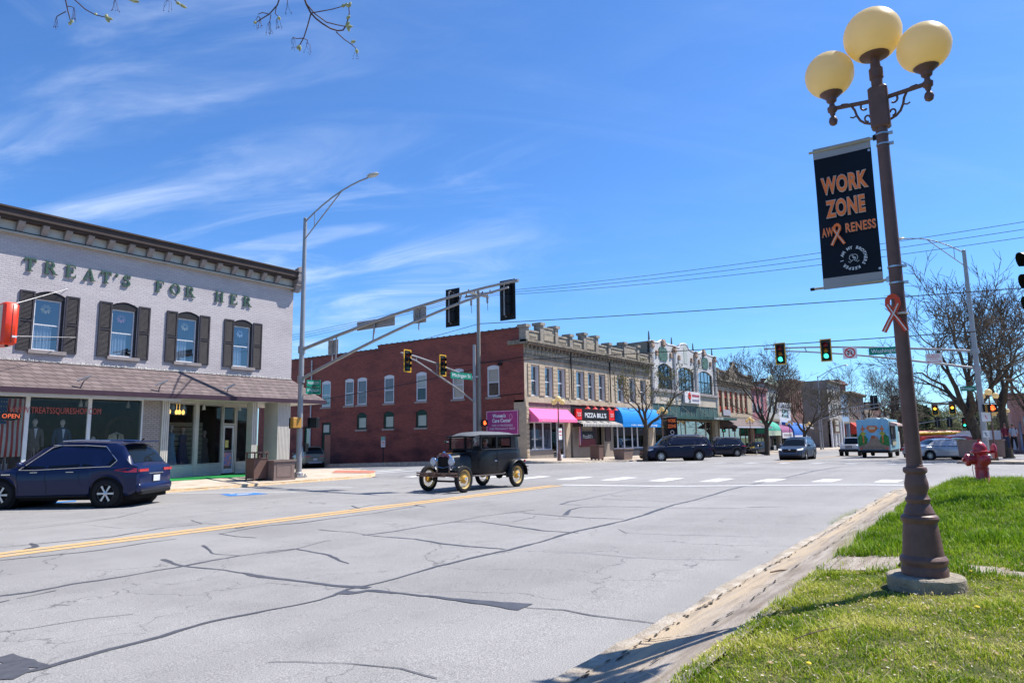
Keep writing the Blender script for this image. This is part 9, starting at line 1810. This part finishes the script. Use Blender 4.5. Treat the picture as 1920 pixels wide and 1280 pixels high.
# ================================================================ TREES
BARK = mat('tree_bark', (.075, .060, .045), .95, var=.35, scale=7, stretch=(1, 1, .3), bump=.8, bscale=20); BARK2 = mat('grey_bark', (.13, .105, .085), .95, var=.3, scale=5); TWG = mat('crown_twigs', (.10, .078, .058), .95, var=.3, scale=3); BUD = mat('spring_buds', (.20, .19, .06), .8, var=.3, scale=5)
def tree(label, loc, h, spread, seed, fork=2.2, r0=.17, levels=6, buds=0, lean=(0, 0), limbs=4, group='bare street trees', bark=None, minr=.007, upw=.55, name='bare_tree', splay=1.0, fat=1.0):
    r = random.Random(seed); t = thing(name, label, 'tree', loc, group=group); T = MB(); C = MB(); B = MB(); bark = bark or BARK
    def seg(mb, pts, rad, n): mb.tube(pts, rad, n, cap=False)
    def grow(p, d, L_, rad, lv):
        n = 3 if lv > 1 else 2; pts = [p]; q = p; dd = d
        for i in range(n):
            dd = (dd+Vector((r.gauss(0, .16), r.gauss(0, .16), r.gauss(.05, .10)))).normalized(); q = q+dd*(L_/n); pts.append(q)
        end = rad*.66; mb = T if lv >= levels-2 else C; seg(mb, pts, [rad+(end-rad)*i/n for i in range(n+1)], 7 if lv >= levels-1 else (5 if lv > 2 else 3))
        if lv == 0 or rad < .004:
            if buds:
                for _ in range(buds): s_ = .03+.03*r.random(); c_ = q-dd*L_*r.random()*.7+Vector((r.gauss(0, .03), r.gauss(0, .03), 0)); a = r.random()*6.28; B.quad(c_+Vector((s_*math.cos(a), s_*math.sin(a), 0)), c_+Vector((0, 0, s_)), c_-Vector((s_*math.cos(a), s_*math.sin(a), 0)), c_-Vector((0, 0, s_)))
            return
        k = 2 if r.random() < .45 else 3
        for i in range(k):
            ax = dd.orthogonal().normalized(); ax.rotate(Matrix.Rotation(r.random()*6.283+i*6.283/k, 3, dd)); nd = dd.copy(); nd.rotate(Matrix.Rotation(R_(r.uniform(18, 48)), 3, ax)); nd = (nd+Vector((0, 0, .18*upw))).normalized(); grow(q if i or r.random() < .6 else pts[-2], nd, L_*r.uniform(.62, .88), max(minr, end*r.uniform(.62, .85)), lv-1)
        if lv > 1 and r.random() < .8:
            nd = dd.copy(); ax = dd.orthogonal().normalized(); ax.rotate(Matrix.Rotation(r.random()*6.28, 3, dd)); nd.rotate(Matrix.Rotation(R_(55), 3, ax)); grow(pts[1], nd, L_*.55, max(minr, rad*.35), max(0, lv-2))
    top = Vector((lean[0], lean[1], fork)); seg(T, [Vector((0, 0, -.1)), Vector((lean[0]*.2, lean[1]*.2, .15)), Vector((lean[0]*.5, lean[1]*.5, fork*.5)), top], [r0*1.35, r0*1.05, r0*.92, r0*.85], 10)
    L0 = (h-fork)*.34
    for i in range(limbs):
        a = i*6.283/limbs+r.random()*.8+seed; tilt = r.uniform(.35, .62)*splay; d = Vector((math.cos(a)*tilt*spread, math.sin(a)*tilt*spread, 1)).normalized(); grow(top-Vector((0, 0, r.uniform(0, .3))), d, L0*r.uniform(.85, 1.15), r0*r.uniform(.5, .66)*fat, levels-1)
    T.build('trunk', bark, t, smooth=1, ang=80); C.build('crown', TWG if not name.startswith('far') else TWG, t)
    if buds: B.build('buds', BUD, t)
    return t
x, z = onY(1213, 830, 22.9); tree('bare budding street tree with two low limbs before the blue barrel awning', (onG(1213, 858, -.02)[0]*.985, 21.9, walk_h(48, 23)-.05), 7.6, 1.25, 5, 2.6, .20, 6, 3, (.2, -.1), 4)
x2, y2 = 76.5, onY(1438, 850, 20.6)[0]; x2 = y2; tree('bare street tree with a forked trunk behind the steel blue SUV', (x2, 20.6, walk_h(x2, 23)-.1), 11.2, 1.3, 12, 3.2, .26, 7, 0, (.2, -.1), 4, minr=.018)
x3 = onY(1511, 850, 21)[0]; tree('bare spreading street tree hiding the tall brick building', (x3, 21.2, gz(x3, 21)+.1), 10.0, 1.5, 23, 2.6, .26, 7, 1, (.3, -.2), 4, minr=.018)
tree('dark leaning bare tree with the thickest trunk behind the right signal mast', (54.5, 1.05-.2, gz(54, 1)+.1), 10.8, 1.2, 31, 3.0, .34, 7, 0, (-.9, .75), 5, minr=.016, splay=1.2)
tree('second dark bare tree right of the leaning one', (62.0, -.35, gz(62, 0)+.1), 11.6, 1.0, 44, 3.6, .30, 7, 0, (.1, .1), 4, minr=.018)
tree('slim bare tree at the right edge by the pink brick building', (76, -2.2, gz(76, 0)+.1), 11.0, .9, 48, 3.6, .24, 6, 0, (.1, .1), 4, minr=.016)
X, Y = 105, onX(1687, 800, 105)[0]; tree('dark bare tree just right of the food truck', (X, Y, -1.0), 9.5, 1.1, 51, 2.6, .26, 6, 0, minr=.02)
X = 135; Y = onX(1625, 800, X)[0]; tree('brown bare tree behind the food truck roof', (X, Y, -1.4), 14, 1.0, 58, 3.5, .3, 6, 1, minr=.022)
X = 190; Y = onX(1660, 800, X)[0]; tree('grey far tree standing above the food truck', (X, Y, -2), 20, .9, 61, 4, .35, 6, 0, minr=.03)
r = random.Random(99); K = MB(); K2 = MB(); K3 = MB()
for i in range(64):
    X = r.uniform(235, 330); px = 1600+360*((i*37) % 64)/64+r.uniform(-6, 6); Y = onX(px, 800, X)[0]; h = r.uniform(10, 16)*(1 if px < 1860 else .8); w_ = h*.30; con = r.random() < .22; m_ = K2 if con else (K if r.random() < .6 else K3); base = -3.2
    K.tube([(X, Y, base), (X, Y, base+h*.7)], [.3, .08], 5)
    for _ in range(330 if not con else 420):
        u = r.random(); zz_ = base+h*(.10+.9*u); rr = w_*(1-u)**.7*(1.0 if con else 1.1) if con else w_*math.sqrt(max(0, 1-(2*u-.9)**2*.8)); a = r.random()*6.28; q = rr*math.sqrt(r.random()); c_ = Vector((X+q*math.cos(a), Y+q*math.sin(a), zz_)); s_ = r.uniform(.10, .36) if not con else r.uniform(.3, .7); d = Vector((r.gauss(0, 1), r.gauss(0, 1), r.gauss(.4, 1))).normalized(); e = d.orthogonal().normalized()
        ln_ = s_*(3.6 if not con else 1.2); wd_ = s_*(.32 if not con else 1); m_.quad(c_-d*ln_-e*wd_, c_-d*ln_+e*wd_, c_+d*ln_+e*wd_*.3, c_+d*ln_-e*wd_*.3)
K.build('distant_wood', mat('wood_brown', (.13, .105, .075), 1, var=.3, scale=.2), kind='stuff'); K2.build('distant_conifers', mat('wood_conifer', (.035, .06, .03), 1, var=.4, scale=.3), kind='stuff'); K3.build('distant_budding_wood', mat('wood_budding', (.17, .17, .075), 1, var=.3, scale=.2), kind='stuff')
# the budding limb that hangs in over the photographer, from a trunk behind the camera
bt = thing('overhanging_tree', 'budding tree behind the photographer whose twigs hang into the top left of the sky', 'tree', (-1.6, -2.2, zr(-1.6, -2.2))); bz0 = bt.location.z
T = MB(); T.tube([(0, 0, 0), (.05, .05, 2.2), (.2, .3, 4.6), (.5, .7, 6.6)], [.24, .19, .14, .05], 12); T.build('trunk', BARK2, bt, smooth=1)
def P3(px, py, d): q = ray(px, py)*d; return Vector((q.x+1.6, q.y+2.2, CH+q.z-bz0))
C = MB(); Bd = MB(); FL = MB(); D0 = 4.2; r = random.Random(17)
def tw(pts, r0, r1, d=D0): Q = [P3(x, y, d) for x, y in pts]; n = len(Q); C.tube(Q, [r0+(r1-r0)*i/(n-1) for i in range(n)], 6)
def bud(px, py, dx, dy, s_=1.0, d=D0):
    a, b = P3(px, py, d), P3(px+dx*s_, py+dy*s_, d); Bd = MB(); Bd.tube([a, a.lerp(b, .35), a.lerp(b, .75), b], [.004, .0105*s_, .008*s_, .001], 7); Bd.build('bud', FATB, bt, smooth=1)
FATB = mat('fat_bud', (.40, .42, .22), .6, var=.3, scale=30); THR = mat('thread_dark', (.10, .05, .05), .8)
def florets(px, py, n, d=D0):
    FL = MB()
    for _ in range(n):
        x, y = px+r.uniform(-8, 8), py+r.uniform(2, 8); FL.tube([P3(px, py, d), P3((px+x)/2+r.uniform(-4, 4), (py+y)/2+3, d), P3(x, y+14+r.uniform(-6, 8), d)], [.0012, .001, .001], 3); q = P3(x, y+15, d); FL.ball(q, .0035, 5)
    FL.build('flower_threads', THR, bt)
S4 = [([(560, -60), (568, -10), (575, 10), (583, 25)], .0065, .0055), ([(583, 25), (592, 35), (605, 45), (620, 54), (633, 58), (643, 57), (648, 50)], .0052, .0042), ([(648, 50), (652, 38), (655, 26), (654, 14)], .0035, .0028), ([(583, 25), (600, 22), (622, 18), (640, 13)], .0034, .0026), ([(575, 8), (590, 26), (612, 42), (632, 47), (648, 50)], .004, .003), ([(583, 26), (577, 48), (570, 70), (562, 85)], .004, .003), ([(630, 60), (645, 74), (660, 84), (668, 92)], .0034, .0024), ([(568, 72), (555, 73), (549, 70)], .0028, .0024), ([(568, 72), (577, 76), (575, 82)], .0026, .002), ([(533, -40), (525, -5), (520, 10), (505, 27), (490, 36), (481, 42)], .0045, .003), ([(505, 27), (492, 24), (484, 27)], .003, .0022), ([(518, 14), (516, 26), (522, 32)], .003, .0022), ([(508, 28), (506, 40)], .0028, .002),
 ([(118, -60), (122, -5), (127, 20), (133, 42)], .0045, .003), ([(124, 22), (112, 28), (106, 32)], .003, .0025), ([(126, 12), (134, 13), (140, 16)], .0026, .002), ([(130, -60), (140, 0), (160, 18), (178, 28), (198, 33)], .0045, .003), ([(200, -70), (235, -8), (248, 2)], .004, .003), ([(215, -40), (216, 0)], .003, .002), ([(310, -70), (325, -2), (336, 8)], .004, .003), ([(538, -40), (539, 5)], .0025, .002), ([(318, -30), (314, 0)], .003, .002)]
for pts, a, b in S4: tw(pts, a, b)
for q in ((640, 13, 9, -4), (654, 14, -6, -8), (654, 14, 4, -10), (648, 50, 14, 0), (648, 50, 8, -9), (650, 36, 7, -6), (668, 92, 2, 9), (658, 80, 9, -3), (562, 85, 0, 12), (562, 85, -5, 8), (481, 42, -6, 1), (133, 42, -4, 5), (133, 42, 4, -4), (198, 33, 14, 4), (198, 33, 8, 10), (198, 33, 3, -6), (178, 28, 4, -2), (246, 2, 16, 2), (240, 0, 10, -3), (336, 8, 15, 8), (330, 5, 8, 3), (522, 32, 3, 6), (652, 50, 3, 10)): bud(*q[:4])
for q in ((484, 30, 7), (506, 40, 6), (522, 32, 5), (549, 71, 4), (576, 80, 4), (106, 32, 5), (138, 16, 5), (216, 0, 5), (314, 0, 4), (539, 5, 3), (668, 92, 3)): florets(*q)
for a, b in (((560, -60), .0065), ((533, -40), .0045), ((118, -60), .0045), ((130, -60), .0045), ((200, -70), .004), ((310, -70), .004), ((215, -40), .003), ((538, -40), .0025), ((318, -30), .003)):
    s_ = P3(*a, D0); e = Vector((.4+r.uniform(-.2, .1), .6, 6.0+r.uniform(-.5, .5))); C.tube([s_, s_.lerp(e, .3)+Vector((0, 0, .25)), s_.lerp(e, .65)+Vector((0, 0, .25)), e], [b, .012, .022, .035], 6)
C.build('twigs', mat('budding_twig', (.12, .07, .06), .8, var=.3, scale=20), bt, smooth=1)
